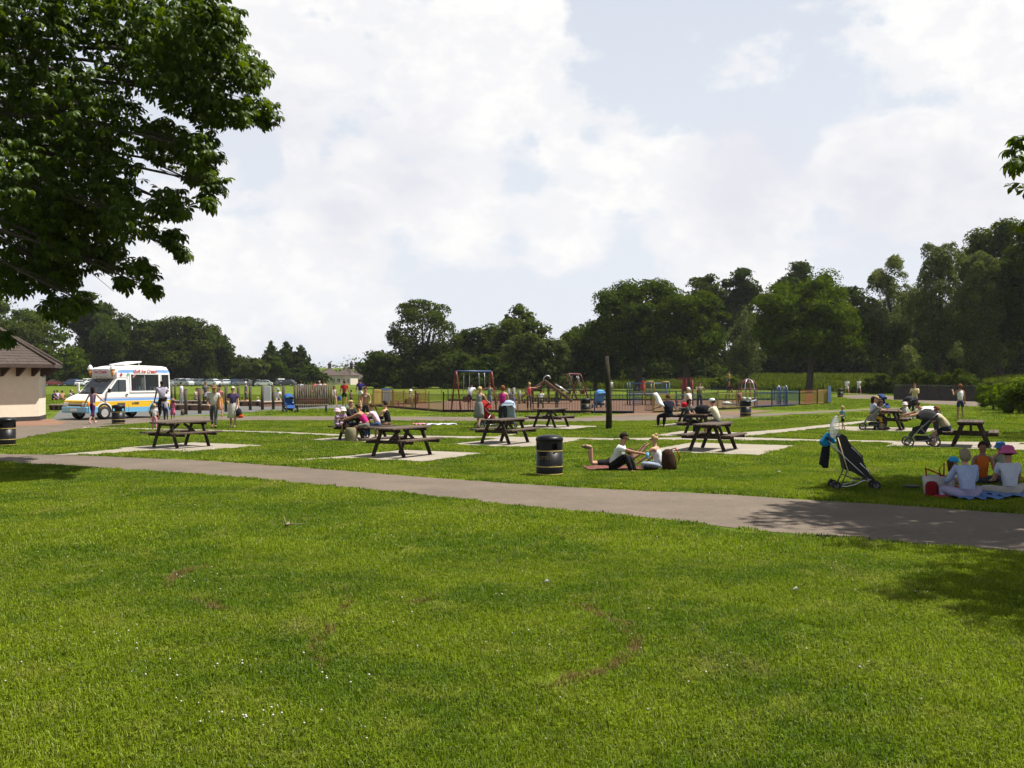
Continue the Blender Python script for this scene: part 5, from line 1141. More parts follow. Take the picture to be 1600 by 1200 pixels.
    m = MB(); m.bar(P(850, 596) - o, P(893, 627) - o, 1.0, .20, 0); m.build('ramp', wd, ro); m = MB(); m.bar(P(852, 595.2) - o + Vector((0, -.1, .06)), P(893.5, 625.6) - o + Vector((0, -.1, .06)), .9, .09); m.build('ramp_board', wl, ro)
    m = MB(); m.bar(P(851, 596) - o, P(808, 625) - o, 1.0, .18); m.build('ramp', wd, ro)
    for px, z0 in ((845, 600), (857, 601), (832, 611), (870, 612)): m = MB(); m.tube([P(px, 631.5) - o, P(px, z0) - o], .09, 8); m.build('support_post', wd, ro)
    m = MB(); m.tube([P(849, 598) - o, P(850, 590) - o, P(854, 586.5) - o, P(859, 588) - o, P(860, 592) - o], .045, 6); m.tube([P(868, 600) - o, P(888, 613) - o], .05, 6); m.build('grab_rail', PC['silver'], ro)
    m = MB(); m.bar(P(812, 624) - o + Vector((0, -.3, 0)), P(826, 633) - o + Vector((0, -.3, 0)), .2, .12); m.bar(P(826, 622) - o + Vector((0, -.3, 0)), P(813, 633) - o + Vector((0, -.3, 0)), .2, .12); m.build('cross_beam', wd, ro)
    for i, (px, tp, py) in enumerate(((795, 607, 632), (803, 605.5, 632), (812, 610, 631), (799, 612, 632))):
        b = G(px, py); h = (py - tp) / F * b.y; m = MB(); m.tube([(0, 0, -.1), (0, 0, h)], .10, 8); o2 = m.build('play_post', [mat('grey_play_post', (.17, .16, .15), .8, .2)], None, b); tag(o2, 'grey upright stepping post behind the magenta woman', 'post', 'grey posts behind the magenta woman')
    # dark bench just inside the fence
    ro = thing('park_bench', 'black bench inside the playground fence with someone sitting on it', 'bench', G(852, 641.5)); bk = mat('bench_black', (.03, .028, .026), .5)
    for i in range(3): m = MB(); m.box((0, .05 + i * .14, .44), (1.75, .11, .04)); m.build('seat_slat', bk, ro)
    for i in range(2): m = MB(); m.box((0, -.05 - .02 * i, .60 + .15 * i), (1.75, .04, .12)); m.build('back_slat', bk, ro)
    for s in (-.75, .75): m = MB(); m.box((s, .30, .21), (.05, .05, .42)); m.box((s, -.03, .42), (.05, .05, .84)); m.build('bench_frame', bk, ro)
    # play tower
    d = 77.; P = lambda px, py: AT(px, py, d); ro = thing('play_tower', 'climbing tower with blue railings and yellow posts behind the newspaper reader', 'climbing frame', P(1015, 633)); o = ro.location; hb = 0
    for px in (984, 1008, 1022, 1046):
        for dy in (0, 1.6): m = MB(); m.tube([P(px, 633) - o + Vector((0, dy, 0)), P(px, 598) - o + Vector((0, dy, 0))], .045, 6); m.build('post', PC['yellow' if px in (1008, 1022) else 'blue'], ro)
    m = MB(); m.bar(P(984, 616) - o + Vector((0, .8, 0)), P(1046, 616) - o + Vector((0, .8, 0)), 1.6, .08); m.build('deck', mat('deck_grey', (.13, .13, .13), .7), ro)
    for dy in (0, 1.6):
        m = MB()
        for py in (599, 614): m.tube([P(984, py) - o + Vector((0, dy, 0)), P(1046, py) - o + Vector((0, dy, 0))], .028, 5)
        for k in range(22): px = 984 + k * 62 / 21; m.tube([P(px, 599) - o + Vector((0, dy, 0)), P(px, 614) - o + Vector((0, dy, 0))], .012, 4, 0, False)
        m.build('railing', PC['blue'], ro)
    m = MB(); m.tube([P(1008, 600) - o, P(1010, 596) - o, P(1020, 596) - o, P(1022, 600) - o], .05, 6); m.tube([P(1034, 600) - o, P(1036, 596.5) - o, P(1044, 596.5) - o, P(1046, 600) - o], .05, 6); m.build('hoop', PC['yellow'], ro)
    m = MB()
    for k in range(6): m.bar(P(986 + k * .1, 630 - k * 2.4) - o + Vector((0, -.6 + .1 * k, 0)), P(1002, 630 - k * 2.4) - o + Vector((0, -.6 + .1 * k, 0)), .16, .05)
    m.build('steps', PC['blue'], ro)
    # red T frame
    d = 73.; ro = thing('red_climber', 'red crossbar climbing frame behind the white haired woman', 'climbing frame', AT(1071, 634, d)); o = ro.location; P = lambda px, py: AT(px, py, d) - o
    m = MB(); m.bar(P(1058, 592), P(1084, 591), .12, .12); m.build('crossbar', PC['red'], ro)
    for px in (1066, 1073, 1082): m = MB(); m.tube([P(px, 634), P(px, 592)], .06, 6); m.build('post', PC['red'], ro)
    m = MB(); m.box(P(1069, 602), (.38, .06, .55)); m.box(P(1081, 600), (.26, .06, .35)); m.build('red_panel', PC['red'], ro)
    for py in (606, 614, 622): m = MB(); m.tube([P(1066, py), P(1082, py)], .03, 5); m.build('rung', PC['darkred'], ro)
    # rope cone the boy has climbed
    d = 84.; ro = thing('pyramid_climber', 'slim pyramid climbing frame with a boy standing on top', 'climbing frame', AT(1141, 629, d)); o = ro.location; P = lambda px, py: AT(px, py, d) - o
    m = MB(); m.box(P(1140, 604), (.45, .45, .08)); m.build('top_plate', PC['darkred'], ro)
    for px, dy in ((1131, -.5), (1152, -.5), (1134, .8), (1149, .8)): m = MB(); m.tube([P(px, 629.5) + Vector((0, dy, 0)), P(1140 + (1 if px > 1140 else -1) * 1.5, 604.5)], .035, 5); m.build('leg', PC['darkred'], ro)
    for t in (.3, .55, .8): m = MB(); m.tube([P(1131, 629.5).lerp(P(1139, 605), t) + Vector((0, -.5 * (1 - t), 0)), P(1152, 629.5).lerp(P(1141, 605), t) + Vector((0, -.5 * (1 - t), 0))], .02, 4); m.build('rung', PC['green'], ro)
    # dome climber
    d = 74.; ro = thing('dome_climber', 'round-topped hoop climbing frame with red and yellow bars', 'climbing frame', AT(1168.5, 634, d)); R = 14.5 / F * d; zt = 42 / F * d; 
    for k in range(6):
        a = math.pi * k / 6; m = MB(); pts = []
        for j in range(13):
            t = j / 12; s = 1 - 2 * t; rr = R * (1 if abs(s) > .55 else math.sin(math.acos(min(1, 0)) ) ) ; x = R * s
            pts.append((R * math.cos(math.pi * t) * math.cos(a), R * math.cos(math.pi * t) * math.sin(a), zt * .62 + zt * .38 * math.sin(math.pi * t)))
        pts = [(pts[0][0], pts[0][1], 0)] + pts + [(pts[-1][0], pts[-1][1], 0)]; m.tube(pts, .028, 5); m.build('hoop', PC['darkred' if k % 2 else 'silver'] if k else PC['red'], ro)
    for z in (.3, .62, .86):
        m = MB(); rr = R if z < .7 else R * .78; m.tube([(rr * math.cos(t), rr * math.sin(t), zt * z) for t in np.linspace(0, 6.283, 19)], .026, 5); m.build('ring_bar', PC['green' if z < .5 else 'red'], ro)
    # seesaw, disc, blue ladder frame
    d = 67.; ro = thing('seesaw', 'grey seesaw with padded seat on a red post beside the litter bin', 'seesaw', AT(1152, 638, d)); o = ro.location; P = lambda px, py: AT(px, py, d) - o
    m = MB(); m.tube([P(1131, 630.5), P(1158, 633), P(1182, 625)], .055, 6); m.build('beam', mat('seesaw_grey', (.20, .23, .27), .5), ro); m = MB(); m.tube([P(1157, 639.5), P(1157, 613)], .07, 6); m.build('post', PC['red'], ro)
    for px, py, r in ((1135, 630, .30), (1162.5, 623, .14), (1171, 624, .13)): m = MB(); m.ball(P(px, py), (r, r * .8, .12), 12, 6); m.build('seat_pad', mat('seat_pad_grey', (.33, .34, .33), .5), ro)
    m = MB(); m.ball(P(1154.5, 618), (.13, .1, .16), 10, 6); m.build('knob', mat('knob_brown', (.10, .07, .06), .5), ro)
    d = 76.; ro = thing('ladder_frame', 'small blue ladder climbing frame with silver tips', 'climbing frame', AT(1223, 633, d)); o = ro.location; P = lambda px, py: AT(px, py, d) - o
    for px in (1217, 1219.5, 1227.5, 1230):
        for dy in (0, .5): m = MB(); m.tube([P(px, 632) + Vector((0, dy, 0)), P(px, 604) + Vector((0, dy, 0))], .04, 6); m.build('post', PC['blue'], ro)
    for py in (609, 615, 621, 627): m = MB(); m.tube([P(1217, py), P(1230, py)], .028, 5); m.build('rung', PC['blue'], ro)
    for px in (1217.5, 1229): m = MB(); m.tube([P(px, 605), P(px - 1, 602), P(px + .5, 606)], .045, 6); m.build('silver_tip', PC['silver'], ro)
    # toddler corner
    ro = thing('play_table', 'low brown play table in the toddler corner', 'table', G(617, 636)); m = MB(); m.box((0, 0, .42), (.62, .5, .06)); m.build('tabletop', wd, ro)
    for sx in (-.26, .26):
        for sy in (-.2, .2): m = MB(); m.box((sx, sy, .2), (.06, .06, .4)); m.build('leg', wd, ro)
    ro = thing('spring_rocker', 'red animal-shaped spring rocker in the toddler corner', 'spring rocker', G(644, 639)); m = MB(); m.tube([(.12 * math.cos(t), .12 * math.sin(t), t * .011) for t in np.linspace(0, 31, 60)], .018, 5); m.build('spring', PC['black'], ro)
    m = MB(); m.prism([(-.5, .35), (-.35, .28), (.1, .30), (.30, .30), (.42, .55), (.42, 1.0), (.28, 1.05), (.2, .75), (-.1, .62), (-.45, .65)], -.06, .06, 0, Matrix.Rotation(math.pi / 2, 4, 'X')); m.build('body', PC['darkred'], ro); m = MB(); m.box((-.1, 0, .66), (.36, .26, .05)); m.build('seat', PC['red'], ro); m = MB(); m.tube([(.3, -.2, .85), (.3, .2, .85)], .02, 6); m.build('handle', PC['silver'], ro)
    # dark wooden fence by the far path
    a, b = G(1398, 624.5), G(1532, 627.6); ro = thing('board_fence', 'dark weathered board fence with a spiked top rail beside the pinkish path', 'fence', a); v = b - a; n = 7; fm = mat('dark_fence_board', (.050, .045, .042), .85, .4, 4)
    for i in range(n):
        p, q = v * (i / n), v * ((i + 1) / n); m = MB(); e = (q - p).normalized(); k = 7
        for j in range(k): s = p + (q - p) * ((j + .5) / k); hh = 1.08 + R_.uniform(-.02, .02); m.box((s.x, s.y, hh / 2), ((q - p).length / k - .012, .03, hh))
        for j in range(12): s = p + (q - p) * ((j + .5) / 12); m.tube([(s.x, s.y + .03, 1.08), (s.x, s.y + .03, 1.36)], .014, 4)
        m.bar(p + Vector((0, .03, 1.28)), q + Vector((0, .03, 1.28)), .02, .03); m.build('board_panel', fm, ro); m = MB(); m.box((p.x, p.y + .05, .65), (.12, .10, 1.36)); m.build('post', fm, ro)
    # low dark fence along the tree line beyond the field
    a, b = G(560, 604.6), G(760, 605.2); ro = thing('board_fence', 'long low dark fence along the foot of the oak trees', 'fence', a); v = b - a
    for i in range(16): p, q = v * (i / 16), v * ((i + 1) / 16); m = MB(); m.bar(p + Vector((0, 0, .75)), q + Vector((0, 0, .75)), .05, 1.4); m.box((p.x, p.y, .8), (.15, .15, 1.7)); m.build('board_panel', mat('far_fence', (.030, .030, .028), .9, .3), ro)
build_playground()

# ------------------------------------------------------------------ pushchairs
FRM = mat('pushchair_frame', (.30, .31, .33), .3, .1, metal=.8); FBK = mat('pushchair_black', (.014, .014, .016), .8, .3, 12); TYR = mat('pushchair_tyre', (.015, .015, .016), .8); HUB = mat('pushchair_hub', (.16, .16, .17), .5)
def wheel(ro, x, y, r, w=.045, name='wheel'):
    Mx = Matrix.Translation((x, y, r)) @ Matrix.Rotation(math.pi / 2, 4, 'Y'); m = MB(); m.lathe([(r * .74, -w / 2), (r * .95, -w / 2), (r, -w / 4), (r, w / 4), (r * .95, w / 2), (r * .74, w / 2), (r * .74, -w / 2)], 18, 0, True, Mx, cap=False)
    for k in range(6): a = k * math.pi / 3; m.bar(Mx @ Vector((0, 0, 0)), Mx @ Vector((r * .76 * math.cos(a), r * .76 * math.sin(a), 0)), .012, .02, 1)
    m.lathe([(r * .16, -w / 2), (r * .16, w / 2)], 10, 1, True, Mx); m.build(name, [TYR, HUB], ro)
def pushchair(label, loc, face, fabric, hood=True, big=.12, w=.25, s=1.0, dbl=False, hoodc=None):
    ro = thing('pushchair', label, 'pushchair', loc, rad(face + 180)); fm = cloth(fabric); ro.scale = (s, s, s); W = w * (1.35 if dbl else 1)
    for sx in (-1, 1):
        x = sx * W; m = MB(); m.tube([(x, .36, .16), (x, .10, .50), (x * .95, -.32, .90), (x * .95, -.46, 1.02)], .014, 6); m.tube([(x, -.34, big), (x, .02, .56)], .013, 6); m.tube([(x, .36, .16), (x, -.34, big + .06)], .012, 6); m.build('frame_side', FRM, ro)
        wheel(ro, x, .36, big * .85); wheel(ro, x * 1.1, -.36, big)
    m = MB(); m.tube([(-W * .95, -.46, 1.02), (-W * .5, -.50, 1.035), (W * .5, -.50, 1.035), (W * .95, -.46, 1.02)], .019, 6); m.build('handle', FBK, ro)
    m = MB()
    path = [(.30, .28), (.22, .44), (-.06, .40), (-.18, .62), (-.30, .90)]
    for (y0, z0), (y1, z1) in zip(path[:-1], path[1:]): m.bar((0, y0, z0), (0, y1, z1), W * 1.8, .05, 0, (0, .3, 1), .015)
    for sx in (-1, 1): m.prism([(-.30, .88), (-.06, .38), (.22, .42), (.18, .56), (-.02, .62), (-.14, .92)], -.012, .012, 0, Matrix.Translation((sx * W * .92, 0, 0)) @ Matrix.Rotation(math.pi / 2, 4, 'Y') @ Matrix.Rotation(math.pi / 2, 4, 'Z'))
    m.build('seat', fm, ro)
    if hood:
        m = MB(); n = 9; c = Vector((0, -.20, .80)); R = .34; vs = []
        for i in range(6):
            t = rad(20 + i * 27)
            for k in range(n): p = math.pi * k / (n - 1); vs.append(c + Vector((W * 1.02 * math.cos(p), -R * math.cos(t) * .9 + 0 * p, R * math.sin(t) * (math.sin(p) ** .5) + .02)))
        fs = [(i * n + k, i * n + k + 1, (i + 1) * n + k + 1, (i + 1) * n + k) for i in range(5) for k in range(n - 1)]; m.add(vs, fs, 0, True); m.build('hood', cloth(hoodc or fabric), ro)
    m = MB(); m.box((0, -.08, .24), (W * 1.7, .45, .16), 0, None, None, .04); m.build('basket', FBK, ro); return ro
def build_pushchairs():
    pushchair('red pushchair pushed by the woman in the grey dress', G(762, 669.5), 115, (.30, .02, .02)); pushchair('pale blue pushchair held by the woman in magenta', G(795, 668.5), 172, (.30, .38, .48), w=.28)
    pushchair('pushchair with a rounded blue hood parked inside the playground', G(936, 637), 200, (.10, .27, .55), w=.3, s=1.05); pushchair('grey pushchair parked against the crowded picnic table', G(1363, 672), 250, (.15, .15, .15), hood=False, big=.17, hoodc=(.1, .1, .1))
    pushchair('big black double pushchair beside the hunched woman', G(1438, 697.5), 256, (.030, .030, .032), big=.17, w=.27, s=1.0, dbl=True); pushchair('blue topped pushchair hung with bags before the palisade', G(452, 645.5), 30, (.04, .10, .30), s=.98)
    pushchair('dark blue pushchair beyond the crowded table with toddlers', G(1381, 645), 40, (.03, .05, .16), s=.95); pushchair('grey pushchair parked among the far posts', G(330, 638), 100, (.2, .2, .22), s=.95); pushchair('dark pushchair beside the woman holding a toddler', G(1415, 655), 230, (.03, .03, .035), s=1.0)
    # the near one, empty, with a net and jacket
    c = G(1335, 764.5); ro = thing('pushchair', 'empty black pushchair with silver frame standing on the grass by the path', 'pushchair', c, rad(-6)); k = c.y / F; q = lambda px, py, w=0.: Vector(((px - 1335) * k, w, (764.5 - py) * k)); sil = mat('bright_tube', (.50, .51, .53), .22, .08, metal=.9)
    for w in (-.19, .19):
        m = MB(); m.tube([q(1293, 687, w), q(1300, 695, w), q(1320, 716, w), q(1338, 733, w * .96), q(1353, 747, w * .9)], .013, 8); m.build('main_tube', sil, ro)
        m = MB(); m.tube([q(1322, 731, w), q(1318, 742, w), q(1311, 758, w * 1.1)], .012, 8); m.tube([q(1318, 742, w), q(1334, 748, w), q(1355, 750, w * .9)], .010, 8); m.build('rear_leg', mat('dark_tube', (.05, .05, .055), .35), ro)
        m = MB(); m.tube([q(1306, 758, w * 1.1), q(1320, 759, w), q(1332, 756, w), q(1343, 750, w), q(1357, 748, w * .9)], .012, 8); m.build('lower_tube', sil, ro)
        m = MB(); m.tube([q(1340, 722, w), q(1351, 733, w), q(1362, 752, w * .8)], .011, 8); m.build('front_tube', sil, ro)
        m = MB(); m.tube([q(1297, 690, w), q(1290, 683, w), q(1288, 684, w)], .019, 8); m.build('handle', FBK, ro)
        for px, r in ((1304.5, .082), (1365.5, .088)):
            b = q(px, 764.5, w * (1.12 if px < 1330 else .7)); Mx = Matrix.Translation((b.x, b.y, r)) @ Matrix.Rotation(math.pi / 2, 4, 'X'); m = MB(); m.lathe([(r * .6, -.022), (r * .93, -.024), (r, -.012), (r, .012), (r * .93, .024), (r * .6, .022), (r * .6, -.022)], 18, 0, True, Mx, cap=False); m.lathe([(r * .62, -.008), (r * .62, .008)], 14, 1, True, Mx); m.build('wheel', [TYR, HUB], ro)
            m = MB(); m.tube([(b.x, b.y, r), (b.x - .03, b.y, r + .10)], .016, 6); m.build('fork', FBK, ro)
    m = MB(); m.tube([q(1311, 758, -.2), q(1311, 758, .2)], .011, 6); m.tube([q(1353, 749, -.18), q(1353, 749, .18)], .013, 6); m.tube([q(1318, 742, -.19), q(1330, 747, .19)], .009, 6); m.build('axle', mat('dark_tube', (.05, .05, .055), .35), ro)
    m = MB(); pts = [(1310, 690), (1309, 681), (1313, 677), (1320, 681), (1324, 690), (1338, 708), (1345, 715), (1347, 724), (1356, 738), (1363, 748), (1357, 751), (1344, 744), (1330, 736), (1318, 733), (1314, 712)]; m.prism([((px - 1335) * k, (764.5 - py) * k) for px, py in pts], -.165, .165, 0, Matrix.Rotation(math.pi / 2, 4, 'X')); m.build('seat', FBK, ro)
    m = MB(); m.bar(q(1326, 694, 0), q(1346, 714, 0), .30, .03, 0, (0, 0, 1), .01); m.tube([q(1327, 697, -.17), q(1337, 707, -.172), q(1344, 716, -.17)], .008, 6, 1); m.build('padding', [mat('padding_black', (.03, .03, .032), .5, .3), sil], ro)
    # blue bag and dark jacket hung on the handle, white net stood in the seat
    m = MB(); m.prism([((px - 1335) * k, (764.5 - py) * k) for px, py in ((1281, 691), (1294, 675), (1300, 680), (1306, 693), (1298, 692), (1291, 698), (1285, 697))], -.12, .10, 0, Matrix.Rotation(math.pi / 2, 4, 'X')); o = m.build('jacket', cloth((.01, .17, .34)), None, c); tag(o, 'bright blue jacket slung over the handles of the empty pushchair', 'jacket')
    bv = o.modifiers.new('soft', 'BEVEL'); bv.width = .03; bv.segments = 2
    m = MB(); m.prism([((px - 1335) * k, (764.5 - py) * k) for px, py in ((1285, 697), (1292, 698.5), (1296, 694), (1295, 712), (1293, 731), (1285, 731.5), (1285, 728), (1280, 726), (1283, 708))], -.05, .07, 0, Matrix.Rotation(math.pi / 2, 4, 'X')); o = m.build('trousers', cloth((.012, .013, .02)), None, c); tag(o, 'dark garment hanging below the blue jacket on the pushchair', 'garment')
    bv = o.modifiers.new('soft', 'BEVEL'); bv.width = .025; bv.segments = 2
    ro = thing('fishing_net', 'white childs fishing net on a pale cane stuck upright in the pushchair', 'net', c); m = MB(); m.tube([q(1324, 748, -.20), q(1305, 683, -.16)], .009, 6); m.build('cane', mat('pale_cane', (.55, .42, .25), .6), ro)
    cc = q(1300, 667, -.15); rx, rz = 7 * k, 17 * k; m = MB(); m.tube([cc + Vector((rx * math.cos(t) + .03 * math.sin(t), 0, rz * math.sin(t))) for t in np.linspace(0, 6.283, 25)], .006, 5); m.build('hoop', PC['silver'], ro)
    m = MB(); nt = 14
    for i in range(-4, 5): x = rx * i / 5; z = rz * math.sqrt(1 - (i / 5) ** 2); m.tube([cc + Vector((x + .03 * z / rz, 0, z)), cc + Vector((x * .5, .16, 0)), cc + Vector((x - .03 * z / rz, 0, -z))], .0042, 4)
    for i in range(-7, 8): z = rz * i / 8; x = rx * math.sqrt(1 - (i / 8) ** 2); m.tube([cc + Vector((-x + .03 * i / 8, 0, z)), cc + Vector((.0, .16 * (1 - abs(i) / 8), z)), cc + Vector((x + .03 * i / 8, 0, z))], .0042, 4)
    m.build('netting', mat('white_net', (.75, .75, .76), .8), ro)
build_pushchairs()
# ------------------------------------------------------------------ people
SKL = (.46, .26, .17); SKT = (.36, .18, .11); SKD = (.09, .045, .028)
HB = (.018, .010, .007); HBR = (.06, .030, .014); HBL = (.42, .29, .13); HR = (.15, .055, .02); HW = (.62, .60, .56); HG = (.22, .18, .12)
PEND = []
def skin_obj(name, verts, edges, radii, m, parent, roots=(0,), sub=1):
    me = bpy.data.meshes.new(name); me.from_pydata([tuple(v) for v in verts], edges, []); o = link_mesh(name, me, m, parent); o.modifiers.new('Skin', 'SKIN'); o.modifiers.new('Sub', 'SUBSURF').levels = sub; o.modifiers['Sub'].render_levels = sub
    o.modifiers['Skin'].use_smooth_shade = True; sv = me.skin_vertices[0].data
    for i, r in enumerate(radii): sv[i].radius = (r, r); sv[i].use_root = i in roots
    PEND.append(o); return o
def flush_skins():
    bpy.context.view_layer.update(); dg = bpy.context.evaluated_depsgraph_get(); new = []
    for o in PEND: new.append(bpy.data.meshes.new_from_object(o.evaluated_get(dg)))
    for o, me in zip(PEND, new):
        old = o.data; o.modifiers.clear(); me.name = o.name.split('.')[0]; o.data = me; me.polygons.foreach_set('use_smooth', np.ones(len(me.polygons), bool)); bpy.data.meshes.remove(old)
    PEND.clear()
def dirv(p, s, side): p, s = rad(p), rad(s); return Vector((side * math.sin(s), math.cos(s) * math.sin(p), -math.cos(s) * math.cos(p)))
STAND = dict(lean=2, legs=((3, 3, 3), (-3, 3, 3)), arms=((5, 8, 12, 0), (5, 8, 12, 0)))
WALK = dict(lean=4, legs=((22, 2, 6), (-16, 2, 22)), arms=((-22, 8, 12, 0), (24, 8, 25, 0)))
SIT = dict(lean=10, legs=((82, 7, 84), (82, 7, 84)), arms=((38, 8, 55, 12), (38, 8, 55, 12)), pel=.555)
GSIT = dict(lean=14, legs=((105, 38, 120), (105, 38, 120)), arms=((45, 12, 30, 15), (45, 12, 30, 15)), pel=.115)      # cross-legged on the ground
KNEES = dict(lean=14, legs=((128, 10, 118), (128, 10, 118)), arms=((62, 8, 20, 8), (62, 8, 20, 8)), pel=.115)           # knees up
def pose(base, **k): d = dict(base); d.update(k); return d
def person(label, loc, face, Ht=1.70, p=STAND, top=((.5, .5, .5), 'short'), bot=('trousers', (.03, .04, .09)), shoe=(.05, .04, .035), sk=SKL, hair=('short', HBR), hat=None, glasses=False, build=1.0, fem=True, near=False, group=None, head=(0, 0), child=False, seat_z=None):
    ro = thing('person', label, 'person', loc, rad(face + 180), group); k = Ht / 1.70; hk = k * (1.0 if not child else 1.0 + .42 * max(0, (1.5 - Ht)) / .7); B = build
    lean = p['lean']; U = Vector((0, math.sin(rad(lean)), math.cos(rad(lean)))); lg = k if not child else k * .93
    pel = Vector((0, 0, 0)); spine = pel + U * .17 * k; chest = pel + U * .36 * k; neck = pel + U * .50 * k; hp, hy = head; Uh = Vector((0, math.sin(rad(lean * .55 + hp)), math.cos(rad(lean * .55 + hp)))); hb = neck + Uh * .075 * k; hc = neck + Uh * (.075 * k + .085 * hk); ht = neck + Uh * (.075 * k + .165 * hk)
    J = {}
    sw = (.165 if fem else .19) * k * (.5 + .5 * B)
    Fw = Vector((0, math.cos(rad(lean)), -math.sin(rad(lean))))
    for i, s in ((0, -1), (1, 1)):
        tp, ts, kb = p['legs'][i]; hip = pel + Vector((s * .085 * k, 0, -.03 * k)); kn = hip + dirv(tp, ts, s) * .43 * lg; an = kn + dirv(tp - kb, ts * (.2 if tp < 60 else -.35 if ts > 25 else .4), s) * .405 * lg; fd = dirv(tp - kb + 82, 4, s); to = an + fd * .155 * k - Vector((0, 0, .018 * k)) * (1 if abs(tp - kb) < 60 else 0)
        ap, as_, eb, inn = p['arms'][i]; sh = neck - U * .055 * k + Vector((s * sw, 0, 0)); el = sh + dirv(ap, as_, s) * .275 * k; wr = el + dirv(ap + eb, as_ - inn, s) * .245 * k; ha = wr + dirv(ap + eb, as_ - inn, s) * .075 * k
        J[s] = (hip, kn, an, to, sh, el, wr, ha)
    if 'pel' in p: z0 = seat_z if seat_z is not None else p['pel'] * (k if p['pel'] < .3 else 1)
    else: z0 = -min(min(J[s][2].z - .075 * k, J[s][3].z - .035 * k) for s in (-1, 1))
    off = Vector((0, 0, z0)); ro_z = Vector((0, 0, 0))
    T = lambda v: v + off
    cov = top[0] is not None and top[1] != 'bikini'; tf = .76 if cov else .94; hf = .84; sf = .82 if top[1] in ('short', 'long') else .95; lf = .78 if bot[0] in ('trousers', 'crop') else 1.0
    V = [pel, spine, chest, neck, hb, hc, ht]; E = [(0, 1), (1, 2), (2, 3), (3, 4), (4, 5), (5, 6)]; Rr = [.115 * B * k * .8, (.098 if fem else .11) * B * k * tf, .118 * (.4 + .6 * B) * k * tf, .052 * k, .062 * hk, .083 * hk, .058 * hk]
    roots = [0]
    for s in (-1, 1):
        hip, kn, an, to, sh, el, wr, ha = J[s]; b = len(V); V += [hip, kn, an, to, sh, el, wr, ha]; E += [(0, b), (b, b + 1), (b + 1, b + 2), (b + 2, b + 3), (2, b + 4), (b + 4, b + 5), (b + 5, b + 6), (b + 6, b + 7)]
        Rr += [.088 * B * k * hf, .055 * k * (.5 + .5 * B) * lf, .037 * k, .033 * k, .056 * k * (.4 + .6 * B) * sf, .040 * k, .028 * k, .034 * k]
        if near:
            ax = (ha - wr).normalized(); sd = ax.cross(Vector((0, 0, 1)));  sd = sd.normalized() if sd.length > .1 else Vector((1, 0, 0)); dn = ax.cross(sd)
            for q, L in ((-1.5, .062), (-.5, .074), (.5, .070), (1.5, .056)):
                f0 = wr + ax * .05 * k + sd * q * .016 * k; f1 = ha + ax * .02 * k + sd * q * .018 * k; f2 = f1 + (ax + dn * .5 * (1 if dn.z < 0 else -1)).normalized() * L * k * .6; b2 = len(V); V += [f0, f1, f2]; E += [(b2, b2 + 1), (b2 + 1, b2 + 2)]; Rr += [.010 * k, .009 * k, .007 * k]; roots.append(b2)
            b2 = len(V); V += [wr + ax * .02 * k, wr + ax * .05 * k + sd * .035 * k * s, wr + ax * .09 * k + sd * .045 * k * s]; E += [(b2, b2 + 1), (b2 + 1, b2 + 2)]; Rr += [.012 * k, .010 * k, .008 * k]; roots.append(b2)
    Fh = Vector((0, math.cos(rad(lean * .55 + hp)), -math.sin(rad(lean * .55 + hp)))); Fh = (Fh * math.cos(rad(hy)) + Vector((math.sin(rad(hy)), 0, 0))  if hy else Fh).normalized(); Rh = Fh.cross(Uh).normalized()
    b2 = len(V); V += [hc - Uh * .005 * hk + Fh * .06 * hk, hc - Uh * .022 * hk + Fh * .100 * hk]; E += [(b2, b2 + 1)]; Rr += [.016 * hk, .011 * hk]; roots.append(b2)                        # nose
    for s in (-1, 1): b2 = len(V); V += [hc + Rh * s * .07 * hk, hc + Rh * s * .088 * hk + Uh * .012 * hk]; E += [(b2, b2 + 1)]; Rr += [.016 * hk, .013 * hk]; roots.append(b2)                 # ears
    V = [T(v) for v in V]; body = skin_obj('body', V, E, Rr, skin(sk), ro, roots)
    # clothes
    tc, sl = top
    if tc is not None:
        low = -.10 * k if bot[0] != 'dress' else -.02 * k; v = [pel - U * .05 * k, spine, chest, neck - U * (.035 if sl not in ('tank', 'strapless') else .085) * k]; e = [(0, 1), (1, 2), (2, 3)]; r = [.140 * B * k, (.118 if fem else .132) * B * k, .146 * (.4 + .6 * B) * k, .078 * k]
        if sl == 'strapless': v[3] = chest + U * .04 * k; r[3] = .11 * k; v[2] = chest - U * .04 * k
        elif sl == 'bikini': v = [chest - U * .01 * k, chest + U * .05 * k]; e = [(0, 1)]; r = [.125 * k, .11 * k]
        if sl not in ('strapless', 'bikini'):
            for s in (-1, 1):
                hip, kn, an, to, sh, el, wr, ha = J[s]; b = len(v)
                if sl == 'tank': v += [sh - Vector((s * .055 * k, 0, 0)) + U * .012 * k]; e += [(2, b)]; r += [.066 * k * (.4 + .6 * B)]
                elif sl == 'short': v += [sh, sh.lerp(el, .62)]; e += [(2, b), (b, b + 1)]; r += [.070 * k * (.4 + .6 * B), .058 * k]
                else: v += [sh, el, wr]; e += [(2, b), (b, b + 1), (b + 1, b + 2)]; r += [.070 * k * (.4 + .6 * B), .054 * k, .042 * k]
        skin_obj('top', [T(q) for q in v], e, r, cloth(tc), ro)
    bk, bc = bot
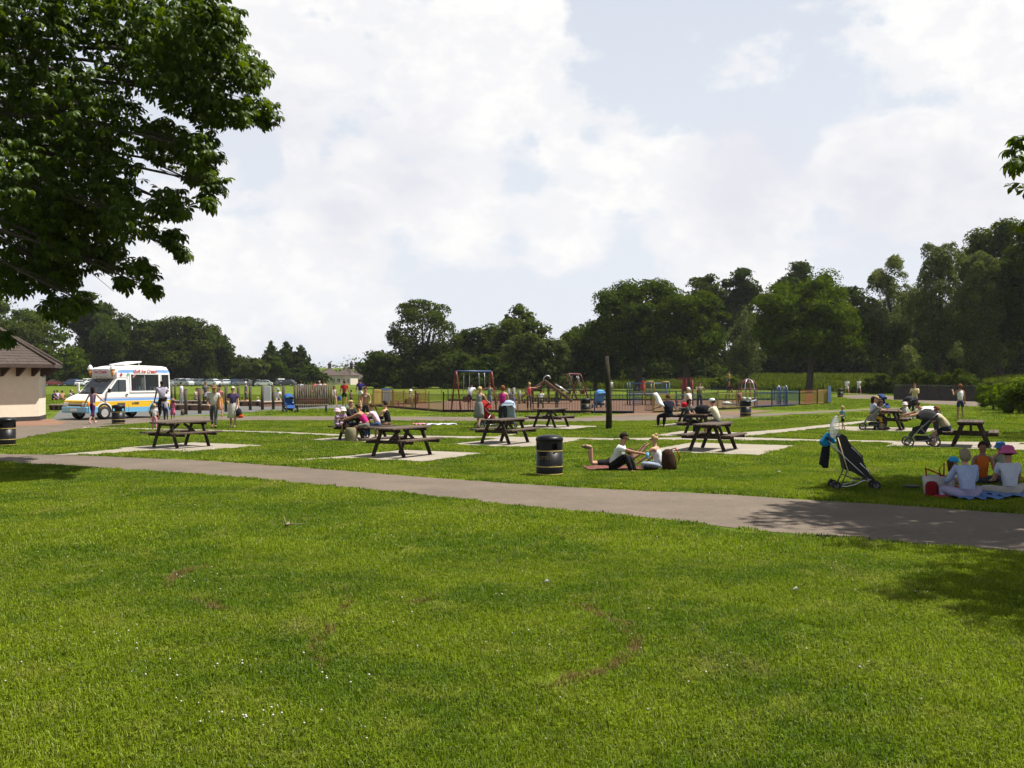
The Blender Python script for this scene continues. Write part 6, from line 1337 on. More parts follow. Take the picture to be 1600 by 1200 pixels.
    if bk in ('trousers', 'shorts', 'crop'):
        v = [pel + U * .06 * k, pel - U * .0 * k]; e = [(0, 1)]; r = [.124 * B * k, .132 * B * k]
        for s in (-1, 1):
            hip, kn, an, *_ = J[s]; b = len(v)
            if bk == 'trousers': v += [hip, kn, an + (kn - an) * .06]; e += [(1, b), (b, b + 1), (b + 1, b + 2)]; r += [.100 * B * k, .072 * k * (.4 + .6 * B), .056 * k]
            elif bk == 'crop': v += [hip, kn, kn.lerp(an, .45)]; e += [(1, b), (b, b + 1), (b + 1, b + 2)]; r += [.100 * B * k, .070 * k * (.4 + .6 * B), .060 * k]
            else: v += [hip, hip.lerp(kn, .75)]; e += [(1, b), (b, b + 1)]; r += [.100 * B * k, .082 * k * (.4 + .6 * B)]
        skin_obj('trousers' if bk != 'shorts' else 'shorts', [T(q) for q in v], e, r, cloth(bc), ro)
    elif bk in ('skirt', 'dress'):
        m = MB(); L = .52 if bk == 'skirt' else .50; n = 16; prof = [(.10, .16), (.125, .10), (.155, -.03), (.165, -.15), (.175, -.30), (.19, -L), (.15, -L + .01)]
        kn = (J[-1][1] + J[1][1]) / 2; hp_ = (J[-1][0] + J[1][0]) / 2; ax = (kn - hp_) / max(.01, (kn - hp_).length)
        if abs(ax.y) < .7: m.lathe([(a * k * B, z * k) for a, z in prof], n, 0, True, Matrix.Translation(T(pel)), sx=1.12, sy=.86); m.build(bk, cloth(bc), ro)
        else: skin_obj(bk, [T(pel + U * .08 * k), T(pel), T(hp_.lerp(kn, .5)), T(hp_.lerp(kn, 1.02))], [(0, 1), (1, 2), (2, 3)], [.12 * k * B, .145 * k * B, .15 * k, .14 * k], cloth(bc), ro)
    if shoe is not None:
        for s in (-1, 1): an, to = J[s][2], J[s][3]; skin_obj('shoe', [T(an - (to - an) * .20 - Vector((0, 0, .03 * k))), T(an.lerp(to, .45) - Vector((0, 0, .022 * k))), T(to + (to - an) * .12)], [(0, 1), (1, 2)], [.042 * k, .046 * k, .034 * k], cloth(shoe), ro)
    # hair
    c = T(hc); st, hcol = hair
    def shell(name, m, cut, drop, grow=1.0, rx=.094, ry=.108, rz=.108):
        n, mm = 16, 12; vs = []; ok = []
        for i in range(mm + 1):
            t = math.pi * i / mm
            for j in range(n):
                a = 2 * math.pi * j / n; x, y, z = math.sin(t) * math.cos(a), math.sin(t) * math.sin(a), math.cos(t); dz = z if z > -.1 else -.1 + (z + .1) * drop
                wob = 1 + .05 * math.sin(a * 5 + t * 7 + len(label)); wx = 1.0 if z > 0 else 1.06
                vs.append(c + (Rh * x * rx * wx * wob + Fh * (y * ry * (1 if y < .3 else .97) * wob - .012) + Uh * (dz * rz + .020)) * hk * grow); ok.append(not (y > cut and z < .42))
        fs = []
        for i in range(mm):
            for j in range(n):
                q = (i * n + j, (i + 1) * n + j, (i + 1) * n + (j + 1) % n, i * n + (j + 1) % n)
                if all(ok[w] for w in q): fs.append(q)
        mb = MB(); mb.add(vs, fs, 0, True); o = mb.build(name, m, ro); sd = o.modifiers.new('thick', 'SOLIDIFY'); sd.thickness = .012 * hk; return o
    hm = mat('hair_%d_%d_%d' % tuple(int(v * 999) for v in hcol), hcol, .8, .35, 30, bump=.5, spec=.12)
    if st == 'short': shell('hair', hm, .12, .55)
    elif st == 'bob': shell('hair', hm, .22, 1.25, 1.06)
    elif st == 'long': shell('hair', hm, .18, 2.6, 1.05)
    elif st == 'crop': shell('hair', hm, .30, .30, .98)
    elif st == 'bun':
        shell('hair', hm, .12, .5); mb = MB(); mb.ball(c - Fh * .075 * hk + Uh * .105 * hk, .045 * hk, 10, 7); mb.build('hair_bun', hm, ro)
    elif st == 'tail': shell('hair', hm, .12, .5); q = c - Fh * .1 * hk + Uh * .03 * hk; mb = MB(); mb.tube([q, q - Fh * .06 * hk - Uh * .04 * hk, q - Fh * .07 * hk - Uh * .17 * hk, q - Fh * .05 * hk - Uh * .24 * hk], [.03 * hk, .036 * hk, .03 * hk, .008 * hk], 8); mb.build('ponytail', hm, ro)
    if hat:
        hk_, hc_ = hat; M3 = Matrix((Rh, Fh, Uh)).transposed().to_4x4(); M4 = Matrix.Translation(c + Uh * .045 * hk) @ M3; mb = MB(); S = hk
        if hk_ == 'bucket': mb.lathe([(.165 * S, -.035 * S), (.150 * S, -.022 * S), (.113 * S, .018 * S), (.108 * S, .05 * S), (.095 * S, .088 * S), (.05 * S, .10 * S), (.002, .102 * S)], 18, 0, True, M4, cap=False)
        elif hk_ == 'brim': mb.lathe([(.225 * S, -.008 * S), (.20 * S, .004 * S), (.115 * S, .012 * S), (.108 * S, .07 * S), (.098 * S, .105 * S), (.05 * S, .095 * S), (.002, .09 * S)], 20, 0, True, M4, cap=False)
        elif hk_ == 'sun': mb.lathe([(.17 * S, -.045 * S), (.16 * S, -.03 * S), (.118 * S, .015 * S), (.112 * S, .06 * S), (.08 * S, .10 * S), (.002, .115 * S)], 18, 0, True, M4, cap=False)
        else:
            mb.lathe([(.112 * S, -.01 * S), (.112 * S, .03 * S), (.095 * S, .075 * S), (.05 * S, .098 * S), (.002, .103 * S)], 16, 0, True, M4, cap=False); mb.box((0, .145 * S, -.008 * S), (.13 * S, .10 * S, .012 * S), 0, M4, None, .004)
        o = mb.build('hat', cloth(hc_), ro); sd = o.modifiers.new('thick', 'SOLIDIFY'); sd.thickness = .008 * S
    if glasses:
        mb = MB(); M3 = Matrix((Rh, Fh, Uh)).transposed().to_4x4(); M4 = Matrix.Translation(c) @ M3; mb.box((-.036 * hk, .092 * hk, .008 * hk), (.056 * hk, .012 * hk, .036 * hk), 0, M4, None, .006); mb.box((.036 * hk, .092 * hk, .008 * hk), (.056 * hk, .012 * hk, .036 * hk), 0, M4, None, .006)
        for s in (-1, 1): mb.box((s * .082 * hk, .045 * hk, .012 * hk), (.006 * hk, .09 * hk, .012 * hk), 0, M4)
        mb.build('sunglasses', mat('dark_lens', (.01, .01, .012), .1, .05), ro)
    else:
        M4 = Matrix.Translation(c) @ Matrix((Rh, Fh, Uh)).transposed().to_4x4()
        if near: mb = MB(); [mb.ball((s * .030 * hk, .082 * hk, .010 * hk), (.011 * hk, .007 * hk, .007 * hk), 8, 5, 0, M4) for s in (-1, 1)]; mb.box((0, .086 * hk, -.052 * hk), (.040 * hk, .010 * hk, .008 * hk), 1, M4, None, .003); mb.build('face_marks', [mat('eye_dark', (.02, .015, .012), .3), mat('lip', (.30, .10, .08), .5)], ro)
    return ro, {s: [ro.matrix_basis @ T(q) for q in J[s]] for s in (-1, 1)}
def prop(name, label, cat, mb, mats, loc=None, rz=0, parent=None):
    o = mb.build(name, mats, parent, loc, (0, 0, rz)); tag(o, label, cat); return o
def build_people():
    P = person; W = (.66, .66, .68)
    # ---- picnic blanket in the middle
    b = G(975, 735.5); bl = MB(); g = np.random.default_rng(5); nx, ny = 16, 8; vs = [(x / nx * 1.55 - .85 + g.normal() * .012, y / ny * .8 - .3 + g.normal() * .02, .045 + .018 * g.random() + (.03 * g.random() if y in (0, ny) else 0)) for x in range(nx + 1) for y in range(ny + 1)]
    bl.add(vs, [(i * (ny + 1) + j, (i + 1) * (ny + 1) + j, (i + 1) * (ny + 1) + j + 1, i * (ny + 1) + j + 1) for i in range(nx) for j in range(ny)], 0, True); prop('blanket', 'red and pink patterned picnic blanket under the couple on the grass', 'blanket', bl, mat('red_pattern_cloth', (.12, .036, .028), .9, .8, 9), (b.x, b.y + .1, 0), rad(4))
    r, J = P('adult in white T-shirt and sunglasses holding out a blue cup', G(958, 735.5), 72, 1.74, pose(KNEES, lean=24, legs=((122, 8, 108), (132, 8, 112)), arms=((-34, 14, 10, 0), (74, 4, 8, 6))), (W, 'short'), ('trousers', (.012, .012, .014)), (.015, .015, .015), SKT, ('short', HB), None, True, 1.06, False, True, None, (4, 0))
    h = J[1][7]; m = MB(); m.lathe([(.030, -.075), (.040, .06)], 14, 0, True); prop('cup', 'translucent blue cup held out by the white T-shirted adult', 'cup', m, mat('blue_plastic', (.12, .36, .66), .2, .1), h + Vector((.04, 0, -.03)))
    P('person lying face down behind the white T-shirted adult with shins raised', G(952, 730.5), 88, 1.68, dict(lean=84, legs=((-90, 4, 82), (-90, 3, 90)), arms=((120, 14, 20, 20), (120, 14, 20, 20)), pel=.13), ((.05, .05, .06), 'short'), ('shorts', (.014, .014, .016)), (.16, .13, .09), SKL, ('short', HBR), None, False, 1, True, True, None, (-40, 0))
    P('blonde girl with a hair bun sitting cross-legged on the blanket', G(1031, 733.5), 238, 1.55, pose(GSIT, lean=16, arms=((32, 16, 24, 8), (32, 16, 24, 8))), (W, 'strapless'), ('trousers', (.26, .31, .40)), None, SKL, ('bun', HBL), None, True, .95, True, True)
    m = MB(); m.lathe([(.12, 0), (.16, .03), (.17, .18), (.145, .36), (.11, .46), (.05, .50)], 14, 0, True, Matrix.Rotation(rad(-8), 4, 'Y'), (0, 0, 0), 1, .62); o = prop('shoulder_bag', 'dark brown shoulder bag slumped beside the blonde girl', 'bag', m, cloth((.045, .022, .014)), G(1047, 736))
    m = MB(); m.tube([(.02, .02, .48), (.12, 0, .52), (.21, -.03, .34), (.19, 0, .22)], .018, 6); m.build('strap', cloth((.28, .05, .02)), o)
    m = MB(); m.lathe([(.13, 0), (.15, .04), (.12, .09), (.05, .11)], 12, 0, True, None, (0, 0, 0), 1.2, .7); prop('camera_case', 'small black case lying at the front of the blanket', 'case', m, cloth((.015, .015, .017)), G(1017, 736.8) + Vector((0, 0, .05)))
    # ---- shaded group by the path
    def towel(lab, px, py, w, d, col, rz):
        mb = MB(); g = np.random.default_rng(int(px)); nx, ny = 12, 8; vs = [((x / nx - .5) * w + g.normal() * .015, (y / ny - .5) * d + g.normal() * .015, .05 + .02 * g.random() + .025 * math.sin(x * 1.9 + y)) for x in range(nx + 1) for y in range(ny + 1)]
        mb.add(vs, [(i * (ny + 1) + j, (i + 1) * (ny + 1) + j, (i + 1) * (ny + 1) + j + 1, i * (ny + 1) + j + 1) for i in range(nx) for j in range(ny)], 0, True); prop('towel', lab, 'towel', mb, cloth(col), G(px, py), rz)
    towel('bright blue towel under the person with the bobbed hair', 1514, 778, .88, 1.1, (.10, .20, .44), .06); towel('blue towel under the person in the pink hat', 1580, 775.5, .95, 1.0, (.12, .22, .44), -.05)
    P('person with bobbed grey-brown hair in a pale blue long-sleeved top, seen from behind', G(1513, 780.5), 182, 1.68, pose(GSIT, lean=14, arms=((30, 16, 50, 30), (30, 16, 50, 30))), ((.32, .39, .58), 'long'), ('trousers', (.30, .28, .42)), None, SKL, ('bob', HG), None, False, 1.10, True, True)
    P('person in a pink sun hat and white sleeveless top sitting with their back turned', G(1579, 775.5), 176, 1.68, pose(GSIT, lean=12, legs=((100, 55, 95), (105, 38, 120)), arms=((18, 10, 62, 22), (18, 10, 62, 22))), ((.46, .49, .58), 'short'), ('trousers', (.38, .36, .33)), None, SKT, ('short', HB), ('sun', (.42, .09, .22)), False, 1.08, True, True)
    P('dark haired person in an orange top sitting facing the camera in the shade', G(1534, 756), -12, 1.62, pose(GSIT, lean=8, arms=((20, 10, 80, 20), (20, 10, 80, 20))), ((.42, .10, .015), 'tank'), ('trousers', (.05, .05, .07)), None, (.22, .10, .06), ('short', HB), None, False, 1, True, True)
    P('child in a blue cap with long dark hair sitting beside the beach bag', G(1484, 771), 75, 1.20, pose(GSIT, lean=8, arms=((22, 8, 45, 15), (22, 8, 45, 15))), (W, 'short'), ('shorts', (.25, .05, .06)), None, SKT, ('long', HBR), ('cap', (.03, .28, .55)), False, .92, True, True, child=True)
    P('person in a blue bucket hat and grey T-shirt with one arm raised', G(1560, 748), 20, 1.42, pose(GSIT, lean=6, arms=((20, 10, 70, 20), (35, 62, 105, 90))), ((.20, .24, .19), 'short'), ('shorts', (.08, .08, .10)), None, SKT, ('short', HB), ('bucket', (.05, .12, .28)), False, .95, True, True, child=True)
    c = G(1463, 774.5); ro = thing('beach_bag', 'white beach bag with red handles on the shaded grass', 'bag', c); m = MB(); m.lathe([(.17, 0), (.22, .03), (.235, .20), (.25, .36), (.22, .34)], 18, 0, True, None, (0, 0, 0), 1, .65, cap=True); m.build('body', cloth((.40, .39, .39)), ro)
    for s, q in ((-1, (-.30, .50)), (1, (.12, .58))): m = MB(); m.tube([(-.20 if s < 0 else .10, s * .06, .33), (q[0] * .75, s * .10, .46), (q[0] + .06, s * .1, q[1]), (.16, s * .06, .34)], .014, 6); m.build('handle', cloth((.30, .02, .03)), ro)
    m = MB(); m.lathe([(.10, 0), (.115, .03), (.115, .20), (.09, .26), (.04, .28)], 14, 0, True, None, (0, 0, 0), 1, .7); prop('red_bag', 'small dark red bag leaning against the beach bag', 'bag', m, cloth((.16, .010, .014)), G(1456, 776.5))
    m = MB(); m.box((0, 0, .05), (.28, .18, .10), 0, None, None, .03); m.ball((.05, 0, .11), (.09, .07, .05), 8, 5, 1); prop('food_pack', 'open white and red food packet beside the beach bag', 'packet', m, [cloth((.7, .68, .66)), cloth((.4, .05, .05))], G(1482, 773.5), .3)
    m = MB(); m.box((0, 0, .03), (.40, .24, .05), 0, None, None, .02); prop('red_cloth', 'crumpled red cloth in front of the capped child', 'cloth', m, cloth((.28, .03, .04)), G(1478, 778), -.2)
    m = MB(); m.ball((0, 0, .10), (.14, .10, .10), 12, 7); prop('pink_bag', 'pink bag just beside the pink hatted person at the picture edge', 'bag', m, cloth((.45, .05, .12)), G(1603, 770))
    m = MB(); m.lathe([(.13, .055), (.15, .062), (.15, .075), (.12, .085), (.001, .088)], 20, 0, True, None, (0, 0, 0), 1, 1, cap=False); prop('flying_disc', 'flat black disc lying on the grass left of the beach bag', 'disc', m, FBK, G(1425, 765.5))
    bpy.data.objects['flying_disc']['label'] = 'flat black disc lying on the grass near the beach bag'
    # ---- table 8, women and toddlers (t: place along the bench, side)
    def S(k, t, s, lab, Ht=1.66, p=SIT, **kw):
        q, f = seat(k, t, s); return P(lab, q, f + kw.pop('df', 0), Ht, p, **kw)
    S(8, -.62, 1, 'woman in a pink strap top leaning over the crowded picnic table', p=pose(SIT, lean=34, arms=((62, 10, 10, 10), (58, 10, 12, 8))), df=20, top=((.62, .03, .20), 'strapless'), bot=('shorts', (.15, .15, .12)), shoe=(.4, .38, .36), sk=SKT, hair=('short', HBR), near=True)
    S(8, .02, 1, 'girl in a pale pink T-shirt between the two women on the near bench', p=pose(SIT, lean=28), df=15, Ht=1.60, top=((.60, .46, .52), 'short'), bot=('trousers', (.05, .08, .17)), shoe=(.4, .38, .36), hair=('tail', HBR), near=True)
    S(8, .60, 1, 'woman in a black vest top with her back turned at the picnic table', p=pose(SIT, lean=14), df=10, top=((.012, .012, .014), 'tank'), bot=('skirt', (.20, .13, .09)), sk=SKL, hair=('short', HB), near=True)
    S(8, .10, -1, 'blonde woman in a dark top on the far side of the crowded table', p=pose(SIT, lean=6), df=0, top=((.02, .02, .022), 'long'), bot=('trousers', (.03, .03, .05)), hair=('bob', HBL))
    S(8, .62, -1, 'blonde child between the dark top woman and the bikini woman', Ht=1.2, p=pose(SIT, lean=8), seat_z=.56, top=((.55, .42, .12), 'short'), bot=('shorts', (.3, .3, .3)), hair=('short', HBL), child=True)
    S(8, -.66, -1, 'toddler in a pale pink sun hat sitting at the end of the crowded table', Ht=1.02, p=pose(SIT, lean=6), seat_z=.55, df=25, top=((.42, .28, .44), 'short'), bot=('shorts', (.42, .28, .44)), hair=('crop', HBR), hat=('sun', (.62, .42, .48)), child=True, near=True)
    S(8, -.34, -1, 'toddler in a white sun hat next to the pink hatted one', Ht=1.02, p=pose(SIT, lean=10), seat_z=.58, df=-20, top=((.45, .30, .50), 'short'), bot=('shorts', (.5, .4, .5)), hair=('crop', HBR), hat=('sun', (.66, .60, .62)), child=True, near=True)
    P('woman in a pale bikini top standing behind the crowded picnic table', G(571, 668), 5, 1.66, pose(STAND, arms=((10, 10, 40, 20), (10, 10, 40, 20))), ((.55, .58, .62), 'bikini'), ('shorts', (.03, .03, .04)), None, SKT, ('tail', HBR))
    c = TABLES[8]; m = MB(); m.lathe([(.16, 0), (.19, .04), (.20, .25), (.17, .42), (.13, .46)], 14, 0, True, None, (0, 0, 0), 1, .8); prop('khaki_bag', 'khaki cloth bag standing at the foot of the pink strap top woman', 'bag', m, cloth((.20, .18, .11)), G(548, 690))
    m = MB(); m.box((0, 0, .16), (.42, .26, .30), 0, None, None, .02); m.box((0, -.131, .16), (.05, .006, .24), 1); prop('cool_box', 'dark blue cool box at the far end of the crowded table', 'cool box', m, [cloth((.018, .025, .07)), cloth((.3, .32, .38))], TABLES[8] - AX * .80 - CX * .12 + Vector((0, .15, .78 - .0)))
    bpy.data.objects['cool_box'].location = G(527, 690, 0) + Vector((0.05, 1.4, .40))
    m = MB(); m.box((0, 0, .0), (.50, .26, .03), 0); m.box((-.16, .05, .08), (.14, .12, .12), 1); m.lathe([(.06, 0), (.07, .1)], 10, 2, True, None, (.15, .02, .02)); prop('picnic_food', 'spread of picnic food on the crowded table', 'food', m, [cloth((.55, .50, .45)), cloth((.5, .12, .2)), cloth((.6, .45, .2))], TABLES[8] + Vector((0, 0, .79)), rad(-28))
    # stool support under the box: bench end holds it
    # ---- walkers on the left
    P('older man in a straw hat and cream shirt with braces walking', G(334, 670), 8, 1.74, pose(WALK, arms=((4, 8, 30, 0), (8, 10, 55, 25))), ((.48, .46, .40), 'short'), ('trousers', (.07, .07, .075)), (.03, .025, .02), SKT, ('crop', HW), ('brim', (.17, .10, .05)), False, 1.1, False, True)
    r, J = P('older woman with white hair and sunglasses in a purple top and white skirt', G(364, 669.5), 4, 1.66, pose(STAND, legs=((14, 3, 4), (-8, 3, 12)), arms=((8, 10, 20, 0), (12, 12, 70, 35))), ((.075, .05, .125), 'short'), ('skirt', (.58, .54, .50)), (.45, .36, .28), SKL, ('short', HW), None, True, 1.12, True, True)
    h = J[-1][7]; m = MB(); m.lathe([(.09, -.34), (.12, -.30), (.13, -.15), (.08, -.04), (.03, 0)], 12, 0, True, None, (0, 0, 0), 1, .6); m.lathe([(.08, -.40), (.13, -.36), (.11, -.28)], 12, 1, True, None, (.06, 0, 0), 1, .6); prop('carrier_bag', 'red and yellow topped bag carried by the woman in purple', 'bag', m, [cloth((.03, .03, .035)), cloth((.5, .05, .02))], h)
    P('woman in a pink vest walking behind the hatted man carrying an orange bag', G(343, 652), 20, 1.64, WALK, ((.30, .04, .10), 'tank'), ('skirt', (.40, .17, .03)), SKT and (.3, .2, .15), SKT, ('tail', HB))
    P('woman in a purple top and dark cropped trousers walking past the van', G(144.5, 663), 165, 1.66, pose(WALK, arms=((-20, 20, 8, 0), (30, 32, 10, 0))), ((.22, .15, .25), 'tank'), ('crop', (.055, .015, .06)), (.6, .35, .33), SKL, ('long', HB), None, False, .95, True, True)
    P('dark skinned man in a grey T-shirt waiting at the van hatch', G(253, 655.5), 205, 1.86, pose(STAND, arms=((5, 10, 12, 0), (30, 6, 90, 30))), ((.36, .34, .42), 'short'), ('trousers', (.010, .010, .012)), (.02, .02, .02), SKD, ('crop', HB), None, False, 1.12, False, True)
    P('child in a white top and navy trousers holding the waiting man by the hand', G(259, 656), 200, 1.10, pose(STAND, arms=((40, 30, 10, 0), (5, 8, 10, 0))), ((.52, .48, .55), 'short'), ('trousers', (.03, .03, .07)), (.02, .02, .02), SKD, ('short', HB), None, False, 1, True, child=True)
    P('small girl in a pink dress waiting near the van', G(270, 655.5), 10, 1.0, pose(STAND, arms=((20, 10, 70, 30), (5, 8, 10, 0))), ((.48, .12, .22), 'short'), ('dress', (.45, .11, .2)), (.5, .45, .4), SKD, ('short', HB), ('brim', (.25, .15, .10)), False, 1, True, child=True)
    P('blonde toddler in a white top and pink striped trousers beside the empty table', G(241, 671.5), 190, 1.02, pose(STAND, arms=((5, 12, 20, 0), (5, 12, 20, 0))), ((.62, .60, .66), 'short'), ('trousers', (.55, .22, .28)), (.6, .5, .5), SKL, ('short', HBL), None, False, 1.05, True, True, child=True)
    m = MB(); m.ball((0, 0, .2), .2, 14, 9); 
    # ---- family on the grass beyond
    P('man in a red shirt and dark shorts walking away holding a childs hand', G(538, 635), 178, 1.74, pose(WALK, legs=((8, 4, 6), (-6, 4, 10)), arms=((8, 14, 10, 0), (5, 14, 10, 0))), ((.38, .02, .025), 'short'), ('shorts', (.02, .022, .02)), (.12, .08, .05), SKT, ('crop', HB), None, False, 1.1, False)
    P('small child walking beside the man in red', G(548.5, 634), 180, 1.12, STAND, ((.20, .13, .10), 'tank'), ('shorts', (.03, .02, .04)), None, SKT, ('short', HB), None, False, 1, True, child=True)
    P('tall man in a navy shirt and white shorts with a bag on his shoulder', G(563, 632.5), 186, 1.84, pose(WALK, legs=((10, 4, 6), (-8, 4, 12)), arms=((5, 12, 12, 0), (-5, 22, 10, 0))), ((.035, .02, .14), 'short'), ('shorts', (.64, .63, .62)), (.3, .3, .3), SKT, ('crop', HB), None, False, 1.08, False)
    P('long haired girl in a pale top and pink shorts by the palisade end', G(522.5, 635.5), 30, 1.42, WALK, ((.40, .42, .42), 'tank'), ('shorts', (.5, .22, .26)), (.4, .25, .2), SKL, ('long', HBR))
    m = MB(); m.lathe([(.12, 0), (.14, .03), (.14, .3), (.1, .36)], 12, 0, True, None, (0, 0, 0), 1, .6); prop('blue_bag', 'blue bag hanging between the girl and the man in red', 'bag', m, cloth((.03, .10, .22)), G(530, 632) + Vector((0, 0, .28)))
    # ---- women with pushchairs
    P('blonde woman in a grey dress pushing the red pushchair', G(748.5, 670.5), 150, 1.68, pose(WALK, lean=8, legs=((12, 3, 6), (-10, 3, 14)), arms=((40, 6, 25, 5), (35, 6, 30, 5))), ((.20, .21, .20), 'tank'), ('dress', (.20, .21, .20)), (.02, .02, .02), SKL, ('short', HBL), None, False, 1.08, True, True)
    P('auburn haired woman in a magenta top standing with her back turned', G(785.5, 669), 178, 1.72, pose(STAND, arms=((16, 10, 22, 0), (16, 10, 22, 0))), ((.34, .02, .16), 'tank'), ('trousers', (.03, .04, .045)), (.02, .02, .02), SKL, ('bob', HR), None, False, 1.1, True, True)
    towel('striped picnic rug spread on the grass beyond the empty tables', 685, 664.5, 1.6, .9, (.42, .42, .50), .1); towel('pink cloth at the end of the striped rug', 657, 664.5, .6, .6, (.6, .16, .25), .1)
    # ---- newspaper man, couple, old lady
    q, f = seat(10, -.2, -1, True); r, J = P('stout man in a navy shirt sitting sideways reading a newspaper', G(1045, 668.2), 215, 1.76, pose(SIT, lean=6, legs=((80, 14, 84), (80, 10, 70)), arms=((50, 14, 30, 10), (20, 50, 10, 0))), ((.012, .014, .028), 'short'), ('trousers', (.012, .013, .02)), (.015, .015, .015), SKT, ('crop', HBR), None, False, 1.28, False, True, seat_z=.57)
    nb = AT(1026, 625, G(1045, 668).y - .35); m = MB(); vs = []
    for i in range(6): t = i / 5; vs += [(-.20 + t * .30 + .02 * math.sin(t * 5), .05 * math.sin(t * 4), .28 - t * .50), (.02 + t * .34 + .02 * math.sin(t * 5), .05 * math.sin(t * 4 + .5) + .04, .31 - t * .58)]
    m.add(vs, [(2 * i, 2 * i + 1, 2 * i + 3, 2 * i + 2) for i in range(5)], 0, True); o = prop('newspaper', 'open white newspaper held up by the stout man', 'newspaper', m, mat('newsprint', (.66, .66, .68), .8, .25, 22), nb); o.modifiers.new('thick', 'SOLIDIFY').thickness = .003
    m = MB(); m.lathe([(.12, 0), (.17, .04), (.17, .16), (.10, .22), (.02, .23)], 14, 0, True, None, (0, 0, 0), 1.1, .8); prop('red_bag', 'bright red bag on the table behind the newspaper reader', 'bag', m, cloth((.48, .02, .035)), TABLES[10] + Vector((-.35, -.1, .78)))
    P('white haired old woman in a cream blouse standing beyond the couple', G(1077, 664), 235, 1.62, pose(STAND, lean=6, arms=((20, 8, 50, 20), (20, 8, 50, 20))), ((.50, .47, .40), 'long'), ('trousers', (.35, .33, .28)), (.2, .15, .1), SKL, ('short', HW), None, False, 1.15)
    P('man in a khaki T-shirt holding a camera up in the playground', G(1093, 641), 10, 1.72, pose(STAND, arms=((40, 14, 95, 40), (40, 14, 95, 40))), ((.19, .18, .12), 'short'), ('trousers', (.03, .04, .07)), (.02, .02, .02), SKT, ('short', HB), None, False, 1.1, False)
    S(9, -.15, -1, 'dark haired woman in a dark top sitting at the couple table with a black bag', p=pose(SIT, lean=16), df=-5, top=((.035, .045, .048), 'short'), bot=('trousers', (.02, .02, .024)), sk=SKT, hair=('bob', HB), near=True)
    S(9, -.25, 1, 'man in a pale yellow T-shirt and white visor sitting opposite the dark haired woman', Ht=1.74, p=pose(SIT, lean=20, arms=((55, 10, 15, 10), (55, 10, 15, 10))), df=0, top=((.50, .48, .36), 'short'), bot=('shorts', (.12, .12, .10)), sk=SKT, hair=('short', HB), hat=('cap', (.60, .60, .62)), fem=False, build=1.06, near=True)
    m = MB(); m.lathe([(.20, 0), (.24, .05), (.23, .22), (.14, .30), (.03, .31)], 14, 0, True, None, (0, 0, 0), 1.2, .8); prop('black_bag', 'large black bag hanging by the empty table in front of the couple', 'bag', m, cloth((.012, .012, .015)), TABLES[9] + Vector((-.10, -.45, .79)))
    # ---- toddler, women at the tables on the right
    P('blonde toddler in a teal T-shirt and dark shorts walking on the slab path', G(1317, 673), 285, .95, pose(WALK, legs=((14, 4, 10), (-10, 4, 16)), arms=((20, 10, 60, 10), (10, 10, 60, 10))), ((.10, .24, .25), 'short'), ('shorts', (.012, .012, .02)), (.3, .2, .15), SKL, ('crop', HBL), None, False, 1.05, False, True, child=True)
    S(7, -.55, -1, 'hunched dark haired woman in a beige shirt on the end-on table bench', p=pose(SIT, lean=32, legs=((70, 8, 70), (74, 8, 78)), arms=((45, 8, 20, 10), (48, 8, 22, 12))), df=178, top=((.36, .31, .21), 'short'), bot=('shorts', (.015, .017, .03)), shoe=(.25, .22, .2), sk=SKL, hair=('short', HR), build=1.32, near=True)
    P('person in a white T-shirt bent right over behind the hunched woman', G(1463, 690), 270, 1.75, pose(STAND, lean=82, legs=((6, 6, 10), (-4, 6, 8)), arms=((60, 10, 20, 0), (60, 10, 20, 0))), ((.72, .72, .73), 'short'), ('trousers', (.03, .03, .04)), (.05, .05, .05), SKT, ('short', HB), None, False, 1.25, False)
    P('woman in a white strappy top and denim shorts standing with her back turned', G(1500.5, 657), 184, 1.72, pose(STAND, arms=((35, 14, 110, 20), (3, 10, 10, 0))), (W, 'tank'), ('shorts', (.03, .035, .09)), (.35, .2, .12), SKT, ('bob', HR), None, False, 1.05, True, True)
    P('woman in a pale yellow top and jeans cuddling a small child', G(1429.5, 647), 330, 1.68, pose(STAND, arms=((35, 12, 100, 45), (35, 12, 95, 45))), ((.48, .44, .24), 'short'), ('trousers', (.02, .025, .06)), (.03, .03, .03), SKL, ('short', HR), None, False, 1.15)
    P('small child in white held in the arms of the woman in yellow', G(1424.5, 646.5) + Vector((-.02, -.26, .82)), 100, .80, pose(STAND, legs=((50, 15, 60), (50, 15, 60)), pel=.15), ((.62, .58, .54), 'short'), ('shorts', (.5, .3, .35)), None, SKL, ('crop', HBL), None, False, 1, True, child=True)
    S(6, -.1, -1, 'dark haired woman in a white and blue top beside the grey pushchair', p=pose(SIT, lean=6), df=30, top=((.42, .45, .60), 'short'), bot=('trousers', (.05, .05, .08)), sk=SKT, hair=('long', HB))
    S(6, .45, -1, 'person in a tan cap and olive shirt beyond the dark haired woman', p=pose(SIT, lean=6), df=-10, top=((.12, .12, .07), 'short'), bot=('trousers', (.05, .05, .05)), sk=SKT, hair=('short', HBR), hat=('cap', (.40, .28, .12)), fem=False)
    S(6, -.55, -1, 'auburn haired woman in grey with a yellow bag bending over beside the pushchair', p=pose(SIT, lean=42), df=0, top=((.17, .165, .14), 'short'), bot=('trousers', (.55, .36, .04)), sk=SKT, hair=('long', HBR), build=1.12)
    S(6, .30, 1, 'toddler in a white sun hat on the near bench of that table', Ht=1.02, p=SIT, seat_z=.58, df=0, top=((.5, .52, .5), 'short'), bot=('shorts', (.5, .4, .3)), hair=('crop', HBR), hat=('sun', (.64, .64, .64)), child=True)
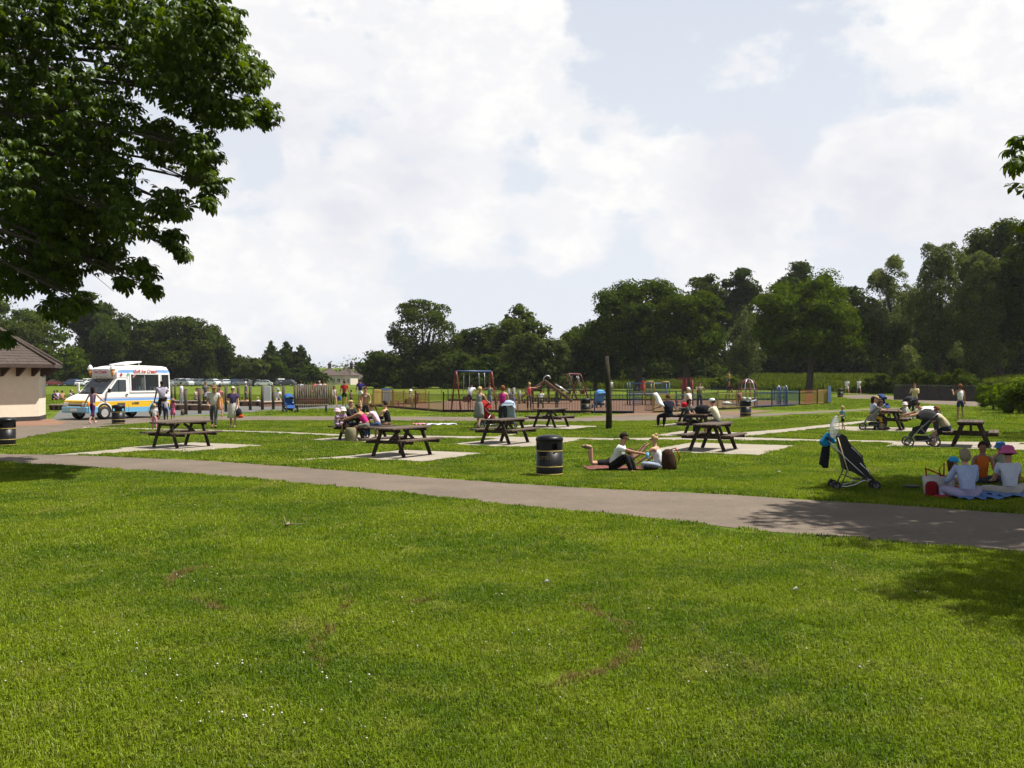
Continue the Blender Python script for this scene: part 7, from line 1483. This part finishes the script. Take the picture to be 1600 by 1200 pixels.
    S(6, .70, 1, 'red haired child next to the white hatted toddler', Ht=1.1, p=SIT, seat_z=.58, df=0, top=((.5, .48, .45), 'short'), bot=('shorts', (.3, .2, .1)), hair=('short', HR), child=True)
    P('walker in white shirt and white shorts nearer the bin on the far path', G(1323.5, 617), 355, 1.78, WALK, (W, 'short'), ('shorts', (.6, .6, .62)), (.5, .5, .5), SKT, ('crop', HBR), None, False, 1.05, False)
    P('walker in white farther along the far path', G(1342, 616), 5, 1.80, WALK, ((.6, .6, .64), 'short'), ('shorts', (.58, .58, .6)), (.5, .5, .5), SKT, ('crop', HBR), None, False, 1.05, False)
    P('adult in white pushing something far down the path beyond the tower', G(955, 617.5), 20, 1.7, STAND, ((.6, .6, .6), 'short'), ('trousers', (.2, .2, .2)), (.1, .1, .1), SKT, ('short', HBR), None, False, 1)
    # ---- playground
    P('person in a white T-shirt bending by the first swing', G(734, 641), 150, 1.72, pose(STAND, lean=28, arms=((40, 8, 20, 0), (40, 8, 20, 0))), ((.62, .62, .64), 'short'), ('shorts', (.02, .025, .05)), (.2, .2, .2), SKT, ('crop', HB), None, False, 1.1, False)
    P('person in a green top with one arm stretched out beside the swing', G(765, 641), 160, 1.66, pose(STAND, arms=((30, 75, 20, 0), (15, 12, 10, 0))), ((.12, .25, .20), 'tank'), ('trousers', (.16, .18, .26)), (.1, .1, .1), SKT, ('short', HBR))
    P('woman in a coral vest waving near the wooden ramps', G(827, 641), 165, 1.70, pose(STAND, arms=((5, 14, 10, 0), (80, 68, 70, 10))), ((.62, .09, .10), 'tank'), ('trousers', (.10, .06, .08)), (.1, .1, .1), SKT, ('bun', HBL))
    P('person in a grey-white T-shirt sitting on the black playground bench', G(845, 641.2) + Vector((0, .18, 0)), 180, 1.68, SIT, ((.45, .45, .43), 'short'), ('trousers', (.05, .05, .07)), None, SKT, ('short', HB), None, False, 1.1)
    P('fair child in a blue dress crouching on the bark', G(804, 637), 300, 1.05, pose(STAND, lean=20, legs=((70, 10, 110), (70, 10, 110))), ((.10, .12, .30), 'short'), ('shorts', (.10, .12, .30)), None, SKL, ('short', HBL), None, False, 1, True, child=True)
    P('child in pink swinging on the far swing', AT(898, 619.5, 96), 250, 1.15, pose(SIT, lean=-28, pel=.0, legs=((80, 8, 10), (80, 8, 10)), arms=((100, 10, 40, 0), (100, 10, 40, 0))), ((.55, .22, .36), 'short'), ('shorts', (.5, .2, .32)), None, SKL, ('short', HBL), None, False, 1, True, child=True)
    P('blonde child in red and yellow riding high on the far swing', AT(911.5, 614, 98), 70, 1.2, pose(SIT, lean=10, pel=.0, legs=((70, 8, 60), (70, 8, 60)), arms=((100, 10, 40, 0), (100, 10, 40, 0))), ((.40, .10, .02), 'tank'), ('shorts', (.4, .22, .02)), None, SKT, ('tail', HBL), None, False, 1, True, child=True)
    P('child in a red coat and dark hat standing on the play tower', AT(1004.5, 615.2, 77.6), 180, 1.12, pose(STAND), ((.42, .03, .02), 'long'), ('dress', (.42, .03, .02)), None, SKT, ('short', HB), ('bucket', (.02, .03, .06)), False, 1, True, child=True)
    P('boy in a yellow shirt standing on top of the pyramid climber', AT(1139.5, 603.6, 84), 250, 1.20, pose(STAND, arms=((20, 10, 60, 10), (20, 10, 60, 10))), ((.45, .30, .08), 'short'), ('shorts', (.02, .04, .07)), None, SKT, ('crop', HBR), None, False, 1, False, child=True)
    P('child in red sitting low before the red climbing frame', G(1057, 634.5), 0, 1.15, pose(GSIT), ((.42, .06, .05), 'short'), ('shorts', (.3, .05, .04)), None, SKT, ('short', HB), None, False, 1, True, child=True)
    P('toddler in white riding the red spring rocker', G(640, 639) + Vector((0, 0, 0)), 90, .98, pose(SIT, lean=12, legs=((60, 30, 60), (60, 30, 60)), arms=((60, 10, 10, 0), (60, 10, 10, 0))), ((.5, .48, .5), 'short'), ('shorts', (.25, .06, .06)), None, SKL, ('crop', HBR), ('sun', (.66, .66, .66)), False, 1, True, child=True, seat_z=.78)
    # ---- people in the yard and on the far grass
    yard = [('woman in white sitting on the sandpit edge by the white board', 434, 633.5, 20, W, HB, 'sit'), ('person in grey standing behind the tallest yard posts', 384, 632.5, 120, (.24, .25, .24), HW, 'stand'), ('woman in pale blue behind the first palisade post', 470, 627, 200, (.42, .46, .58), HBR, 'stand'), ('child in pink behind the palisade slits', 486, 628, 170, (.55, .25, .28), HBR, 'kid'), ('woman in red seen through the palisade', 492, 626, 200, (.5, .12, .12), HB, 'stand'), ('person in white seen through the palisade gaps', 499, 626, 160, W, HBL, 'stand'),
            ('person in peach near the far end of the palisade', 506, 625, 190, (.55, .33, .25), HBR, 'stand'), ('child in orange crouched under the palisade', 491, 634, 190, (.55, .18, .05), HB, 'ground'), ('child in red playing at the sandpit edge', 377, 634, 100, (.5, .08, .06), HB, 'ground'), ('child in orange playing behind the hooped post', 388, 633.5, 250, (.55, .2, .06), HBR, 'ground'), ('child in white playing near the white board', 403, 633.5, 200, W, HBL, 'ground'),
            ('person in a white shirt leaning over the grey pushchair among the posts', 283, 636, 90, (.58, .58, .62), HB, 'stand'), ('dark clothed person standing behind the hatted mans shoulder', 321, 634, 30, (.10, .10, .10), HBR, 'stand'), ('seated person in beige among the far posts', 306, 633, 60, (.42, .34, .27), HBR, 'sit'), ('seated person in navy on the grass beside the kiosk corner', 83, 626, 80, (.02, .02, .06), HB, 'ground'), ('seated person in lilac beside the one in navy', 91, 624.5, 250, (.35, .30, .45), HBR, 'ground'), ('bare shouldered sunbather between kiosk and van', 97, 625.5, 200, (.42, .22, .14), HBR, 'ground'), ('seated person in white near the van bonnet', 108, 625, 120, (.5, .5, .48), HB, 'ground'), ('person in black sitting closest to the van mirror', 114, 624, 240, (.03, .03, .03), HBL, 'ground')]
    for lab, px, py, f, c, h, st in yard:
        kid = st in ('kid',) or lab.startswith('child')
        pp = {'stand': STAND, 'kid': STAND, 'sit': SIT, 'ground': GSIT}[st]; P(lab, G(px, py), f, 1.12 if kid else 1.68, pp, (c, 'short'), ('trousers' if st == 'stand' else 'shorts', tuple(v * .4 for v in c)), None, SKT, ('short', h), ('bucket', (.3, .3, .3)) if 'sandpit edge by' in lab else None, False, 1.1 if not kid else 1, True, child=kid, seat_z=.50 if st == 'sit' else None)
    flush_skins()
build_people()
# ------------------------------------------------------------------ small litter on the grass
def build_bits():
    b = G(447, 827); m = MB(); g = np.random.default_rng(2)
    for i in range(5):
        a = -1.2 + i * .62; L = .09 + .03 * g.random(); q = Vector((math.cos(a), math.sin(a) * .7, .35 + .3 * g.random())); s = Vector((-q.y, q.x, 0)).normalized() * .022
        m.add([(0, 0, .03), Vector((0, 0, .03)) + q * L * .5 + s, Vector((0, 0, .03)) + q * L + Vector((0, 0, -.01)), Vector((0, 0, .03)) + q * L * .5 - s], [(0, 1, 2, 3)])
    m.tube([(-.02, 0, .04), (.08, .01, .05), (.17, -.01, .06)], .004, 5); m.tube([(0, 0, .03), (-.03, .02, .14)], [.012, .003], 5); prop('dry_leaf', 'curled dry grey-brown leaf with its stalk lying on the near lawn', 'leaf', m, mat('dry_leaf', (.21, .17, .11), .8, .5, 40), b).scale = (1.35, 1.35, 1.35)
    for px, py, s, lab in ((1216, 742, .10, 'crumpled white paper scrap on the grass beyond the path'), (1242, 930, .055, 'small white feather on the near lawn'), (853, 918, .05, 'tiny white petal scrap in the middle of the lawn')):
        m = MB(); m.add([(-s, 0, .05), (0, -s * .4, .075), (s, .1 * s, .055), (0, s * .5, .06)], [(0, 1, 2, 3)]); m.add([(-s * .4, s * .3, .055), (s * .3, 0, .09), (s * .7, s * .6, .06)], [(0, 1, 2)]); prop('paper_scrap', lab, 'scrap', m, cloth((.72, .72, .70)), G(px, py))
build_bits()
# ------------------------------------------------------------------ summer haze
def build_haze():
    m = MB(); m.box((0, 560, 18.5), (2400, 1240, 49)); o = m.build('haze', None); mt = bpy.data.materials.new('haze'); mt.use_nodes = True; nt = mt.node_tree; nt.nodes.clear()
    v = nt.nodes.new('ShaderNodeVolumePrincipled'); v.inputs['Color'].default_value = (.93, .95, 1, 1); v.inputs['Density'].default_value = .0001; v.inputs['Anisotropy'].default_value = .35
    out = nt.nodes.new('ShaderNodeOutputMaterial'); nt.links.new(v.outputs[0], out.inputs['Volume']); o.data.materials.append(mt); tag(o, None, None, None, 'stuff')
build_haze()
